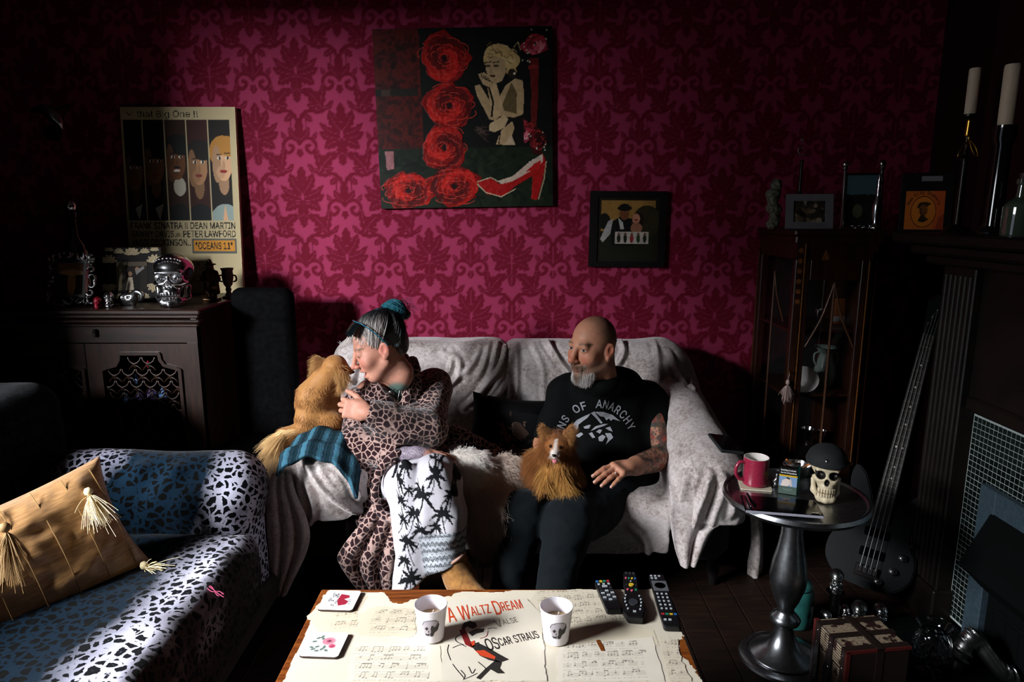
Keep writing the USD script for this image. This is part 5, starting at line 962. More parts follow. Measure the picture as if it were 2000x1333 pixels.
# cream shaggy dog asleep between the people
d2 = thing('dog', 'cream curly shaggy dog curled up asleep on the sofa between the people', 'dog', W(955, 960, 2.5))
B = Blob(.006, .06); h2, b2, l2 = W(918, 918, 2.52), W(985, 940, 2.60), W(955, 1000, 2.42)
B.ball(h2, (.082, .075, .062)); B.ball(b2, (.095, .09, .085)); B.cone(b2, l2, .08, .075); B.cone(l2, W(948, 1050, 2.38), .07, .045); B.ball(W(905, 950, 2.46), (.05, .05, .05)); B.ball(W(888, 905, 2.52), (.03, .03, .028))
c2 = lambda P, N: lerp(lerp(np.tile(srgb('d0bcac'), (len(P), 1)), srgb('f0e8e0'), ss(.13, .05, np.linalg.norm(P - W(905, 905, 2.48), axis=1))), srgb('7a5a40'), .7 * ss(W(950, 1010, 2.4)[2], W(950, 1050, 2.4)[2], P[:, 2]))  # brown toward the lower end paints shade into the coat
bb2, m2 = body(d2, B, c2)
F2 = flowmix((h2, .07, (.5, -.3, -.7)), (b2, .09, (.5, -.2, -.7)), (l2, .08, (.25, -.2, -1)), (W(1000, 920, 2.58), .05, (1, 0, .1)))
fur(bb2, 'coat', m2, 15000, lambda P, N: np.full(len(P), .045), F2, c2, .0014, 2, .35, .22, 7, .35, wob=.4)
# small red-brown dog on the man's lap, looking at us
d3 = thing('dog', 'red-brown long-haired dog with a white muzzle sitting on the man lap', 'dog', W(1085, 945, 2.45))
B = Blob(.0035, .02); H3 = W(1088, 868, 2.46); S3 = 1.0; fw = unit(vec(-.22, -1, -.12)); R3 = axes(fw, (.06, 0, 1)); D3 = lambda p: H3 + R3 @ np.asarray(p, float)
B.ball(D3((0, 0, .006)), (.040, .040, .038), R3); B.cone(D3((0, .025, -.012)), D3((0, .058, -.018)), .019, .0125, .015); B.ball(D3((0, .05, -.025)), (.012, .014, .008), R3, .01)
for q in (-1, 1): B.ball(D3((q * .018, .036, .006)), .0085, None, .004, True)
B.cone(H3 + vec(0, .03, -.02), W(1088, 915, 2.50), .050, .062, .04); B.ball(W(1082, 925, 2.52), (.085, .075, .062), None, .04); B.ball(W(1060, 915, 2.56), (.06, .07, .07), None, .04)
B.cone(W(1092, 920, 2.44), W(1105, 950, 2.40), .020, .014, .02); B.cone(W(1105, 950, 2.40), W(1112, 957, 2.375), .0135, .011, .01); B.cone(W(1068, 925, 2.45), W(1066, 945, 2.41), .02, .013, .02)
mz = D3((0, .062, -.02)); bz = D3((0, .04, .012))
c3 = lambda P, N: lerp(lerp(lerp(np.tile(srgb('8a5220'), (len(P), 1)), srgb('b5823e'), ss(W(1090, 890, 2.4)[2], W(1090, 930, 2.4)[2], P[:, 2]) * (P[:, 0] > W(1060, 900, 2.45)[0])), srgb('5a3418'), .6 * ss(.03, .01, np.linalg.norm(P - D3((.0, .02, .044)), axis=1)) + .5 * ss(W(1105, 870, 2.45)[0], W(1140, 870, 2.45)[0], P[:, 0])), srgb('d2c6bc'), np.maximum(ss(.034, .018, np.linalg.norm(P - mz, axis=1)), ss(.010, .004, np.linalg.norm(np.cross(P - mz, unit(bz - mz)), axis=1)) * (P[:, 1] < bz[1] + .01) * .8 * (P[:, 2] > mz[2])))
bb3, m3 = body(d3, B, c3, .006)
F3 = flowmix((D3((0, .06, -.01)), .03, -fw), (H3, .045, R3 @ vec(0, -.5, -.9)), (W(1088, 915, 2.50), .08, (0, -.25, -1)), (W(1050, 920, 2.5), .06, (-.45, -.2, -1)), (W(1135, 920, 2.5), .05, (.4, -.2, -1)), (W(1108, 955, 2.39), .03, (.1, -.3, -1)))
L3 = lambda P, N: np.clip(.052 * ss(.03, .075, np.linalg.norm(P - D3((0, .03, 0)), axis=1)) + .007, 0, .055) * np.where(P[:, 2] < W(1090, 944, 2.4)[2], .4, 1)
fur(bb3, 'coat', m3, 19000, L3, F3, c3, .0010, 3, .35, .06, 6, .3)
for q, (a, b) in ((-1, (D3((-.028, -.006, .030)), D3((-.048, -.010, .074)))), (1, (D3((.030, -.006, .028)), D3((.056, -.012, .060))))):
    B = Blob(.0028, .01); B.cone(a, b, .0165, .005); B.cone(a + fw * .018, b + fw * .014 - (b - a) * .2, .011, .003, .003, True); em = B.mesh(); ear = part(d3, 'ear', em, 'fur', True, world=True, col=srgb('6a4020'))
    fur(ear, 'ear_fringe', em, 1300, lambda P, N: np.full(len(P), .024), lambda P, N: np.tile(R3 @ vec(q * .8, 0, -.2), (len(P), 1)), lambda P, N: np.tile(srgb('a5703a'), (len(P), 1)), .0009, 9, .4, .1, 5, .3)
plain('dog_eye', srgb('120a08'), .04)
for q in (-1, 1): part(d3, 'eye', lathe([(0, -.0075), (.0053, -.0053), (.0075, 0), (.0053, .0053), (0, .0075)], 16, D3((q * .018, .0345, .006))), 'dog_eye', True, world=True)
part(d3, 'nose', lathe([(0, -.0055), (.0065, -.003), (.0078, .002), (0, .005)], 14, D3((0, .071, -.012)), R3), 'dog_nose', True, world=True)
B = Blob(.0022, .004); B.ball(D3((-.003, .062, -.036)), (.0095, .013, .0035), R3 @ rot(-35, 0, 0)); part(d3, 'tongue', B.mesh(), 'dog_tongue', True, world=True)
# black cushion behind the man's arm
RB = rot(0, 0, 8) @ rot(-16, 0, 0) @ rot(0, 9, 0); cb = thing('cushion', 'black cushion with a muted floral and bird print between the two people', 'cushion', W(992, 838, 2.98), RB)
plain('black_satin', srgb('08080a'), .6, specular_ior_level=.2); pc_ = pillow(.36, .30, .12, 40, .5, 3, .01); part(cb, 'cover', pc_, 'black_satin', True)
P = Print(.27, .22, 150, srgb('08080a')); r = np.random.default_rng(6)
for i in range(46): x, y = .12 + .05 * r.normal(), .09 + .05 * r.normal(); P.oval(x, y, .004 + .012 * r.random(), .002 + .004 * r.random(), srgb(['5a4438', '3a2c26', '6a584a', '2a2422', '7a6858'][i % 5]), .9, r.random() * 180)
P.poly([(.06, .16), (.075, .17), (.12, .09), (.10, .08)], srgb('5a3a2c')); P.poly([(.12, .17), (.15, .175), (.20, .13), (.17, .10), (.13, .12)], srgb('4a382e')); P.line([(.12, .17), (.125, .12), (.17, .095)], .003, srgb('8a8078')); P.line([(.08, .10), (.075, .06), (.085, .02)], .003, srgb('6a625a')); P.oval(.14, .04, .03, .025, srgb('5a4238'), .8)
(pv_, pf_), pc2 = P.mesh(); 
def puffy(v, w, h, t, out): a, b = v[:, 0] / (w / 2), v[:, 1] / (h / 2); e = np.clip(1 - np.abs(a) ** 2.4, 0, 1) ** .5 * np.clip(1 - np.abs(b) ** 2.4, 0, 1) ** .5; P_ = np.stack([v[:, 0], -t / 2 * e, v[:, 1]], 1); P_[:, 1] -= out; return P_
part(cb, 'print', (puffy(pv_ + vec(-.11, -.14, 0), .36, .30, .12, .012), pf_), 'cloth_print', True, col=pc2)
# folded teal tartan blanket on the left arm
M_('tartan_wool', {'ge': ('geometry', {}), 'w1': ('wave_texture', dict(scale=5.5, distortion=1.0, detail=2, bands_direction='x')), 'w2': ('wave_texture', dict(scale=13, distortion=1.0, bands_direction='y')), 'n': ('noise_texture', dict(scale=160, detail=3)), 'm': ('mix', dict(mix_type='mix', fac=.10)), 'r': ('rgb_ramp', dict(ramp=[(.15, srgb('16303a')), (.4, srgb('2c5464')), (.5, srgb('2a2c3c')), (.62, srgb('24424e')), (.85, srgb('4a8096'))])), 'b': ('bump', dict(strength=.6, distance=.004)), 'mm': ('mix', dict(mix_type='multiply', fac=.6)), 'p': ('principled_bsdf', dict(roughness=.95, specular_ior_level=.15))},
   [('ge.position', 'w1.vector'), ('ge.position', 'w2.vector'), ('ge.position', 'n.vector'), ('w1.color', 'm.color1'), ('w2.color', 'm.color2'), ('m.color', 'r.fac'), ('r.color', 'mm.color1'), ('n.color', 'mm.color2'), ('mm.color', 'p.base_color'), ('n.fac', 'b.height'), ('b.normal', 'p.normal')])
ctr = [W(*p) for p in ((560, 878, 2.46), (600, 852, 2.50), (650, 850, 2.52), (690, 872, 2.52), (712, 915, 2.52))]
def fb(u, v):
    s = spline(ctr, 60); i = np.clip((u * 59).astype(int), 0, 59); P = s[i].copy(); dy = (v - .5) * .26; P[..., 1] += dy; P[..., 2] += -.9 * np.maximum(np.abs(dy) - .07, 0) + .010 * np.sin(v * 9 + u * 5) + .006 * np.sin(u * 23); return P
B = None; bm_ = thicken(grid(fb, 60, 34), .014); solo('blanket', 'teal blue tartan wool blanket folded over the left sofa arm', 'blanket', wrinkle(bm_, .008, 18, 4), 'tartan_wool', True)
# ================================================================ left: sideboard and what stands on it, the wall pictures
mottled('dark_oak', srgb('1c100a'), srgb('2e1a10'), 9, .34, stretch=(6, 6, 1), bump=.15, specular_ior_level=.4); mottled('dark_oak_flat', srgb('1a0f0a'), srgb('2c1910'), 9, .34, stretch=(1, 6, 6), specular_ior_level=.4)
plain('iron', srgb('2c2826'), .35, .9); plain('chrome', srgb('d8d8da'), .17, 1); plain('old_silver', srgb('a8a8a6'), .28, 1); plain('bronze', srgb('4a3526'), .32, 1); printed('photo_print', .6, specular_ior_level=.15)
SY, SX1, SX0, SZT = 2.85, -1.335, -2.2, 1.095
sb = thing('sideboard', 'dark carved oak sideboard with a pierced Gothic door panel at the left', 'sideboard', (-1.77, 3.15, 0))
ST = lambda n, m, mt='dark_oak', **k: part(sb, n, m, mt, world=True, **k)
ST('top', cat(box((SX0 - .03, SY - .03, SZT - .022), (SX1 + .03, 3.46, SZT), .006)), 'dark_oak_flat')
for i, (dz, o, h) in enumerate(((.022, .018, .018), (.045, .022, .014), (.062, .010, .016))): ST('moulding', box((SX0 - o, SY - o, SZT - dz - h), (SX1 + o, SY + .02, SZT - dz), .005), 'dark_oak_flat')
ST('side_panel', box((SX1 - .025, SY, .05), (SX1, 3.45, SZT - .022))); ST('side_panel', box((SX0, SY, .05), (SX0 + .025, 3.45, SZT - .022))); ST('back_panel', box((SX0, 3.43, .05), (SX1, 3.45, SZT - .022))); ST('shelf', box((SX0 + .02, SY + .05, .42), (SX1 - .02, 3.43, .44))); ST('shelf', box((SX0 + .02, SY + .05, .66), (SX1 - .02, 3.43, .675))); ST('plinth', box((SX0, SY, 0), (SX1, 3.45, .09)))
ST('rail', box((SX0, SY - .004, .95), (SX1, SY + .03, SZT - .07)), 'dark_oak_flat'); ST('stile', box((SX1 - .045, SY - .006, .09), (SX1, SY + .03, .95))); ST('stile', box((SX0, SY - .006, .09), (SX0 + .045, SY + .03, .95)))
def door(x0, x1, flip):
    o = Polygon([(x0, .1), (x1, .1), (x1, .945), (x0, .945)]); cx = (x0 + x1) / 2 + .012 * flip; w = .165
    hole = Polygon([(cx - w, .30), (cx + w, .30), (cx + w, .83), (cx + w * .9, .837), (cx + w * .62, .85), (cx + w * .52, .875), (cx + w * .5, .90), (cx - w * .5, .90), (cx - w * .52, .875), (cx - w * .62, .85), (cx - w * .9, .837), (cx - w, .83)])
    Rx = np.array([[1, 0, 0], [0, 0, -1], [0, 1, 0]], float)
    d = part(sb, 'door', tf(prism(o.difference(hole), .022), Rx, (0, SY + .018, 0)), 'dark_oak', world=True); part(d, 'panel_moulding', tf(prism(hole.buffer(.010).difference(hole.buffer(-.004)), .012), Rx, (0, SY - .002, 0)), 'dark_oak', world=True)
    for r_ in range(12):
        z = .875 - r_ * .052
        for c in range(6):
            x = cx - .150 + .060 * c + (.030 if r_ % 2 else 0)
            if not hole.contains(Point(x, z)) or not hole.contains(Point(x, z - .03)): continue
            if r_ in (5, 11): part(d, 'baluster', lathe([(.006, 0), (.009, .004), (.0055, .012), (.0075, .03), (.0055, .046), (.010, .05), (.006, .056)], 7, (x, SY + .008, z - .045)), 'dark_oak', True, world=True)
            else:
                p = [(x - .028, SY + .006, z + .010), (x - .020, SY + .004, z - .008), (x, SY + .002, z - .018), (x + .020, SY + .004, z - .008), (x + .028, SY + .006, z + .010)]
                part(d, 'fret_arch', cat(tube(spline(p, 9), .0042, 5), tube(spline([(x - .027, SY + .006, z - .048), (x - .018, SY + .005, z - .034), (x, SY + .004, z - .026), (x + .018, SY + .005, z - .034), (x + .027, SY + .006, z - .048)], 7), .0034, 5), tube([(x, SY + .004, z - .016), (x, SY + .006, z - .036)], .0055, 6), cbox((x, SY + .003, z - .020), (.020, .012, .006))), 'dark_oak', True, world=True)
    hx = x0 + .035 if flip > 0 else x1 - .035; hp = WZ(0, 0, 0) if False else vec(hx, SY - .012, .575)
    h = part(d, 'ring_handle', lathe([(0, -.012), (.010, -.010), (.016, 0), (.018, .006)], 14, hp, rot(90, 0, 0)), 'iron', True, world=True); part(h, 'ring', tube([hp + vec(.022 * math.sin(a), -.012, -.026 + .026 * math.cos(a)) for a in np.linspace(0, 6.283, 21)], .0032, 6, False), 'iron', True, world=True)
XM = W(178, 780, SY)[0]
door(XM + .002, SX1 - .046, 1); door(SX0 + .046, XM - .002, -1)
hp = W(189, 650, SY); ST('latch', cat(cbox(hp + vec(0, -.012, 0), (.016, .018, .034), .004), lathe([(0, 0), (.005, .001), (.005, .006), (0, .008)], 8, hp + vec(0, -.02, .008), rot(90, 0, 0))), 'iron')
# things glinting inside the sideboard
for n_, c_ in (('blue', '7aa0d8'), ('red', 'c02440'), ('violet', 'a890d8')): M_('jewel_' + n_, {'p': ('principled_bsdf', dict(base_color=srgb(c_), roughness=.15, metallic=.25, coat_weight=1.0))}, [])
def gem(px, py, y, h, mat, label, grp=None):
    B = trimesh.convex.convex_hull(np.array([(0, 0, 1.0), (0, 0, -1)] + [(.55 * math.cos(a), .55 * math.sin(a), q) for q in (-.35, .15) for a in np.arange(6) * math.pi / 3 + q])); v = np.array(B.vertices) * h
    c = W(px, py, y); return solo('glass_ornament', label, 'ornament', (v + c, B.faces), mat, False, grp)
for i, (px, py, h, mt, lb) in enumerate(((249, 783, .032, 'jewel_blue', 'pale blue faceted glass drop, leftmost behind the lattice'), (272, 776, .030, 'jewel_violet', 'violet-blue faceted glass drop, second behind the lattice'), (297, 772, .038, 'jewel_violet', 'lilac faceted glass drop, third behind the lattice'), (319, 770, .036, 'jewel_blue', 'blue faceted glass drop, rightmost behind the lattice'), (266, 742, .022, 'jewel_blue', 'small dark blue glass drop in the upper lattice'), (262, 690, .017, 'jewel_red', 'pink-red glass ornament at the top of the lattice'), (289, 712, .018, 'jewel_red', 'dark red glass ornament below the top of the lattice'), (267, 855, .016, 'jewel_red', 'red glass ornament low behind the lattice'), (232, 805, .018, 'jewel_red', 'small red glass ornament by the left lattice edge'))): gem(px, py, SY + .032, h, mt, lb)
# ---------------------------------------------------------------- skulls
def skull(h=.0028, jaw=True, k=.012):
    B = Blob(h, k); B.ball((0, -.015, .038), (.068, .088, .070)); B.ball((0, .038, -.015), (.048, .045, .050)); B.cone((-.036, .066, .026), (.036, .066, .026), .012); B.ball((0, .052, -.052), (.034, .034, .022))
    for q in (-1, 1): B.cone((q * .028, .066, -.022), (q * .060, .026, -.014), .011, .010); B.ball((q * .028, .084, .003), (.0205, .036, .0185), None, .007, True); B.ball((q * .072, .02, .01), (.02, .03, .03), None, .02, True)
    B.ball((0, .090, -.030), (.0095, .024, .013), None, .005, True); B.ball((0, .085, -.022), (.005, .02, .010), None, .004, True)
    if jaw:
        for q in (-1, 1): B.chain([vec(q * .050, .004, -.040), vec(q * .046, .012, -.088), vec(q * .022, .062, -.108), vec(0, .070, -.110)], [.011, .012, .013, .014])
        B.cone((-.024, .058, -.096), (.024, .058, -.096), .018)
    for i in range(8):
        a = (i - 3.5) * .27; x, y = .040 * math.sin(a), .050 + .034 * math.cos(a); B.cone((x, y, -.060), (x, y + .001, -.072), .0052, .0048, .002)
        if jaw: B.cone((x * .93, y - .002, -.078), (x * .93, y - .003, -.092), .0046, .005, .002)
    return B.mesh()
SKM = skull(); SKS = skull(.0045)
def put(m, loc, fwd, s=1.0, up=(0, 0, 1)): return axes(fwd, up), loc, s
def skull_thing(label, px, py, y, size, fwd, mat, name='skull_ornament', m=None, base=None, extra=None):
    "size: height in metres; stands with its jaw on base z"
    c = W(px, py, y); s = size / .232; R_ = axes(fwd, (0, 0, 1)); z0 = base if base is not None else c[2] - .124 * s; t = thing(name, label, 'ornament', (c[0], c[1], z0), R_)
    v, f = m or SKM; part(t, 'skull', (v * s + vec(0, 0, .124 * s), f), mat, True)
    if extra: extra(t, s)
    return t
def sugar(t, s):
    for q in (-1, 1):
        for k, r_ in enumerate((.0165, .012, .007)): part(t, 'eye_rose', tube([vec(q * .0345 + r_ * 1.1 * (1 + .12 * math.sin(5 * a)) * math.cos(a), .066 + .006 * k, .003 + r_ * math.sin(a)) * s + vec(0, 0, .124 * s) for a in np.linspace(0, 6.283, 26)], .0034 * s, 6, False), 'chrome', True)
    for i in range(9):
        a = (i - 4) * .30; part(t, 'forehead_bead', trimesh.creation.icosphere(1, .005 * s), 'chrome', True, t=vec(.056 * math.sin(a), .052 + .012 * math.cos(a), .070 + .020 * math.cos(a)) * s + vec(0, 0, .124 * s))
skull_thing('large chrome sugar skull on the sideboard', 338, 548, 2.95, .225, (.18, -1, .02), 'chrome', m=(SKM[0] * vec(1.24, 1.05, 1), SKM[1]), base=SZT, extra=sugar)
plain('red_glaze', srgb('8a1424'), .25); skull_thing('tiny red skull in front of the silver baroque frame', 190, 589, 2.87, .048, (.1, -1, 0), 'red_glaze', m=SKS, base=SZT)
skull_thing('small silver skull beside the tiny red skull', 212, 580, 2.90, .066, (.3, -1, 0), 'chrome', m=SKS, base=SZT)
# mask ornament with a curling horn
B = Blob(.003, .01); c = W(250, 574, 2.95); c[2] = SZT + .032; B.ball(c, (.042, .022, .026)); B.chain(spline([c + vec(.02, 0, .01), c + vec(.045, -.01, .03), c + vec(.068, -.012, .018), c + vec(.06, -.012, -.006)], 10), np.linspace(.012, .006, 10)); B.cone(c + vec(-.03, 0, -.02), c + vec(.02, 0, -.024), .012)
for q in (-.016, .010): B.ball(c + vec(q, -.024, .006), (.008, .01, .006), None, .003, True)
mo = B.mesh(); solo('mask_ornament', 'silver and gold mask ornament with a curled horn left of the chrome skull', 'ornament', mo, 'old_silver', True)
# picture frames on the sideboard
def leaned(px, py, y, tilt=12, yaw=0, z=SZT): c = W(px, py, y); return (c[0], c[1], z), rot(0, 0, yaw) @ rot(-tilt, 0, 0)
def picture(t, w, h, z0, P, depth=.012, mat='photo_print'):
    (v, f), c = P.mesh(); v2 = np.stack([v[:, 0] - w / 2, np.full(len(v), -depth), v[:, 1] + z0], 1); part(t, 'photograph', (v2, f), mat, True, col=c)
loc, R_ = leaned(138, 590, 2.93, 12, -10); bf = thing('photo_frame', 'ornate silver scrollwork photo frame at the left of the sideboard', 'photo frame', loc, R_)
fw_, fh = .235, .235; inn = box_poly(-.066, .05, .066, .185); part(bf, 'inner_frame', tf(prism(box_poly(-.078, .038, .078, .197).difference(inn), .016), np.array([[1, 0, 0], [0, 0, -1], [0, 1, 0]], float), (0, .0, 0)), 'old_silver'); part(bf, 'backing', box((-.078, -.002, .038), (.078, .006, .197)), 'iron')
k = 0
for i in range(26):
    a = i / 26 * 4; e = int(a); u = (a - e) * 2 - 1; x, z = ((u, -1), (1, u), (-u, 1), (-1, -u))[e]; c0 = vec(x * .098, -.010, .117 + z * .098); sg_ = 1 if i % 2 else -1
    sp = [c0 + vec((.004 + .0042 * q) * math.cos(sg_ * q * 1.05 + i), -.004 * math.cos(q), (.004 + .0042 * q) * math.sin(sg_ * q * 1.05 + i)) for q in np.linspace(0, 4.4, 16)]; part(bf, 'scroll', tube(sp, np.linspace(.0035, .0062, 16), 6), 'old_silver', True)
P = Print(.13, .135, 60, srgb('2a2018')); P.rect(0, .085, .13, .135, srgb('6a4a30')); P.oval(.065, .05, .02, .06, srgb('a87a50'), .8); P.oval(.065, .095, .06, .012, srgb('b08a60'), .7); P.noise(.2, 30, 2); picture(bf, .13, .135, .05, P, .004)
loc, R_ = leaned(258, 572, 3.08, 14, 8); df = thing('photo_frame', 'black and cream damask patterned photo frame behind the silver mask', 'photo frame', loc, R_)
part(df, 'frame', box((-.125, -.012, 0), (.125, .006, .245), .003), 'black_wood'); P = Print(.25, .245, 150, srgb('15100e')); cr = srgb('b8a682')
for cx, cz, sc, fl in ((.125, .215, .034, 1), (.028, .18, .034, 1), (.222, .18, .034, 1), (.028, .075, .036, -1), (.222, .075, .036, -1), (.125, .02, .03, 1), (.028, .232, .02, 1), (.222, .232, .02, 1), (.07, .222, .022, 1), (.18, .222, .022, 1), (.07, .015, .022, 1), (.18, .015, .022, 1)):
    for a in range(-80, 81, 32): q = math.radians(a) + (0 if fl > 0 else math.pi); P.oval(cx + sc * .5 * math.sin(q), cz + sc * .5 * math.cos(q), sc * .2, sc * .52, cr, 1, -math.degrees(q)); P.line([(cx, cz), (cx + sc * .9 * math.sin(q), cz + sc * .9 * math.cos(q))], .0012, srgb('15100e'))
(v, f), c = P.mesh(); part(df, 'damask_print', (np.stack([v[:, 0] - .125, np.full(len(v), -.0128), v[:, 1]], 1), f), 'photo_print', True, col=c)
P = Print(.13, .13, 70, srgb('241c14')); P.rect(.0, .0, .025, .13, srgb('6a5c44')); P.rect(0, .11, .13, .13, srgb('5c5040')); P.poly([(.04, .0), (.075, .0), (.068, .06), (.05, .06)], srgb('c8b8a0')); P.oval(.058, .075, .009, .011, srgb('a07a5c')); P.poly([(.075, 0), (.10, 0), (.10, .08), (.078, .08)], srgb('14100e')); P.oval(.088, .095, .009, .011, srgb('a07a5c')); P.poly([(.085, .07), (.12, .10), (.115, .11), (.08, .09)], srgb('8a8680')); picture(df, .13, .13, .05, P, .0136)
# bronze figure and goblet
B = Blob(.0028, .008); c = W(413, 563, 3.12); c[2] = SZT
q = lambda x, y, z: c + vec(x, y, z)
B.slab(q(0, 0, .006), (.034, .026, .006), .003); B.cone(q(-.010, 0, .012), q(-.012, 0, .07), .010, .012); B.cone(q(.012, 0, .012), q(.010, 0, .07), .010, .012); B.cone(q(0, 0, .065), q(0, 0, .13), .026, .022); B.cone(q(-.024, 0, .04), q(-.016, 0, .12), .012, .016); B.cone(q(.026, 0, .04), q(.016, 0, .12), .012, .016); B.chain([q(-.026, 0, .128), q(-.034, -.008, .098), q(-.018, -.024, .090)], [.010, .009, .008]); B.chain([q(.026, 0, .128), q(.036, -.004, .10), q(.030, -.016, .078)], [.010, .009, .008]); B.ball(q(0, 0, .155), (.012, .013, .016)); B.ball(q(0, 0, .166), (.030, .024, .005)); B.cone(q(0, 0, .165), q(0, 0, .180), .014, .010); B.cone(q(0, .004, .15), q(0, .012, .12), .013, .010)
solo('figurine', 'dark bronze figurine of a man in a wide hat and long coat', 'figurine', B.mesh(), 'bronze', True)
c = W(446, 562, 3.20); gb = thing('goblet', 'carved brown two-handled goblet at the right of the sideboard top', 'goblet', (c[0], c[1], SZT)); mottled('carved_wood', srgb('2a1c14'), srgb('5a4030'), 90, .45, bump=.8, dist=.006)
part(gb, 'cup', lathe([(0, 0), (.030, 0), (.031, .008), (.018, .014), (.010, .03), (.014, .042), (.010, .052), (.020, .066), (.026, .10), (.024, .128), (.030, .142), (.025, .142), (.020, .11), (0, .09)], 28), 'carved_wood', 40)
for s_ in (-1, 1): part(gb, 'handle', tube(spline([(s_ * .024, 0, .11), (s_ * .038, 0, .105), (s_ * .040, 0, .085), (s_ * .026, 0, .078)], 12), .004, 6), 'carved_wood', True)
# dark bottle with an amber band and a silver bird behind it
M_('dark_glass', {'p': ('principled_bsdf', dict(base_color=srgb('1c120a'), roughness=.06, coat_weight=.6))}, []); c = W(146, 470, 3.15); bt = thing('bottle', 'dark glass decanter bottle behind the silver scrollwork frame', 'bottle', (c[0], c[1], SZT))
part(bt, 'body', lathe([(0, 0), (.055, 0), (.062, .02), (.062, .20), (.050, .25), (.022, .29), (.018, .37), (.024, .375), (.024, .40), (0, .40)], 32), 'dark_glass', 40); part(bt, 'stopper', lathe([(.012, .40), (.022, .41), (.026, .43), (.016, .45), (0, .455)], 20), 'chrome', True)
part(bt, 'amber_band', lathe([(.0626, .155), (.0626, .17)], 32), 'bronze', True)
B = Blob(.004, .012); b0 = W(60, 222, 3.2); pts = spline([W(60, 218, 3.2), W(80, 213, 3.2), W(100, 222, 3.2), W(116, 240, 3.2)], 12); B.chain(pts, np.interp(np.linspace(0, 1, 12), [0, .4, .8, 1], [.004, .018, .026, .014])); B.cone(pts[-1], W(122, 252, 3.2), .012, .004); m1_ = B.mesh()
wb = thing('wall_lamp', 'silver curved arm lamp glinting in the dark upper left corner', 'lamp', W(100, 225, 3.2)); part(wb, 'shade', m1_, 'old_silver', True, world=True); part(wb, 'arm', tube(spline([W(112, 215, 3.2), W(122, 209, 3.25), W(135, 207, 3.32), W(120, 235, 3.46), W(105, 260, 3.495)], 14), .0035, 6), 'iron', True, world=True); part(wb, 'wall_plate', lathe([(0, 0), (.04, 0), (.035, .012), (0, .014)], 20, W(105, 260, 3.5), rot(90, 0, 0)), 'iron', True, world=True)
# tall black chair back in the gap beside the sofa
mottled('black_leather', srgb('050506'), srgb('0a0a0b'), 40, .8, bump=.3, specular_ior_level=.03); bc_ = thing('chair', 'tall black padded chair with a rounded back beside the sofa', 'chair', (-1.16, 3.1, 0))
B = Blob(.012, .03); B.slab((-1.15, 3.13, .78), (.145, .05, .375), .05); part(bc_, 'backrest', B.mesh(), 'black_leather', True, world=True); B = Blob(.012, .03); B.slab((-1.15, 2.95, .42), (.145, .17, .05), .04); part(bc_, 'seat', B.mesh(), 'black_leather', True, world=True)
for x in (-1.26, -1.04):
    for y in (2.82, 3.14): part(bc_, 'leg', box((x - .015, y - .015, 0), (x + .015, y + .015, .42)), 'black_wood', world=True)
# ---------------------------------------------------------------- film poster on canvas, leaning on the wall
mottled('canvas_edge', srgb('a89878'), srgb('b8a888'), 200, .8); PTL, PTR, PBR = W(243, 209, 3.465), W(468, 209, 3.465), W(475, 567, 3.40); PBR[2] = SZT + .001
pw, ph = PTR[0] - PTL[0], np.linalg.norm(PTR - PBR); pX, pY = vec(1, 0, 0), unit(vec(0, PTR[1] - PBR[1], PTR[2] - PBR[2])); Rp = np.stack([pX, np.cross(pX, pY) * -1 * -1, pY], 1); Rp = np.stack([pX, -np.cross(pX, pY), pY], 1)
po_ = thing('poster', 'cream film poster canvas with five portrait strips leaning on the wall', 'poster', (PBR[0] - pw, PBR[1], PBR[2]), Rp); part(po_, 'canvas', box((0, .001, 0), (pw, .024, ph), .002), 'canvas_edge')
P = Print(pw, ph, 190, srgb('b8a67e')); fx = lambda px: (px - 244) / 226 * pw; fy = lambda py: (566 - py) / 357 * ph; blk = srgb('14110e')
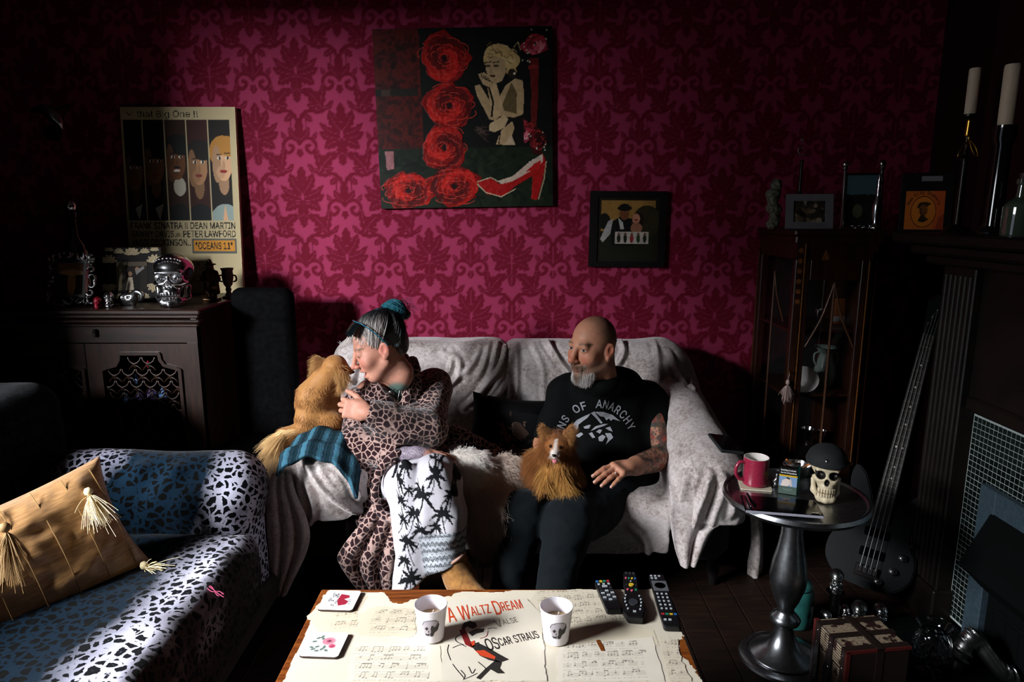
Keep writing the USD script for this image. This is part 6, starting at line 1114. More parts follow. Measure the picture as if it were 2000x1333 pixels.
for i, (a, b) in enumerate(((248, 284), (286, 327), (329, 370), (372, 413), (415, 458))):
    x0, x1, y0, y1 = fx(a), fx(b), fy(424), fy(233); w = x1 - x0; P.rect(x0, y0, x1, y1, srgb(['2a120c', '20140c', '2c1408', '34140c', '18120c'][i])); fm = i == 4
    cx, cy = x0 + w * (.5 if not fm else .62), fy([330, 318, 310, 320, 312][i]); clip = (P.X >= x0) & (P.X <= x1) & (P.Y >= y0) & (P.Y <= y1)
    def ov(x, y, rx, ry, c, an=0):
        t = math.radians(an); dx, dy = P.X - x, P.Y - y; u, v = dx * math.cos(t) + dy * math.sin(t), -dx * math.sin(t) + dy * math.cos(t); P.put(clip & ((u / rx) ** 2 + (v / ry) ** 2 < 1), c)
    sk = srgb(['6a4630', '7a5236', '6a4020', 'a87a54', 'd0a078'][i]); hr_ = srgb(['14100c', '18120c', '0c0a08', '1c140e', 'b07a34'][i]); shirt_ = srgb(['1c1a18', '161412', '14120f', '10100f', '8a9890'][i])
    ov(cx, y0 - .02, w * .75, .10, shirt_); ov(cx, cy - .10, w * .24, .06, sk * .55); 
    if i == 2: ov(cx + w * .1, cy - .125, w * .3, .045, srgb('b8b09c'))
    if i in (0, 1): P.poly([(cx - w * .1, y0 + .06), (cx + w * .3, y0 + .08), (cx + w * .1, y0)], srgb('a8a294'))
    if fm: P.poly([(cx - w * .12, y0), (cx + w * .12, y0), (cx, y0 + .08)], sk)
    ov(cx, cy + .045, w * .62, .080, hr_); ov(cx, cy, w * .43, .092, sk); ov(cx + w * .2, cy + .075, w * .6, .048, hr_, -12); ov(cx - w * .30, cy - .01, w * .20, .09, sk * .6); ov(cx - w * .12, cy - .05, w * .2, .03, sk * .8)
    for e in (-.17, .2): ov(cx + w * e, cy + .018, w * .10, .0075, srgb('d8ccb8')); ov(cx + w * (e + .02), cy + .018, w * .05, .0075, blk); P.put(clip & (np.abs(P.Y - cy - .034 - (.006 if e > 0 else 0)) < .0035) & (np.abs(P.X - cx - w * e) < w * .13), blk, .8)
    ov(cx + w * .02, cy - .016, w * .07, .022, sk * .72); ov(cx, cy - .046, w * .17, .008, srgb('7a3028') if not fm else srgb('8a2a24'))
    if i == 2: ov(cx, cy - .048, w * .16, .006, srgb('d8d0c0')); ov(cx, cy - .032, w * .18, .005, blk)
P.text('FRANK SINATRA !! DEAN MARTIN', fx(251), fy(440), fy(428) - fy(440), blk, fx(460) - fx(251)); P.text('SAMMY DAVIS', fx(251), fy(456), fy(444) - fy(456), blk, fx(336) - fx(251)); P.text('JR.', fx(338), fy(456), (fy(449) - fy(456)), blk, fx(351) - fx(338)); P.text('PETER LAWFORD', fx(355), fy(456), fy(444) - fy(456), blk, fx(460) - fx(355)); P.text('DICKINSON..', fx(290), fy(473), fy(461) - fy(473), blk, fx(369) - fx(290)); P.text('ANGIE', fx(251), fy(473), fy(461) - fy(473), blk, fx(286) - fx(251))
P.rect(fx(371), fy(488), fx(461), fy(459), srgb('5a5a50')); P.rect(fx(375), fy(484), fx(457), fy(463), srgb('c8862a')); P.text('"OCEANS 11"', fx(379), fy(480), fy(467) - fy(480), blk, fx(453) - fx(379))
P.text('and his 11', fx(366), fy(512), fy(506) - fy(512), blk, fx(396) - fx(366), False); P.text('of the lights', fx(360), fy(520), fy(514) - fy(520), blk, fx(402) - fx(360), False)
P.line([(fx(256), fy(219)), (fx(262), fy(225)), (fx(268), fy(218))], .003, blk); P.text('that Big One !!', fx(276), fy(228), fy(216) - fy(228), blk, fx(396) - fx(276), False)
for x in (366, 380, 392): P.line([(fx(x), fy(546)), (fx(x + 6), fy(538)), (fx(x + 3), fy(530))], .004, blk); P.line([(fx(x + 6), fy(538)), (fx(x + 12), fy(544))], .004, blk)
P.text('Technicolor', fx(362), fy(560), fy(552) - fy(560), blk, fx(392) - fx(362)) if False else None
(v, f), c = P.mesh(); part(po_, 'poster_print', (np.stack([v[:, 0], 0 * v[:, 0], v[:, 1]], 1), f), 'photo_print', True, col=c)
# ---------------------------------------------------------------- painting: roses, a seated blonde and a red shoe
A0, A1, A2 = W(745, 408, BY - .035), W(1080, 402, BY - .035), W(733, 57, BY - .035); gX, gY = unit(A1 - A0), unit(A2 - A0); gw, gh = np.linalg.norm(A1 - A0), np.linalg.norm(A2 - A0); R_, t_ = frame(A0, gX, gY)
pt = thing('painting', 'dark canvas painting of red roses, a seated blonde woman and a red shoe', 'painting', t_, R_); part(pt, 'canvas', box((0, 0, -.033), (gw, gh, -.0005), .003), 'black_wood')
P = Print(gw, gh, 260, srgb('0c0e0a')); f_ = lambda X, Y: ((X - 60) / 1200 * gw, (1275 - Y) / 1235 * gh); S_ = gw / 1200; r = np.random.default_rng(2)
P.poly([f_(50, 40), f_(365, 40), f_(375, 860), f_(60, 860)], srgb('4a100c'))
for i in range(240): x, y = f_(60 + 300 * r.random(), 60 + 790 * r.random()); P.oval(x, y, (8 + 34 * r.random()) * S_, (6 + 14 * r.random()) * S_, srgb(['2a0806', '1a0605', '4a120e', '0e0706'][i % 4]), .6, r.random() * 180)
P.rect(0, 0, gw, f_(0, 855)[1], srgb('171f14'))
for i in range(160): x, y = f_(60 + 1200 * r.random(), 860 + 410 * r.random()); P.oval(x, y, (20 + 60 * r.random()) * S_, (6 + 14 * r.random()) * S_, srgb(['0e130c', '222c1c', '10160e', '0a0c08'][i % 4]), .6, r.random() * 180)
P.poly([f_(55, 440), f_(350, 440), f_(350, 490), f_(55, 490)], srgb('1a1712')); P.poly([f_(100, 445), f_(158, 445), f_(158, 490), f_(100, 490)], srgb('3a2a22')); P.poly([f_(105, 868), f_(165, 868), f_(165, 995), f_(112, 1000)], srgb('8a5a5c'))
def paint_rose(cx, cy, rx, ry, n=34, seed=0, pal=('7a0c0a', '9a1410', '4a0606', 'b01c16', '5c0808')):
    q = np.random.default_rng(seed); x, y = f_(cx, cy); out = [f_(cx + rx * (1 + .20 * math.sin(3 * a + seed * 2) + .10 * math.sin(5 * a + seed) + .06 * q.normal()) * math.cos(a), cy + ry * (1 + .12 * math.cos(4 * a + seed) + .05 * q.normal()) * math.sin(a)) for a in np.linspace(0, 6.28, 22)]; P.poly(out, srgb(pal[0]))
    for i in range(n):
        t = 1 - i / n; a = i * 2.4 + seed; R = .78 * t; w = .42 * t + .10; px_, py_ = cx + rx * R * math.cos(a), cy + ry * R * math.sin(a); u = f_(px_, py_); P.oval(u[0], u[1], rx * w * S_, ry * w * .45 * S_, srgb(pal[i % 5]), .9, -math.degrees(a) + 90)
        ar = [f_(px_ + rx * w * .9 * math.cos(b), py_ + ry * w * .5 * math.sin(b)) for b in np.linspace(a - .9, a + .9, 7)]; P.line(ar, 5 * S_, srgb('c83a2c' if i % 3 else '2a0404'), .65)
    u = f_(cx, cy); P.oval(u[0], u[1], rx * .12 * S_, ry * .14 * S_, srgb('200404'))
for a in ((535, 240, 150, 170, 40, 1), (560, 560, 165, 150, 40, 2), (515, 850, 140, 165, 40, 3), (255, 1150, 175, 125, 40, 4), (575, 1125, 178, 135, 44, 5)): paint_rose(*a)
pk = ('8a2634', 'b04a5a', '5a1018', 'c87884', '7a1c2a'); paint_rose(1145, 160, 85, 65, 18, 6, pk); P.poly([f_(1105, 250), f_(1170, 250), f_(1165, 500), f_(1150, 720), f_(1110, 720), f_(1118, 480)], srgb('5a1614')); P.poly([f_(1100, 300), f_(1172, 295), f_(1170, 320), f_(1100, 325)], srgb('7a2420')); paint_rose(1070, 745, 62, 75, 16, 7, pk); paint_rose(1155, 815, 55, 90, 16, 8, ('3a0c0e', '5a1216', '200608', '6a1a1e', '300a0c'))
sk1, sk2, hb, ln = srgb('a88c66'), srgb('7a6446'), srgb('b89a64'), srgb('14100c')
P.poly([f_(735, 700), f_(760, 690), f_(870, 740), f_(1000, 690), f_(1060, 640), f_(1065, 830), f_(720, 850)], srgb('100d0b'))
P.poly([f_(945, 430), f_(1010, 385), f_(1060, 400), f_(1070, 500), f_(1060, 630), f_(1000, 650), f_(900, 640), f_(905, 500)], sk1); P.poly([f_(920, 560), f_(985, 410), f_(1020, 480), f_(1015, 625), f_(930, 600)], srgb('5a4a2e'))
P.poly([f_(735, 430), f_(770, 420), f_(850, 560), f_(900, 640), f_(870, 670), f_(830, 660), f_(750, 500)], sk1); P.poly([f_(820, 430), f_(880, 410), f_(920, 560), f_(900, 640), f_(850, 650)], srgb('b4966e')); P.line([f_(830, 440), f_(858, 540), f_(845, 640)], 14 * S_, ln)
for x, y, rx, ry, a in ((900, 225, 95, 70, 0), (960, 250, 85, 60, -30), (850, 260, 50, 60, 20), (1000, 250, 50, 35, -30), (985, 335, 35, 30, 0)): u = f_(x, y); P.oval(u[0], u[1], rx * S_, ry * S_, hb, 1, a)
for i in range(26): x, y = 810 + 220 * r.random(), 165 + 110 * r.random(); P.line([f_(x, y), f_(x + 25, y + 14 * r.normal()), f_(x + 40, y + 22)], 5 * S_, srgb('5a4628' if i % 2 else 'd4b884'), .8)
P.poly([f_(815, 265), f_(870, 235), f_(940, 255), f_(950, 340), f_(920, 400), f_(870, 420), f_(835, 385), f_(815, 330)], sk1)
for x in (828, 882): u = f_(x, 298); P.oval(u[0], u[1], 20 * S_, 8 * S_, ln, .9, -8); P.line([f_(x - 20, 277), f_(x + 22, 270)], 6 * S_, ln)
u = f_(850, 366); P.oval(u[0], u[1], 26 * S_, 9 * S_, srgb('3a1810')); P.line([f_(850, 310), f_(840, 345)], 5 * S_, sk2); P.poly([f_(760, 350), f_(800, 340), f_(850, 370), f_(880, 410), f_(830, 440), f_(790, 420)], sk1)
for k in range(4): P.line([f_(780 + 14 * k, 350 + 8 * k), f_(790 + 16 * k, 380 + 6 * k), f_(815 + 14 * k, 385 + 8 * k)], 5 * S_, ln)
u = f_(990, 350); P.oval(u[0], u[1], 28 * S_, 30 * S_, srgb('2a2018')); u = f_(1005, 352); P.oval(u[0], u[1], 8 * S_, 8 * S_, srgb('d8ccb0'))
P.poly([f_(830, 690), f_(930, 635), f_(960, 660), f_(930, 720), f_(860, 750), f_(825, 735)], srgb('b49a74')); P.poly([f_(870, 835), f_(905, 740), f_(985, 675), f_(1000, 720), f_(960, 840)], sk1); P.line([f_(905, 740), f_(890, 835)], 7 * S_, ln); P.poly([f_(930, 840), f_(975, 760), f_(1005, 840)], srgb('b8a080'))
for i in range(16): x = 720 + 60 * r.random(); P.line([f_(x, 700 + 60 * r.random()), f_(x + 60, 745 + 30 * r.normal())], 4 * S_, srgb('4a3a32'), .7)
P.poly([f_(735, 1100), f_(830, 1070), f_(890, 1115), f_(1000, 1080), f_(1190, 900), f_(1215, 960), f_(1190, 1080), f_(1150, 1230), f_(1110, 1225), f_(1120, 1060), f_(1000, 1130), f_(920, 1200), f_(800, 1185)], srgb('9a1212')); P.poly([f_(880, 1090), f_(980, 1060), f_(1100, 960), f_(1190, 905), f_(1195, 960), f_(1100, 1030), f_(980, 1095), f_(900, 1115)], srgb('b8a090')); P.poly([f_(1130, 975), f_(1180, 950), f_(1170, 1010), f_(1075, 1030)], srgb('a81a18')); P.line([f_(1215, 960), f_(1200, 1080), f_(1160, 1225)], 9 * S_, srgb('9a8468')); P.line([f_(735, 1110), f_(790, 1170), f_(900, 1205), f_(1000, 1150)], 6 * S_, srgb('b8a888')); P.line([f_(735, 1095), f_(830, 1065), f_(880, 1095), f_(1000, 1070)], 6 * S_, srgb('b8a888'))
for i in range(26): u = f_(1060 + 170 * r.random(), 60 + 220 * r.random() if i % 2 else 740 + 240 * r.random()); P.oval(u[0], u[1], 5 * S_, 5 * S_, srgb('b8b4a4'))
P.noise(.22, 60, 4); (v, f), c = P.mesh(); n_ = .0022 * (meshkit.fbm(np.c_[v[:, :2] * 70, 0 * v[:, 0]], 3, 9) - .3) * (c[:, 0] > .1); v[:, 2] = n_; printed('oil_paint', .45, specular_ior_level=.12); part(pt, 'painted_surface', (v, f), 'oil_paint', True, col=c)
# framed photograph on the wall
A0, A1, A2 = W(1150, 521, BY - .03), W(1297, 522, BY - .03), W(1155, 373, BY - .03); gw, gh = np.linalg.norm(A1 - A0), np.linalg.norm(A2 - A0); R_, t_ = frame(A0, A1 - A0, vec(0, 0, 1)); fr = thing('photo_frame', 'black framed photograph hanging on the red wall above the man', 'photo frame', t_, R_)
part(fr, 'frame', tf(prism(box_poly(0, 0, gw, gh).difference(box_poly(.038, .026, gw - .036, gh - .03)), .030), None, (0, 0, -.028)), 'black_wood'); P = Print(gw - .07, gh - .05, 130, srgb('1c140c')); w, h = P.w, P.h
P.rect(.02, h * .45, w - .02, h - .02, srgb('8a6630')); P.rect(.02, .0, w - .02, h * .47, srgb('1a1a10')); P.oval(w * .12, h * .62, .03, .04, srgb('14140e')); P.oval(w * .80, h * .62, .07, .08, srgb('2a2412'))
P.poly([(w * .25, .08), (w * .22, h * .60), (w * .38, h * .70), (w * .56, h * .66), (w * .60, .08)], srgb('0e0d0c')); P.poly([(w * .06, h * .35), (w * .18, h * .62), (w * .26, h * .66), (w * .22, h * .42), (w * .1, h * .30)], srgb('9a9490')); P.poly([(w * .38, h * .50), (w * .44, h * .50), (w * .42, h * .60), (w * .34, h * .68)], srgb('a8a49a')); P.oval(w * .44, h * .74, .024, .032, srgb('6a3c22')); P.oval(w * .44, h * .82, .036, .014, srgb('14110e')); P.oval(w * .44, h * .84, .026, .016, srgb('14110e'))
P.oval(w * .66, h * .64, .03, .04, srgb('1c120c')); P.oval(w * .63, h * .66, .019, .026, srgb('a87058')); P.oval(w * .63, h * .645, .008, .004, srgb('7a2018')); P.oval(w * .64, h * .52, .03, .025, srgb('8a5a44'))
P.rect(w * .30, h * .28, w * .84, h * .46, srgb('a89c90'))
for i in range(5): x = w * (.36 + .105 * i); P.oval(x, h * .36, .009, .022, srgb(['1c1c18', '1c1c18', '7a2024', '24381c', '1c2418'][i])); P.oval(x, h * .425, .006, .008, srgb('5a3a2a'))
P.noise(.25, 50, 3); (v, f), c = P.mesh(); part(fr, 'photograph', (v + vec(.035, .025, -.006), f), 'photo_print', True, col=c)
# ================================================================ right: side table, display cabinet, bass, fireplace
M_('brushed_pewter', {'tc': ('texture_coordinate', {}), 'n': ('noise_texture', dict(scale=60, detail=3)), 'r': ('rgb_ramp', dict(ramp=[(.3, (.27, .27, .27)), (.7, (.31, .31, .31))])), 'p': ('principled_bsdf', dict(base_color=srgb('a6a9ac'), metallic=1))}, [('tc.object', 'n.vector'), ('n.fac', 'r.fac'), ('r.color', 'p.roughness')])
TC = WZ(1553, 968, .594); TX, TY = TC[0], TC[1]; TT = .594
tb = thing('side_table', 'round pewter pedestal side table beside the right sofa arm', 'side table', (TX, TY, 0))
part(tb, 'tabletop', lathe([(0, TT - .022), (.20, TT - .022), (.222, TT - .016), (.226, TT - .006), (.222, TT + .006), (.214, TT + .006), (.208, TT), (0, TT)], 72), 'brushed_pewter', 40)
part(tb, 'column', lathe([(.115, .018), (.10, .026), (.055, .055), (.035, .095), (.027, .125), (.030, .133), (.046, .143), (.050, .155), (.042, .167), (.028, .180), (.026, .195), (.040, .225), (.056, .275), (.060, .31), (.054, .36), (.042, .41), (.034, .46), (.032, .52), (.035, .555), (.062, .572)], 48), 'brushed_pewter', True)
part(tb, 'base', lathe([(0, 0), (.137, 0), (.141, .006), (.138, .014), (.125, .019), (0, .022)], 64), 'brushed_pewter', 40)
def on_table(px, py, z=TT + .001): p = WZ(px, py, z); return p
# mug on a coaster
p = on_table(1474, 948); mc = thing('coaster', 'cream square coaster under the red mug on the side table', 'coaster', (p[0], p[1], TT + .0008), rot(0, 0, -12)); plain('cream_card', srgb('c8bca4'), .5); part(mc, 'card', prism(box_poly(-.05, -.05, .05, .05).buffer(-.006).buffer(.006), .004), 'cream_card')
mottled('red_glaze_speckled', srgb('861c34'), srgb('9a2a44'), 220, .28, coat_weight=.3); plain('mug_white', srgb('d8d2ca'), .25)
mg = thing('mug', 'dark red mug with a white inside on the side table', 'mug', (p[0], p[1], TT + .0052)); part(mg, 'cup', lathe([(0, 0), (.036, 0), (.040, .003), (.041, .010), (.041, .092), (.0405, .0955)], 48, caps=(0, 1)), 'red_glaze_speckled', 40); part(mg, 'inside', lathe([(.0405, .0955), (.0390, .0960), (.0375, .092), (.0368, .012), (.03, .008), (0, .008)], 48, caps=(1, 0)), 'mug_white', 40)
part(mg, 'handle', tube(spline([vec(-.039, -.004, .078), vec(-.056, -.006, .080), vec(-.068, -.008, .062), (-.068, -.008, .040), vec(-.056, -.006, .022), vec(-.040, -.004, .018)], 26), np.linspace(.0058, .0062, 26), 10), 'red_glaze_speckled', True); plain('crest_gold', srgb('8a5a24'), .35)
def on_cup(poly, r, z, a0): 
    m = trimesh.creation.triangulate_polygon(poly, engine='earcut'); m = trimesh.Trimesh(np.c_[m[0], np.zeros(len(m[0]))], m[1]).subdivide_to_size(.005); v = m.vertices; a = a0 + v[:, 0] / r; return np.stack([r * np.cos(a), r * np.sin(a), z + v[:, 1]], 1), m.faces
for i, (x, y, s_) in enumerate(((0, 0, .011), (.010, .012, .008), (.006, -.014, .007), (.014, -.004, .006))): part(mg, 'printed_crest', on_cup(Polygon([(x + s_ * math.cos(a) * (1 + .3 * math.sin(3 * a + i)), y + s_ * math.sin(a)) for a in np.linspace(0, 6.2, 14)]), .0414, .048, -.95), 'crest_gold', True)
# cigarette packet
pk_ = W(1541, 920, TY - .02); p = on_table(1537, 966); cp = thing('cigarette_packet', 'dark upright cigarette packet with a health warning picture beside the mug', 'packet', (p[0], p[1], TT + .001), rot(0, 0, -24) @ rot(-3, 0, 0)); plain('packet_green', srgb('2a2c22'), .45); part(cp, 'box', box((-.028, 0, 0), (.028, .022, .088), .001), 'packet_green'); part(cp, 'flap', box((-.0282, -.0003, .0665), (.0282, .0223, .0885), .001), 'black_wood')
P = Print(.054, .086, 90, srgb('4a5a52')); w, h = P.w, P.h; P.rect(0, .026, w, .060, srgb('7c98b8')); P.rect(0, .058, w, .063, srgb('c8a020')); P.rect(0, .063, w, h, srgb('0c0c0c')); P.oval(.026, .048, .007, .008, srgb('2a221e')); P.poly([(.006, .026), (.010, .045), (.022, .052), (.034, .048), (.034, .034), (.026, .026)], srgb('d8c8be')); P.poly([(.030, .05), (.036, .05), (.040, .028), (.034, .026)], srgb('cbb8ac'))
P.text('Smoking increases', .003, .077, .0052, srgb('d8d8d4'), .046); P.text('the risk of impotence', .003, .068, .0052, srgb('d8d8d4'), .048); P.rect(.012, .016, .042, .0175, srgb('8a968e'), .6); P.rect(.016, .012, .038, .0132, srgb('8a968e'), .5)
(v, f), c = P.mesh(); part(cp, 'printed_front', (np.stack([v[:, 0] - .027, np.full(len(v), -.0007), v[:, 1] + .001], 1), f), 'photo_print', True, col=c)
# ashtray with three cigarette ends, lighter, trinket
p = on_table(1556, 926); at = thing('ashtray', 'chrome rimmed dark ashtray behind the cigarette packet', 'ashtray', (p[0], p[1], TT + .001)); part(at, 'bowl', lathe([(0, 0), (.040, 0), (.046, .012), (.047, .034), (.044, .036), (.042, .030), (.036, .010), (0, .008)], 40), 'chrome', 40); part(at, 'rim', tube([(.046 * math.cos(a), .046 * math.sin(a), .036) for a in np.linspace(0, 6.283, 37)], .003, 8, False), 'chrome', True)
plain('cigarette_paper', srgb('d8d2c8'), .8); plain('cork_tip', srgb('b4682c'), .7)
for i, (a, b, lb) in enumerate((((-.045, -.012, .058), (-.012, -.006, .030), 'cigarette with an orange filter raised over the left rim of the ashtray'), ((-.004, -.02, .054), (-.002, -.004, .018), 'pale cigarette end standing upright in the ashtray'), ((.040, -.010, .042), (.006, .0, .020), 'cigarette end resting on the right rim of the ashtray'))):
    a, b = vec(*a) + vec(p[0], p[1], TT), vec(*b) + vec(p[0], p[1], TT); cg = thing('cigarette', lb, 'cigarette', b); m_ = a + (b - a) * .55; part(cg, 'paper', tube([m_, b], .0036, 10), 'cigarette_paper', 40, world=True); part(cg, 'filter', tube([a, m_], .0038, 10), 'cork_tip' if i != 1 else 'cigarette_paper', 40, world=True)
plain('teal_lighter', srgb('0f6a62'), .25); p = on_table(1554, 905 + 40); lt = thing('lighter', 'teal plastic lighter between the ashtray and the packet', 'lighter', (p[0], p[1], TT + .001), rot(0, 0, 20)); part(lt, 'body', box((-.013, -.006, 0), (.013, .006, .060), .003), 'teal_lighter'); part(lt, 'metal_top', box((-.012, -.0055, .060), (.012, .0055, .072), .002), 'chrome')
B = Blob(.002, .006); p = on_table(1515, 950); c = vec(p[0], p[1], TT); B.cone(c + vec(0, 0, .010), c + vec(.002, 0, .034), .010, .006); B.ball(c + vec(.003, 0, .042), .008); B.cone(c + vec(-.01, 0, .02), c + vec(.012, -.004, .028), .004); B.slab(c + vec(0, 0, .004), (.012, .01, .004), .002); solo('figurine', 'tiny pale trinket figure between the mug and the cigarette packet', 'figurine', B.mesh(), 'old_silver', True)
# black tablet with a pale edge, pen and silver clip
q = [WZ(*a, TT + .008) for a in ((1456, 1002), (1610, 1014))]; tX = unit(q[1] - q[0]); L = np.linalg.norm(q[1] - q[0]); tablet = thing('tablet', 'black notebook tablet with a pale front edge lying on the side table', 'tablet', (q[0][0], q[0][1], TT + .0068), np.stack([tX, np.cross([0, 0, 1.], tX), vec(0, 0, 1)], 1)); plain('black_gloss', srgb('060608'), .12); plain('pale_edge', srgb('9a98a4'), .45)
part(tablet, 'cover', box((0, .0015, 0), (L, .115, .010), .002), 'black_gloss'); part(tablet, 'front_edge', box((.001, 0, .0005), (L - .001, .0025, .0088), .001), 'pale_edge'); part(tablet, 'clasp', box((L - .034, .008, .010), (L - .012, .015, .0125), .001), 'chrome')
pa, pb = WZ(1457, 968, TT + .020), WZ(1467, 990, TT + .020); pe = thing('pen', 'silver tipped black pen lying on the left end of the tablet', 'pen', pa); part(pe, 'barrel', tube([pa, pa + (pb - pa) * .3, pb], .0036, 10), 'chrome', True, world=True); part(pe, 'cap', tube([pa + vec(.008, .012, 0), pb + vec(.018, .012, 0)], .004, 10), 'black_gloss', True, world=True)
# ivory skull in a black hat
c = on_table(1612, 975); sk_f = unit(vec(-.38, -1, .04)); s_ = .165 / .232; R_ = axes(sk_f, (0, 0, 1)); ivs = thing('skull_ornament', 'ivory painted skull wearing a black hat on the side table', 'ornament', (c[0], c[1] + .01, TT + .001), R_); v, f = SKM
printed('ivory_paint', .45); x, y, z = v.T; n = normals(v, f); iv = np.tile(srgb('cdbd9c'), (len(v), 1)) * (1 + .5 * fbm(v, 40, 3))[:, None]; so = np.sqrt(((np.abs(x) - .028) / .0215) ** 2 + ((z - .003) / .0195) ** 2); iv = lerp(iv, srgb('120c08'), np.maximum(ss(1.08, .92, so) * (y > .02), ss(.017, .012, np.sqrt(x ** 2 * 1.6 + (z + .028) ** 2 * .8)) * (y > .05)))
iv = lerp(iv, srgb('5a3a20'), .75 * np.maximum(ss(.003, .001, np.abs(((x / .0105) % 1) - .5) * .0105) * (np.abs(z + .076) < .018) * (y > .06) * (np.abs(x) < .04), ss(.0035, .001, np.abs(z + .0755)) * (y > .06) * (np.abs(x) < .036))); crk = np.abs(x + .004 * np.sin(z * 300)) < .0012; iv = lerp(iv, srgb('2a1a10'), .8 * (crk & (z > .03) & (y > .05)))
part(ivs, 'skull', (v * s_ + vec(0, 0, .124 * s_), f), 'ivory_paint', True, col=np.clip(iv, 0, 1)); plain('black_felt', srgb('0c1012'), .85)
B = Blob(.0035, .02); B.ball(vec(0, -.012, .062) * s_ + vec(0, 0, .124 * s_), np.array([.082, .100, .060]) * s_); B.ball(vec(0, .01, .045) * s_ + vec(0, 0, .124 * s_), np.array([.080, .095, .010]) * s_); B.slab(vec(0, 0, -.06) * s_ + vec(0, 0, .124 * s_), np.array([.2, .2, .094]) * s_, .002, None, .006, True); part(ivs, 'hat', B.mesh(), 'black_felt', True)
hb_ = vec(.008, .083, .070) * s_ + vec(0, 0, .124 * s_); part(ivs, 'hat_badge', cat(tf(trimesh.creation.icosphere(2, .0075), None, hb_), tube([hb_ + vec(-.012, .003, -.014), hb_ + vec(.012, .003, -.006)], .002, 6), tube([hb_ + vec(.012, .003, -.014), hb_ + vec(-.012, .003, -.006)], .002, 6)), 'old_silver', True)
# phone on the sofa arm
q = [W(1395, 853, 2.60), W(1437, 852, 2.60), W(1440, 886, 2.45)]; zz = .632; a0, a1, a2 = WZ(1397, 884, zz), WZ(1440, 884, zz), WZ(1396, 852, zz); ph_ = thing('phone', 'black phone in a flip case lying on the right sofa arm', 'phone', (*((a1 + a2)[:2] / 2), zz), rot(6, 8, 4)); part(ph_, 'case', box((-.045, -.075, -.006), (.045, .075, .006), .003), 'black_felt'); part(ph_, 'screen', box((-.040, -.069, .006), (.040, .069, .0068)), 'black_gloss')

# ---------------------------------------------------------------- glazed display cabinet in the alcove
mottled('mahogany', srgb('1e0e08'), srgb('341a0e'), 8, .3, stretch=(8, 8, 1)); mottled('inlay_wood', srgb('5a3418'), srgb('7a4a20'), 120, .35); plain('lining', srgb('0c0a0a'), .9)
X0, X1, Y0, ZC = 1.244, 1.60, 3.0, 1.42
cbn = thing('display_cabinet', 'narrow dark mahogany glazed display cabinet with Gothic tracery in the right corner', 'cabinet', ((X0 + X1) / 2, 3.22, 0)); K = lambda n, m, mt='mahogany', sm=30, **k: part(cbn, n, m, mt, sm, world=True, **k)
K('top', box((X0 - .02, Y0 - .02, ZC - .025), (X1 + .02, 3.46, ZC), .006)); K('cornice', box((X0 - .012, Y0 - .012, ZC - .06), (X1 + .012, 3.45, ZC - .025), .006)); K('frieze', box((X0, Y0, ZC - .13), (X1, 3.45, ZC - .06))); K('back_panel', box((X0, 3.44, .1), (X1, 3.455, ZC - .1)), 'lining'); K('side_panel', box((X1 - .02, Y0, .08), (X1, 3.45, ZC - .1))); K('base', box((X0, Y0, .05), (X1, 3.45, .34))); 
for x in (X0 + .018, X1 - .02):
    for y in (Y0 + .018, 3.43): K('post', box((x - .018, y - .018, .05), (x + .018, y + .018, ZC - .12), .004)); K('foot', lathe([(.012, 0), (.022, .05)], 12, (x, y, 0)), 'mahogany', True)
for z in (.36, .66, .96): K('shelf', box((X0 + .01, Y0 + .04, z), (X1 - .02, 3.44, z + .012)))
K('plaque_inlay', tf(prism([(0, -.022), (.018, -.022), (0, .026), (-.018, -.022)], .0015), np.array([[1, 0, 0], [0, 0, -1], [0, 1, 0]], float), W(1613, 499, Y0 - .0005)), 'inlay_wood'); 
for s2 in (-1, 1): K('garland_inlay', tf(prism(LineString([(0, .0), (s2 * .02, .012), (s2 * .05, .004), (s2 * .062, .02)]).buffer(.006), .0015), np.array([[1, 0, 0], [0, 0, -1], [0, 1, 0]], float), W(1611, 540, Y0 - .0005)), 'inlay_wood')
for i in range(6): K('post_inlay', tf(prism(Point(0, 0).buffer(.011, 4), .0015), np.array([[1, 0, 0], [0, 0, -1], [0, 1, 0]], float), vec(X0 + .018, Y0 - .0005, 1.33 - .045 * i)), 'inlay_wood')
d = K('door', cat(box((X0 + .036, Y0 - .004, .34), (X0 + .064, Y0 + .02, ZC - .13), .003), box((X1 - .068, Y0 - .004, .34), (X1 - .038, Y0 + .02, ZC - .13), .003), box((X0 + .064, Y0 - .004, 1.20), (X1 - .068, Y0 + .02, ZC - .13), .003), box((X0 + .064, Y0 - .004, .34), (X1 - .068, Y0 + .02, .38), .003)))
part(d, 'pane', box((X0 + .062, Y0 + .006, .378), (X1 - .066, Y0 + .008, 1.202)), 'pane_glass', world=True); xm = (X0 + X1) / 2; yq = Y0 + .002; plain('tracery_wood', srgb('4a2c18'), .35)
part(d, 'mullion', tube([(xm, yq, .38), (xm, yq, 1.19)], .0055, 6), 'tracery_wood', world=True)
for s2 in (-1, 1): part(d, 'tracery_arc', tube(spline([(xm, yq, 1.19), (xm + s2 * .018, yq, 1.12), (xm + s2 * .05, yq, 1.02), (xm + s2 * .108, yq, .90)], 16), .0048, 6), 'tracery_wood', True, world=True)
part(d, 'edge_bead', tube([(X1 - .036, Y0 - .006, .36), (X1 - .036, Y0 - .006, 1.28)], .003, 5), 'inlay_wood', world=True); part(d, 'edge_bead', tube([(X0 + .036, Y0 - .006, .36), (X0 + .036, Y0 - .006, 1.36)], .003, 5), 'inlay_wood', world=True)
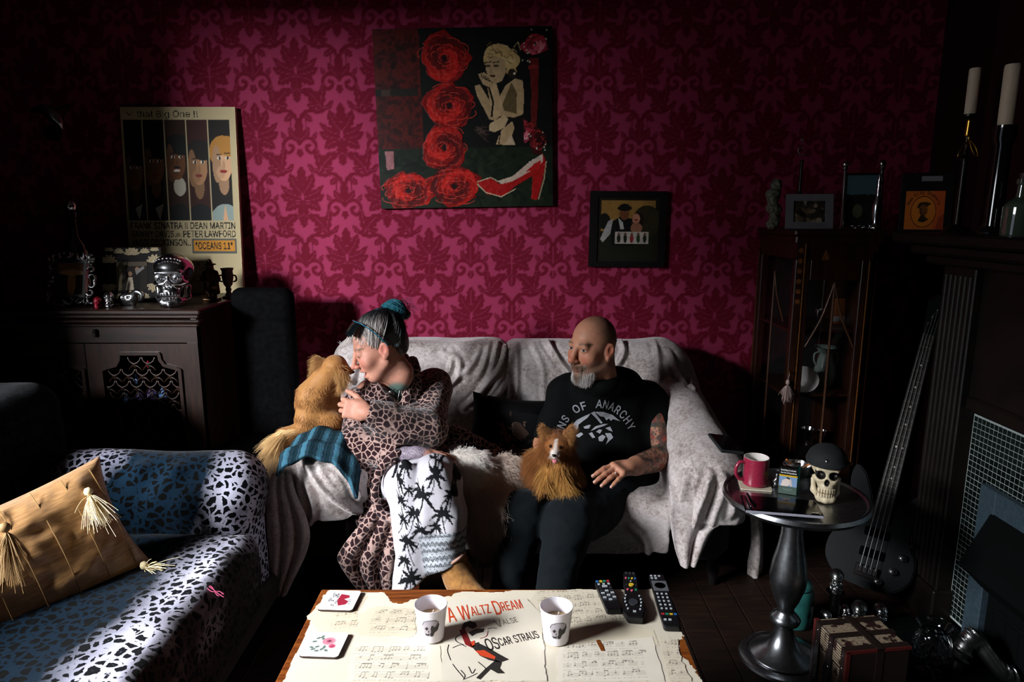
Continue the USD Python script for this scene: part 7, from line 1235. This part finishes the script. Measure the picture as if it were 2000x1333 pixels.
K('side_pane', box((X0 + .006, Y0 + .04, .36), (X0 + .008, 3.41, ZC - .14)), 'pane_glass'); K('side_mullion', tube([(X0 + .003, 3.24, .36), (X0 + .003, 3.24, 1.22)], .005, 6), 'tracery_wood'); K('side_tracery', tube(spline([(X0 + .003, 3.24, 1.22), (X0 + .003, 3.20, 1.12), (X0 + .003, 3.10, 1.0)], 12), .0045, 6), 'tracery_wood', True); K('side_bead', tube([(X0 - .002, 3.45, .36), (X0 - .002, 3.45, 1.30)], .004, 5), 'tracery_wood')
tk = W(1541, 728, Y0 - .012); plain('tassel_pink', srgb('a89088'), .8); ts = thing('key_tassel', 'pale tassel hanging from the cabinet door key', 'tassel', tk); part(ts, 'key', cat(tube([tk + vec(0, .012, .004), tk + vec(0, -.010, .004)], .003, 6), lathe([(.004, 0), (.008, .002), (.004, .004)], 10, tk + vec(0, -.010, .004), rot(90, 0, 0))), 'gold', True, world=True); part(ts, 'cord', tube([tk + vec(0, -.008, .002), tk + vec(-.004, -.008, -.035)], .0018, 5), 'tassel_pink', True, world=True); rg = np.random.default_rng(2); hk = tassel(ts, vec(-.005, -.008, -.056), (-.02, 0, -1), .055, 120, .012, 'tassel_pink', .009)
# inside the cabinet
plain('celadon', srgb('6a7870'), .3); plain('bone_china', srgb('b0aaa6'), .3); plain('terracotta', srgb('a05a30'), .6)
c = W(1612, 712, 3.2); va = thing('vase', 'celadon two-handled vase with a flared lip inside the cabinet', 'vase', (c[0], c[1], .672)); part(va, 'body', lathe([(0, 0), (.035, 0), (.05, .05), (.045, .10), (.03, .15), (.036, .18), (.058, .19), (.05, .188), (.026, .15), (0, .13)], 32), 'celadon', 40)
for s2 in (-1, 1): part(va, 'handle', tube(spline([(s2 * .034, 0, .165), (s2 * .055, 0, .155), (s2 * .056, 0, .125), (s2 * .045, 0, .10)], 12), .005, 6), 'celadon', True)
c = W(1577, 722, 3.08); bw = lathe([(0, 0), (.02, .004), (.062, .05), (.066, .056), (.058, .05), (.015, .01), (0, .01)], 32, (0, 0, 0)); solo('bowl', 'tilted off-white bowl leaning inside the cabinet door', 'bowl', tf(bw, rot(50, -25, 0), (c[0], 3.12, .70)), 'bone_china', 40)
pl_ = thing('picture_card', 'orange and white picture card standing on the upper cabinet shelf', 'card', (W(1640, 620, 3.2)[0], 3.2, .973), rot(-8, 0, 0)); part(pl_, 'card', box((-.035, 0, 0), (.035, .004, .12)), 'terracotta'); part(pl_, 'white_band', box((-.035, -.001, .01), (.035, 0, .035)), 'bone_china')
for i, (px, py, z0, r_, lb) in enumerate(((1600, 645, .973, .020, 'small silver cup left on the upper cabinet shelf'), (1628, 760, .672, .030, 'round silver pot low on the cabinet shelf'), (1585, 800, .372, .034, 'silver teapot body on the lowest cabinet shelf'), (1612, 808, .372, .022, 'small glass tumbler on the lowest cabinet shelf'), (1512, 617, .973, .020, 'silver rimmed cup behind the side pane of the cabinet'))):
    c = W(px, py, 3.18); s2 = thing('silver_cup', lb, 'cup', (min(max(c[0], X0 + .06), X1 - .07), 3.2 if i < 4 else 3.12, z0)); part(s2, 'bowl', lathe([(0, 0), (r_ * .7, .002), (r_ * .3, .01), (r_ * .4, .02), (r_, .035 + r_), (r_ * 1.05, .05 + r_), (r_ * .9, .05 + r_), (r_ * .3, .03), (0, .03)], 24), 'chrome', 40)
# on top of the cabinet
mottled('verdigris', srgb('3a3a30'), srgb('6a6a58'), 70, .6, bump=.6, dist=.006); B = Blob(.004, .012); c = W(1508, 452, 3.25); c[2] = ZC
for z, rx in ((.0, .030), (.03, .026), (.07, .034), (.11, .026), (.14, .034), (.18, .026)): B.ball(c + vec(.008 * math.sin(z * 40), 0, z + .02), (rx, rx * .8, .026))
solo('statuette', 'greenish carved stone statuette at the left end of the cabinet top', 'statuette', wrinkle(B.mesh(), .02, 50, 2), 'verdigris', True)
c = W(1556, 450, 3.28); ck = thing('candlestick', 'dark candlestick with a silver scroll finial on the cabinet top', 'candlestick', (c[0], c[1], ZC)); part(ck, 'stem', lathe([(0, 0), (.035, 0), (.03, .012), (.010, .03), (.008, .15), (.014, .16), (.008, .17), (.007, .30), (.012, .31), (0, .315)], 20), 'iron', 40); part(ck, 'scroll', tube([(-.006 + (.004 + .0035 * t) * math.cos(t), 0, .36 + (.004 + .0045 * t) * math.sin(t)) for t in np.linspace(0, 5.6, 26)], .0024, 6), 'old_silver', True); part(ck, 'scroll', tube([(-.01 - (.002 + .002 * t) * math.cos(t), 0, .40 + (.003 + .003 * t) * math.sin(t)) for t in np.linspace(0, 4.6, 18)], .0022, 6), 'old_silver', True)
loc, R_ = leaned(1578, 460, 3.06, 14, -12, ZC); sfm = thing('photo_frame', 'plain brushed silver photo frame on the cabinet top', 'photo frame', loc, R_); plain('satin_silver', srgb('8a868a'), .4, .6); Rx = np.array([[1, 0, 0], [0, 0, -1], [0, 1, 0]], float)
part(sfm, 'frame', tf(prism(box_poly(-.098, 0, .098, .155).difference(box_poly(-.066, .030, .066, .125)), .018), Rx, (0, .006, 0)), 'satin_silver'); P = Print(.135, .098, 70, srgb('2a241c')); r = np.random.default_rng(4)
for i in range(26): P.oval(.135 * r.random(), .098 * r.random(), .006 + .016 * r.random(), .004 + .01 * r.random(), srgb(['6a5a44', '3a3024', '14110e', '8a7a64', '54432e'][i % 5]), .9, 180 * r.random())
(v, f), c = P.mesh(); part(sfm, 'photograph', (np.stack([v[:, 0] - .0675, np.full(len(v), -.003), v[:, 1] + .029], 1), f), 'photo_print', True, col=c)
loc, R_ = leaned(1678, 462, 3.10, 10, -16, ZC); cfm = thing('photo_frame', 'tall chrome column photo frame with a sky picture on the cabinet top', 'photo frame', loc, R_)
for s2 in (-1, 1): part(cfm, 'column', cat(lathe([(.012, 0), (.012, .012), (.008, .016), (.008, .26), (.012, .264), (.012, .275), (0, .28)], 16, (s2 * .075, -.006, 0)), tf(trimesh.creation.icosphere(2, .016), None, (s2 * .075, -.006, .29))), 'chrome', 40)
part(cfm, 'backing', box((-.07, -.002, .01), (.07, .008, .25)), 'iron'); P = Print(.13, .22, 60, srgb('14160f')); P.rect(0, .12, .13, .22, srgb('3c545a')); 
for i in range(20): P.oval(.13 * i / 19, .115, .012, .01 + .012 * r.random(), srgb('0e100c'))
P.oval(.05, .06, .02, .03, srgb('4a4a34')); (v, f), c = P.mesh(); part(cfm, 'photograph', (np.stack([v[:, 0] - .065, np.full(len(v), -.003), v[:, 1] + .02], 1), f), 'photo_print', True, col=c)
c = W(1708, 455, 3.0); dc = thing('decanter', 'slim beaded silver pepper mill between the two frames on the cabinet', 'ornament', (min(c[0], 1.59), 3.0, ZC)); part(dc, 'body', lathe([(0, 0), (.028, 0), (.024, .015), (.012, .03), (.020, .06), (.022, .10), (.012, .13), (.008, .15), (.011, .165), (.007, .18), (.010, .20), (.006, .215), (.008, .23), (0, .24)], 24), 'chrome', True)
B = []; r = np.random.default_rng(9)
for i in range(9):
    c = W(1660 + 55 * r.random(), 445 + 18 * r.random(), 3.02); a = r.random() * 6; o = vec(min(c[0], 1.585), 2.995 + .012 * r.random(), ZC + .002)
    lk = [o + vec(.012 * math.cos(t), .010 * math.sin(t) * math.cos(a), .012 + .010 * math.sin(t) * math.sin(a)) for t in np.linspace(0, 6.283, 17)]; B.append(tube(lk, .0022, 6, False)); B.append(tf(trimesh.creation.icosphere(1, .006), None, o + vec(.01, 0, .006)))
hj = thing('jewellery', 'glinting heap of silver chain jewellery in front of the chrome frame', 'jewellery', (1.56, 3.0, ZC)); part(hj, 'chain', cat(*B), 'chrome', True, world=True, kind='stuff')
# ---------------------------------------------------------------- mantelpiece and fireplace
mottled('black_stained_oak', srgb('0e0a08'), srgb('18110d'), 8, .45, specular_ior_level=.25); mottled('blue_steel', srgb('3c4c56'), srgb('485a64'), 90, .45, .5); plain('soot_black', srgb('060808'), .8, specular_ior_level=.05); plain('tile_grout', srgb('949c98'), .9); plain('tile_black', srgb('0c1210'), .15); plain('tile_dark', srgb('141c1a'), .2)
fp = thing('fireplace', 'dark fluted wooden fireplace with mosaic tiles and a steel inset at the right', 'fireplace', (1.66, 1.75, 0)); A = lambda n, m, mt='black_stained_oak', sm=30, par=None, **k: part(par or fp, n, m, mt, sm, world=True, **k)
A('mantelshelf', box((1.44, .98, 1.385), (1.66, 2.62, 1.425), .008)); A('moulding', box((1.49, 1.0, 1.345), (1.66, 2.58, 1.385), .01)); A('moulding', box((1.53, 1.04, 1.31), (1.66, 2.54, 1.345), .008)); A('frieze', box((1.575, 1.08, .86), (1.66, 2.30, 1.31), .004)); A('frieze_rail', box((1.56, 1.10, .825), (1.66, 2.27, .875), .008)); A('frieze_panel', box((1.568, 1.3, .95), (1.58, 2.05, 1.24), .006))
for y0, y1 in ((2.275, 2.445), (.92, 1.08)):
    pl = A('pillar', box((1.545, y0, .12), (1.66, y1, 1.31), .004)); A('plinth_block', box((1.53, y0 - .012, 0), (1.66, y1 + .012, .14), .006), par=pl)
    for i in range(6): y = y0 + .02 + (y1 - y0 - .04) * i / 5; A('flute', tube([(1.545, y, .15), (1.545, y, 1.28)], .011, 8), par=pl, sm=True)
A('backing', box((1.602, 1.08, .04), (1.66, 2.29, .86)), 'tile_grout')
nt = 0; stuff = []
for r_ in range(38):
    z = .058 + r_ * .0199
    for c in range(40):
        y = 2.262 - c * .0199
        if y < 1.5 or z > .80: continue
        if (z < .585 and y < 2.135): continue
        b = box((1.6008, y - .0089, z - .0089), (1.6045, y + .0089, z + .0089), .0006); vis = y > 1.98 or (z < .6)
        if vis and nt < 290: A('tile', b, 'tile_black' if (r_ * 7 + c * 13 + r_ * c) % 3 else 'tile_dark'); nt += 1
        else: stuff.append(b)
A('tile_field', cat(*stuff), 'tile_dark', kind='stuff')
inset = A('steel_frame', cat(box((1.575, 2.088, .03), (1.60, 2.163, .60), .002), box((1.575, 1.30, .522), (1.60, 2.088, .60), .002), box((1.575, 1.22, .03), (1.60, 1.30, .60), .002)), 'blue_steel')
A('firebox', cat(box((1.5985, 1.30, .03), (1.604, 2.088, .522)), box((1.66, 1.3, .03), (1.68, 2.088, .522)), box((1.60, 2.080, .03), (1.67, 2.088, .522)), box((1.60, 1.30, .515), (1.67, 2.088, .522))), 'soot_black')
hd_ = np.array([[1.58, .53], [1.49, .345], [1.585, .25]]); hv = np.array([[x, y, z] for y in (2.10, 1.29) for x, z in hd_]); A('canopy', trimesh.convex.convex_hull(hv), 'soot_black'); A('grate', cat(*[tube([(1.60, y, .06), (1.60, y, .20)], .008, 6) for y in np.arange(1.4, 2.06, .06)], tube([(1.60, 1.36, .06), (1.60, 2.05, .06)], .008, 6), tube([(1.60, 1.36, .20), (1.60, 2.05, .20)], .008, 6)), 'soot_black'); A('hearth', box((1.22, 1.0, 0), (1.60, 2.28, .03), .004), 'soot_black')
# on the mantelshelf
plain('candle_cream', srgb('b8a690'), .6, subsurface_weight=.2); plain('smoked_glass', srgb('0c0e0c'), .06, specular_ior_level=.5); MZ = 1.425
cs = W(1856, 250, 2.35)[0]; t1 = thing('candlestick', 'tall dark candlestick with brass wings on the mantelshelf', 'candlestick', (1.53, 2.38, MZ)); part(t1, 'stem', lathe([(0, 0), (.045, 0), (.04, .012), (.012, .03), (.010, .24), (.016, .25), (.007, .26), (.007, .375), (.022, .385), (.022, .392), (0, .392)], 24), 'iron', 40); part(t1, 'brass_collar', lathe([(.008, .32), (.011, .325), (.009, .37), (.012, .375)], 16), 'gold', True)
for s2 in (-1, 1): part(t1, 'brass_wing', cat(tube(spline([(0, -.012, .31), (s2 * .022, -.014, .285), (s2 * .034, -.014, .255), (s2 * .020, -.014, .262), (s2 * .006, -.014, .285)], 16), .0022, 6), tube(spline([(0, -.012, .305), (s2 * .012, -.014, .275), (s2 * .020, -.014, .262)], 8), .0018, 6)), 'gold', True)
part(t1, 'brass_boss', tf(trimesh.creation.icosphere(2, .009), None, (0, -.014, .315), (1, .6, 1)), 'gold', True)
def candle(label, loc, r_, h): t = thing('candle', label, 'candle', loc); part(t, 'wax', lathe([(0, 0), (r_, 0), (r_, h - .006), (r_ * .9, h), (r_ * .5, h - .004), (0, h - .005)], 28), 'candle_cream', 40); part(t, 'wick', tube([(0, 0, h - .006), (.001, 0, h + .008)], .0012, 5), 'soot_black'); return t
candle('cream pillar candle on the brass-winged candlestick', (1.53, 2.38, MZ + .3925), .0185, .145)
t2 = thing('candle_holder', 'tall smoked glass candle holder on the mantelshelf nearer the front', 'candlestick', (1.50, 2.16, MZ)); part(t2, 'glass', lathe([(0, 0), (.040, 0), (.042, .01), (.026, .03), (.024, .27), (.032, .29), (.032, .33), (.024, .33), (0, .32)], 28), 'smoked_glass', 40); candle('taller cream pillar candle on the smoked glass holder', (1.50, 2.16, MZ + .331), .0225, .175)
bo = thing('bottle', 'old clear glass bottle with a bright reflection at the right end of the mantelshelf', 'bottle', (1.515, 2.075, MZ)); M_('bottle_glass', {'p': ('principled_bsdf', dict(base_color=srgb('3a4438'), roughness=.05, coat_weight=1, specular_ior_level=.8))}, []); part(bo, 'body', lathe([(0, 0), (.040, 0), (.043, .006), (.043, .085), (.036, .10), (.014, .115), (.012, .15), (.017, .155), (.017, .168), (.010, .168), (0, .165)], 32), 'bottle_glass', 40); part(bo, 'cork', lathe([(.010, .166), (.011, .185), (0, .186)], 14), 'cork')
# plaque with an orange label
loc, R_ = leaned(1770, 455, 2.52, 9, -22, MZ); loc = (1.51, 2.53, MZ); pq = thing('display_box', 'black box with an orange oval portrait label leaning on the mantelshelf', 'box', loc, R_); part(pq, 'box', box((-.085, 0, 0), (.085, .02, .215), .003), 'black_wood')
P = Print(.125, .14, 110, srgb('a8581c')); w, h = P.w, P.h; P.poly([(w * .8, h * .0), (w, h * .0), (w, h * .42), (w * .86, h * .3)], srgb('15100c')); P.put(P.X > w * .72, srgb('a84020'), .6); ov_ = ((P.X - w * .47) / .040) ** 2 + ((P.Y - h * .46) / .056) ** 2; P.put(np.abs(ov_ - 1) < .05, srgb('2a1408')); P.put(ov_ < .92, srgb('b0641c'))
P.poly([(w * .30, h * .58), (w * .36, h * .70), (w * .52, h * .72), (w * .66, h * .68), (w * .58, h * .60), (w * .36, h * .54)], srgb('2a1a0c')); P.oval(w * .47, h * .50, .014, .020, srgb('6a3a14')); P.line([(w * .40, h * .55), (w * .42, h * .40), (w * .50, h * .36)], .004, srgb('2a1a0c')); P.poly([(w * .34, h * .22), (w * .42, h * .38), (w * .52, h * .34), (w * .62, h * .26), (w * .48, h * .18)], srgb('2a1a0c')); P.line([(w * .46, h * .44), (w * .54, h * .43)], .003, srgb('2a1a0c')); P.line([(w * .47, h * .52), (w * .50, h * .52)], .003, srgb('2a1a0c'))
for i, ch in enumerate('New City Shakers'):
    if ch == ' ': continue
    a = math.radians(158 - i * 136 / 15); m_, f_2 = ctext(ch, .0105, .001, True); a2 = a - math.pi / 2; vv = m_[:, :2] @ np.array([[math.cos(a2), math.sin(a2)], [-math.sin(a2), math.cos(a2)]]) + vec(w * .47 + .048 * math.cos(a), h * .50 + .060 * math.sin(a))
    P.tris(vv[f_2[m_[f_2][:, :, 2].min(1) > .0005]], srgb('22120a'))
(v, f), c = P.mesh(); part(pq, 'orange_label', (np.stack([v[:, 0] - .068, np.full(len(v), -.0006), v[:, 1] + .008], 1), f), 'photo_print', True, col=c); part(pq, 'name_plate', tf(prism(box_poly(-.02, .186, .042, .200).buffer(.002), .0012), Rx, (0, -.0003, 0)), 'satin_silver')
# ---------------------------------------------------------------- bass guitar leaning in the corner
P0, P1 = W(1684, 1148, 2.42), W(1818, 636, 2.74); bY = unit(P1 - P0); bL = np.linalg.norm(P1 - P0); bX = unit(np.cross(bY, unit(vec(-.55, -1, .25)))); bZ = np.cross(bX, bY); RB_ = np.stack([bX, bY, bZ], 1)
bs = thing('bass_guitar', 'black four-string bass guitar leaning beside the fireplace', 'guitar', P0, RB_); mottled('black_lacquer', srgb('0a0c0d'), srgb('101315'), 5, .4, specular_ior_level=.25); mottled('rosewood', srgb('14100e'), srgb('241c18'), 30, .5, stretch=(9, 1, 9)); plain('steel_string', srgb('5a5a56'), .55, .6); plain('pearl_dot', srgb('b0aca4'), .35)
out = spline([(0, 0), (.09, .012), (.145, .07), (.15, .15), (.115, .22), (.125, .30), (.15, .38), (.11, .40), (.06, .345), (.028, .32), (-.028, .32), (-.05, .36), (-.085, .43), (-.125, .455), (-.135, .40), (-.115, .30), (-.12, .22), (-.155, .15), (-.15, .07), (-.09, .012), (0, 0)], 90)
bp = Polygon(out).buffer(0); part(bs, 'body', cat(tf(prism(bp.buffer(-.006), .006), None, (0, 0, .014)), tf(prism(bp, .034), None, (0, 0, -.020)), tf(prism(bp.buffer(-.006), .006), None, (0, 0, -.026))), 'black_lacquer'); S0 = bL * .955
part(bs, 'neck', tf(prism([(-.031, .30), (.031, .30), (.022, S0), (-.022, S0)], .022), None, (0, 0, .004)), 'black_lacquer'); fb_ = part(bs, 'fingerboard', tf(prism([(-.031, .26), (.031, .26), (.022, S0), (-.022, S0)], .006), None, (0, 0, .026)), 'rosewood'); sc_len = S0 - .06
yf = lambda k: S0 - sc_len * (1 - 2 ** (-k / 12))
for k in range(1, 21): wk = .022 + .009 * (S0 - yf(k)) / (S0 - .26); part(fb_, 'fret', cbox((0, yf(k), .0325), (wk * 2, .002, .0016)), 'steel_string')
for k in (3, 5, 7, 9, 12, 15, 17):
    for x in ((-.011, .011) if k == 12 else (0,)): part(fb_, 'position_dot', lathe([(0, 0), (.0042, 0), (.0042, .0005), (0, .0006)], 12, (x, (yf(k) + yf(k - 1)) / 2, .0321)), 'pearl_dot')
part(bs, 'headstock', tf(prism([(-.022, S0), (.022, S0), (.05, S0 + .05), (.045, S0 + .19), (.0, S0 + .21), (-.03, S0 + .17)], .016), rot(-9, 0, 0), (0, .0, .16 * 0 + .19)) if False else tf(prism([(-.022, 0), (.022, 0), (.05, .05), (.045, .17), (.0, .19), (-.03, .16)], .016), rot(-10, 0, 0), (0, S0, .008)), 'black_lacquer')
for k in range(4): part(bs, 'string', tube([(-.027 + .018 * k, .075, .044), (-.0165 + .011 * k, S0, .0365), (-.012 + .011 * k, S0 + .05 + .03 * k, .022)], .0016 - .0002 * k, 5), 'steel_string'); part(bs, 'tuner', lathe([(0, 0), (.007, 0), (.006, .018), (0, .02)], 10, (-.012 + .011 * k, S0 + .05 + .03 * k, .012)), 'chrome', True); part(bs, 'bridge_saddle', cbox((-.027 + .018 * k, .07, .036), (.012, .03, .012), .002), 'chrome')
part(bs, 'bridge', cbox((0, .062, .024), (.085, .045, .008), .002), 'iron'); part(bs, 'pickup', cbox((0, .135, .026), (.085, .035, .012), .004), 'black_gloss'); part(bs, 'pickup', cbox((0, .215, .026), (.085, .035, .012), .004), 'black_gloss')
for k, (x, y) in enumerate(((.105, .155), (.085, .095), (.045, .040), (.125, .21))): part(bs, 'control_knob', lathe([(0, .0), (.014, 0), (.015, .004), (.012, .014), (.009, .016), (0, .016)], 20, (x, y, .020)), 'chrome' if k < 3 else 'iron', 40)
# ---------------------------------------------------------------- floor things at the right
mottled('teal_glaze', srgb('1f4e4a'), srgb('2c6a62'), 12, .35); c = WZ(1566, 1236, 0); jr = thing('jar', 'teal lidded jar with dark handwriting behind the pewter column', 'jar', (c[0] - .004, c[1] + .06, 0)); part(jr, 'body', lathe([(0, 0), (.052, 0), (.058, .008), (.060, .03), (.062, .12), (.056, .145), (.052, .15), (0, .15)], 40), 'teal_glaze', 40); part(jr, 'lid', lathe([(.055, .150), (.056, .156), (.050, .168), (.030, .185), (.010, .193), (.007, .200), (.010, .208), (.006, .216), (0, .217)], 32), 'teal_glaze', True)
for s2, z, a0 in (('ay', .095, -1.02), ('d', .055, -1.25), ('s', .02, -1.28)): (v, f) = text(s2, .022, .0006, False); a = a0 + v[:, 0] / .062; rr = .0608 + .001 + v[:, 2]; part(jr, 'handwriting', (np.stack([rr * np.cos(a), rr * np.sin(a), z + v[:, 1]], 1), f), 'soot_black', False)
# newspaper print box with leather straps
q4 = [WZ(1603, 1212, .25), WZ(1717, 1203, .25), WZ(1775, 1265, .25), WZ(1655, 1275, .25)]; bx_ = unit((q4[1] - q4[0]) + (q4[2] - q4[3])); bx_[2] = 0; bx_ = unit(bx_); by_ = np.cross([0, 0, 1.], bx_); wb_, db_ = .5 * (np.linalg.norm(q4[1] - q4[0]) + np.linalg.norm(q4[2] - q4[3])) * 1.02, .165
tr = thing('trunk', 'small trunk covered in old newsprint with dark straps and studs', 'trunk', (*q4[3][:2], 0), np.stack([bx_, by_, vec(0, 0, 1)], 1)); plain('strap_leather', srgb('1a0e0a'), .5); plain('red_leather', srgb('4a1410'), .5)
M_('newsprint', {'tc': ('texture_coordinate', {}), 'w': ('wave_texture', dict(scale=38, distortion=2.5, detail=3, bands_direction='z')), 'w2': ('wave_texture', dict(scale=38, distortion=2.5, detail=3, bands_direction='y')), 'n': ('noise_texture', dict(scale=26, detail=4)), 'n2': ('noise_texture', dict(scale=150, detail=2)), 'm': ('mix', dict(mix_type='multiply', fac=1.0)), 'r': ('rgb_ramp', dict(ramp=[(.12, srgb('2a201a')), (.26, srgb('8a7862')), (.5, srgb('a8967c'))])), 'r2': ('rgb_ramp', dict(ramp=[(.42, srgb('4a1a14')), (.47, (1, 1, 1))])), 'mm': ('mix', dict(mix_type='multiply', fac=1.0)), 'p': ('principled_bsdf', dict(roughness=.6))}, [('tc.object', 'w.vector'), ('tc.object', 'n.vector'), ('tc.object', 'n2.vector'), ('w.color', 'm.color1'), ('n2.color', 'm.color2'), ('m.color', 'r.fac'), ('n.fac', 'r2.fac'), ('r.color', 'mm.color1'), ('r2.color', 'mm.color2'), ('mm.color', 'p.base_color')])
part(tr, 'chest', box((.004, .004, 0), (wb_ - .004, db_ - .004, .175), .003), 'newsprint'); part(tr, 'lid', box((0, 0, .178), (wb_, db_, .25), .004), 'newsprint')
for y in (.012, .075, db_ - .024): part(tr, 'strap', cat(box((-.004, y - .010, .0), (0, y + .010, .252)), box((-.004, y - .010, .249), (wb_ + .003, y + .010, .2535)), box((wb_, y - .010, 0), (wb_ + .003, y + .010, .252))), 'strap_leather'); [part(tr, 'stud', tf(trimesh.creation.icosphere(1, .0028), None, (-.0042, y, z)), 'chrome', True) for z in (.03, .07, .11, .15, .19, .23)]
part(tr, 'strap', cat(box((wb_ * .52 - .011, -.003, 0), (wb_ * .52 + .011, 0, .252)), box((wb_ * .52 - .011, -.003, .249), (wb_ * .52 + .011, db_, .255))), 'strap_leather'); part(tr, 'corner_trim', cat(box((-.003, -.003, .0), (.010, .010, .252)), box((-.003, db_ - .010, 0), (.010, db_ + .003, .252)), box((-.003, -.003, .243), (wb_ + .003, .008, .2525))), 'red_leather'); part(tr, 'front_panel', box((.012, -.0015, .0), (wb_ * .98, .002, .238)), 'strap_leather')
# cut glass bowl
M_('cut_glass', {'p': ('principled_bsdf', dict(base_color=(.97, .98, 1.0), roughness=.02, transmission_weight=1.0, ior=1.5))}, []); c = WZ(1822, 1322, .03); gl = thing('glass_bowl', 'cut crystal footed bowl with a flared lip on the hearth', 'bowl', (c[0], c[1] + .02, .03))
prof = [(0, 0), (.035, 0), (.036, .006), (.014, .02), (.022, .03), (.045, .045), (.058, .07), (.060, .095), (.052, .125), (.040, .142), (.040, .150), (.052, .168), (.054, .172), (.050, .172), (.036, .150), (.036, .140), (.048, .12), (.055, .095), (.053, .07), (.04, .05), (.02, .038), (0, .036)]
v, f = lathe(spline([(a, b, 0) for a, b in prof], 90)[:, :2] * vec(1, 1), 96); a = np.arctan2(v[:, 1], v[:, 0]); zz = v[:, 2]; outer = (np.arange(len(v)) < 96 * 45) & (zz > .045) & (zz < .135); cut = np.maximum(np.abs(np.sin(6 * a + zz * 60)), np.abs(np.sin(6 * a - zz * 60))); v[outer, :2] *= (1 - .05 * ss(.80, 1.0, cut[outer]))[:, None]; part(gl, 'bowl', (v, f), 'cut_glass', 25)
# ridged silver sculpture
B = Blob(.0035, .008); c = WZ(1905, 1325, .03); pts = spline([c + vec(-.06, .02, .02), c + vec(-.045, .02, .075), c + vec(-.02, .02, .13), c + vec(.01, .02, .115), c + vec(.03, .0, .08), c + vec(.06, -.02, .04), c + vec(.10, -.03, .015)], 26); B.chain(pts, np.interp(np.linspace(0, 1, 26), [0, .3, .5, 1], [.022, .024, .022, .016]))
for i in range(2, 25, 2): B.ball(pts[i] + vec(.004, -.008, .016), (.034, .026, .0075), rot(0, 25 + 2 * i, 0), .004)
solo('sculpture', 'ridged silver dragon-back sculpture at the lower right on the hearth', 'sculpture', B.mesh(), 'old_silver', True)
# chrome ornaments clustered behind the trunk
for i, (px, py, z, s2, lb, fwd) in enumerate(((1633, 1145, .17, .085, 'highest silver skull ornament of the cluster, at its left', (-.4, -1, 0)), (1652, 1185, .10, .062, 'silver skull ornament below the highest one of the cluster', (-.2, -1, 0)), (1680, 1180, .10, .095, 'middle silver skull ornament behind the trunk', (-.5, -1, 0)), (1722, 1182, .10, .085, 'rightmost silver skull ornament under the bass', (-.3, -1, 0)), (1615, 1200, .03, .060, 'lowest silver skull ornament at the left of the cluster', (.2, -1, 0)))):
    p = W(px, py, 2.30 if i < 2 else 2.27)
    if i == 0: solo('pedestal', 'dark turned pedestal under the highest silver skull', 'stand', lathe([(0, 0), (.045, 0), (.04, .01), (.02, .03), (.02, .11), (.032, .12), (0, .12)], 20, (p[0], p[1], 0)), 'iron', 40)
    skull_thing(lb, px, py, p[1], s2, fwd, 'chrome' if i % 2 else 'old_silver', m=SKS, base=.1205 if i == 0 else 0)
# ================================================================ things of a kind that stand together
for p in stage.GetPrimAtPath('/World').GetChildren():
    n, lb = p.GetName(), p.GetCustomData().get('label', '')
    for key, test, g in (('glass_ornament', 'lattice', 'glass ornaments behind the sideboard lattice'), ('remote_control', '', 'remote controls on the coffee table'), ('candle_cup', '', 'skull candle cups on the coffee table'), ('coaster', 'one on the table', 'rose and heart coasters on the coffee table'),
                         ('silver_cup', '', 'small ware inside the display cabinet'), ('cigarette', 'ashtray', 'cigarettes in the ashtray'), ('skull_ornament', 'silver skull ornament', 'silver skull ornaments behind the trunk'), ('throw', 'throw over', 'velvet throws on the sofa')):
        if n.rstrip('_0123456789') == key and test in lb and 'tiny' not in lb and lb: p.SetCustomDataByKey('group', g)
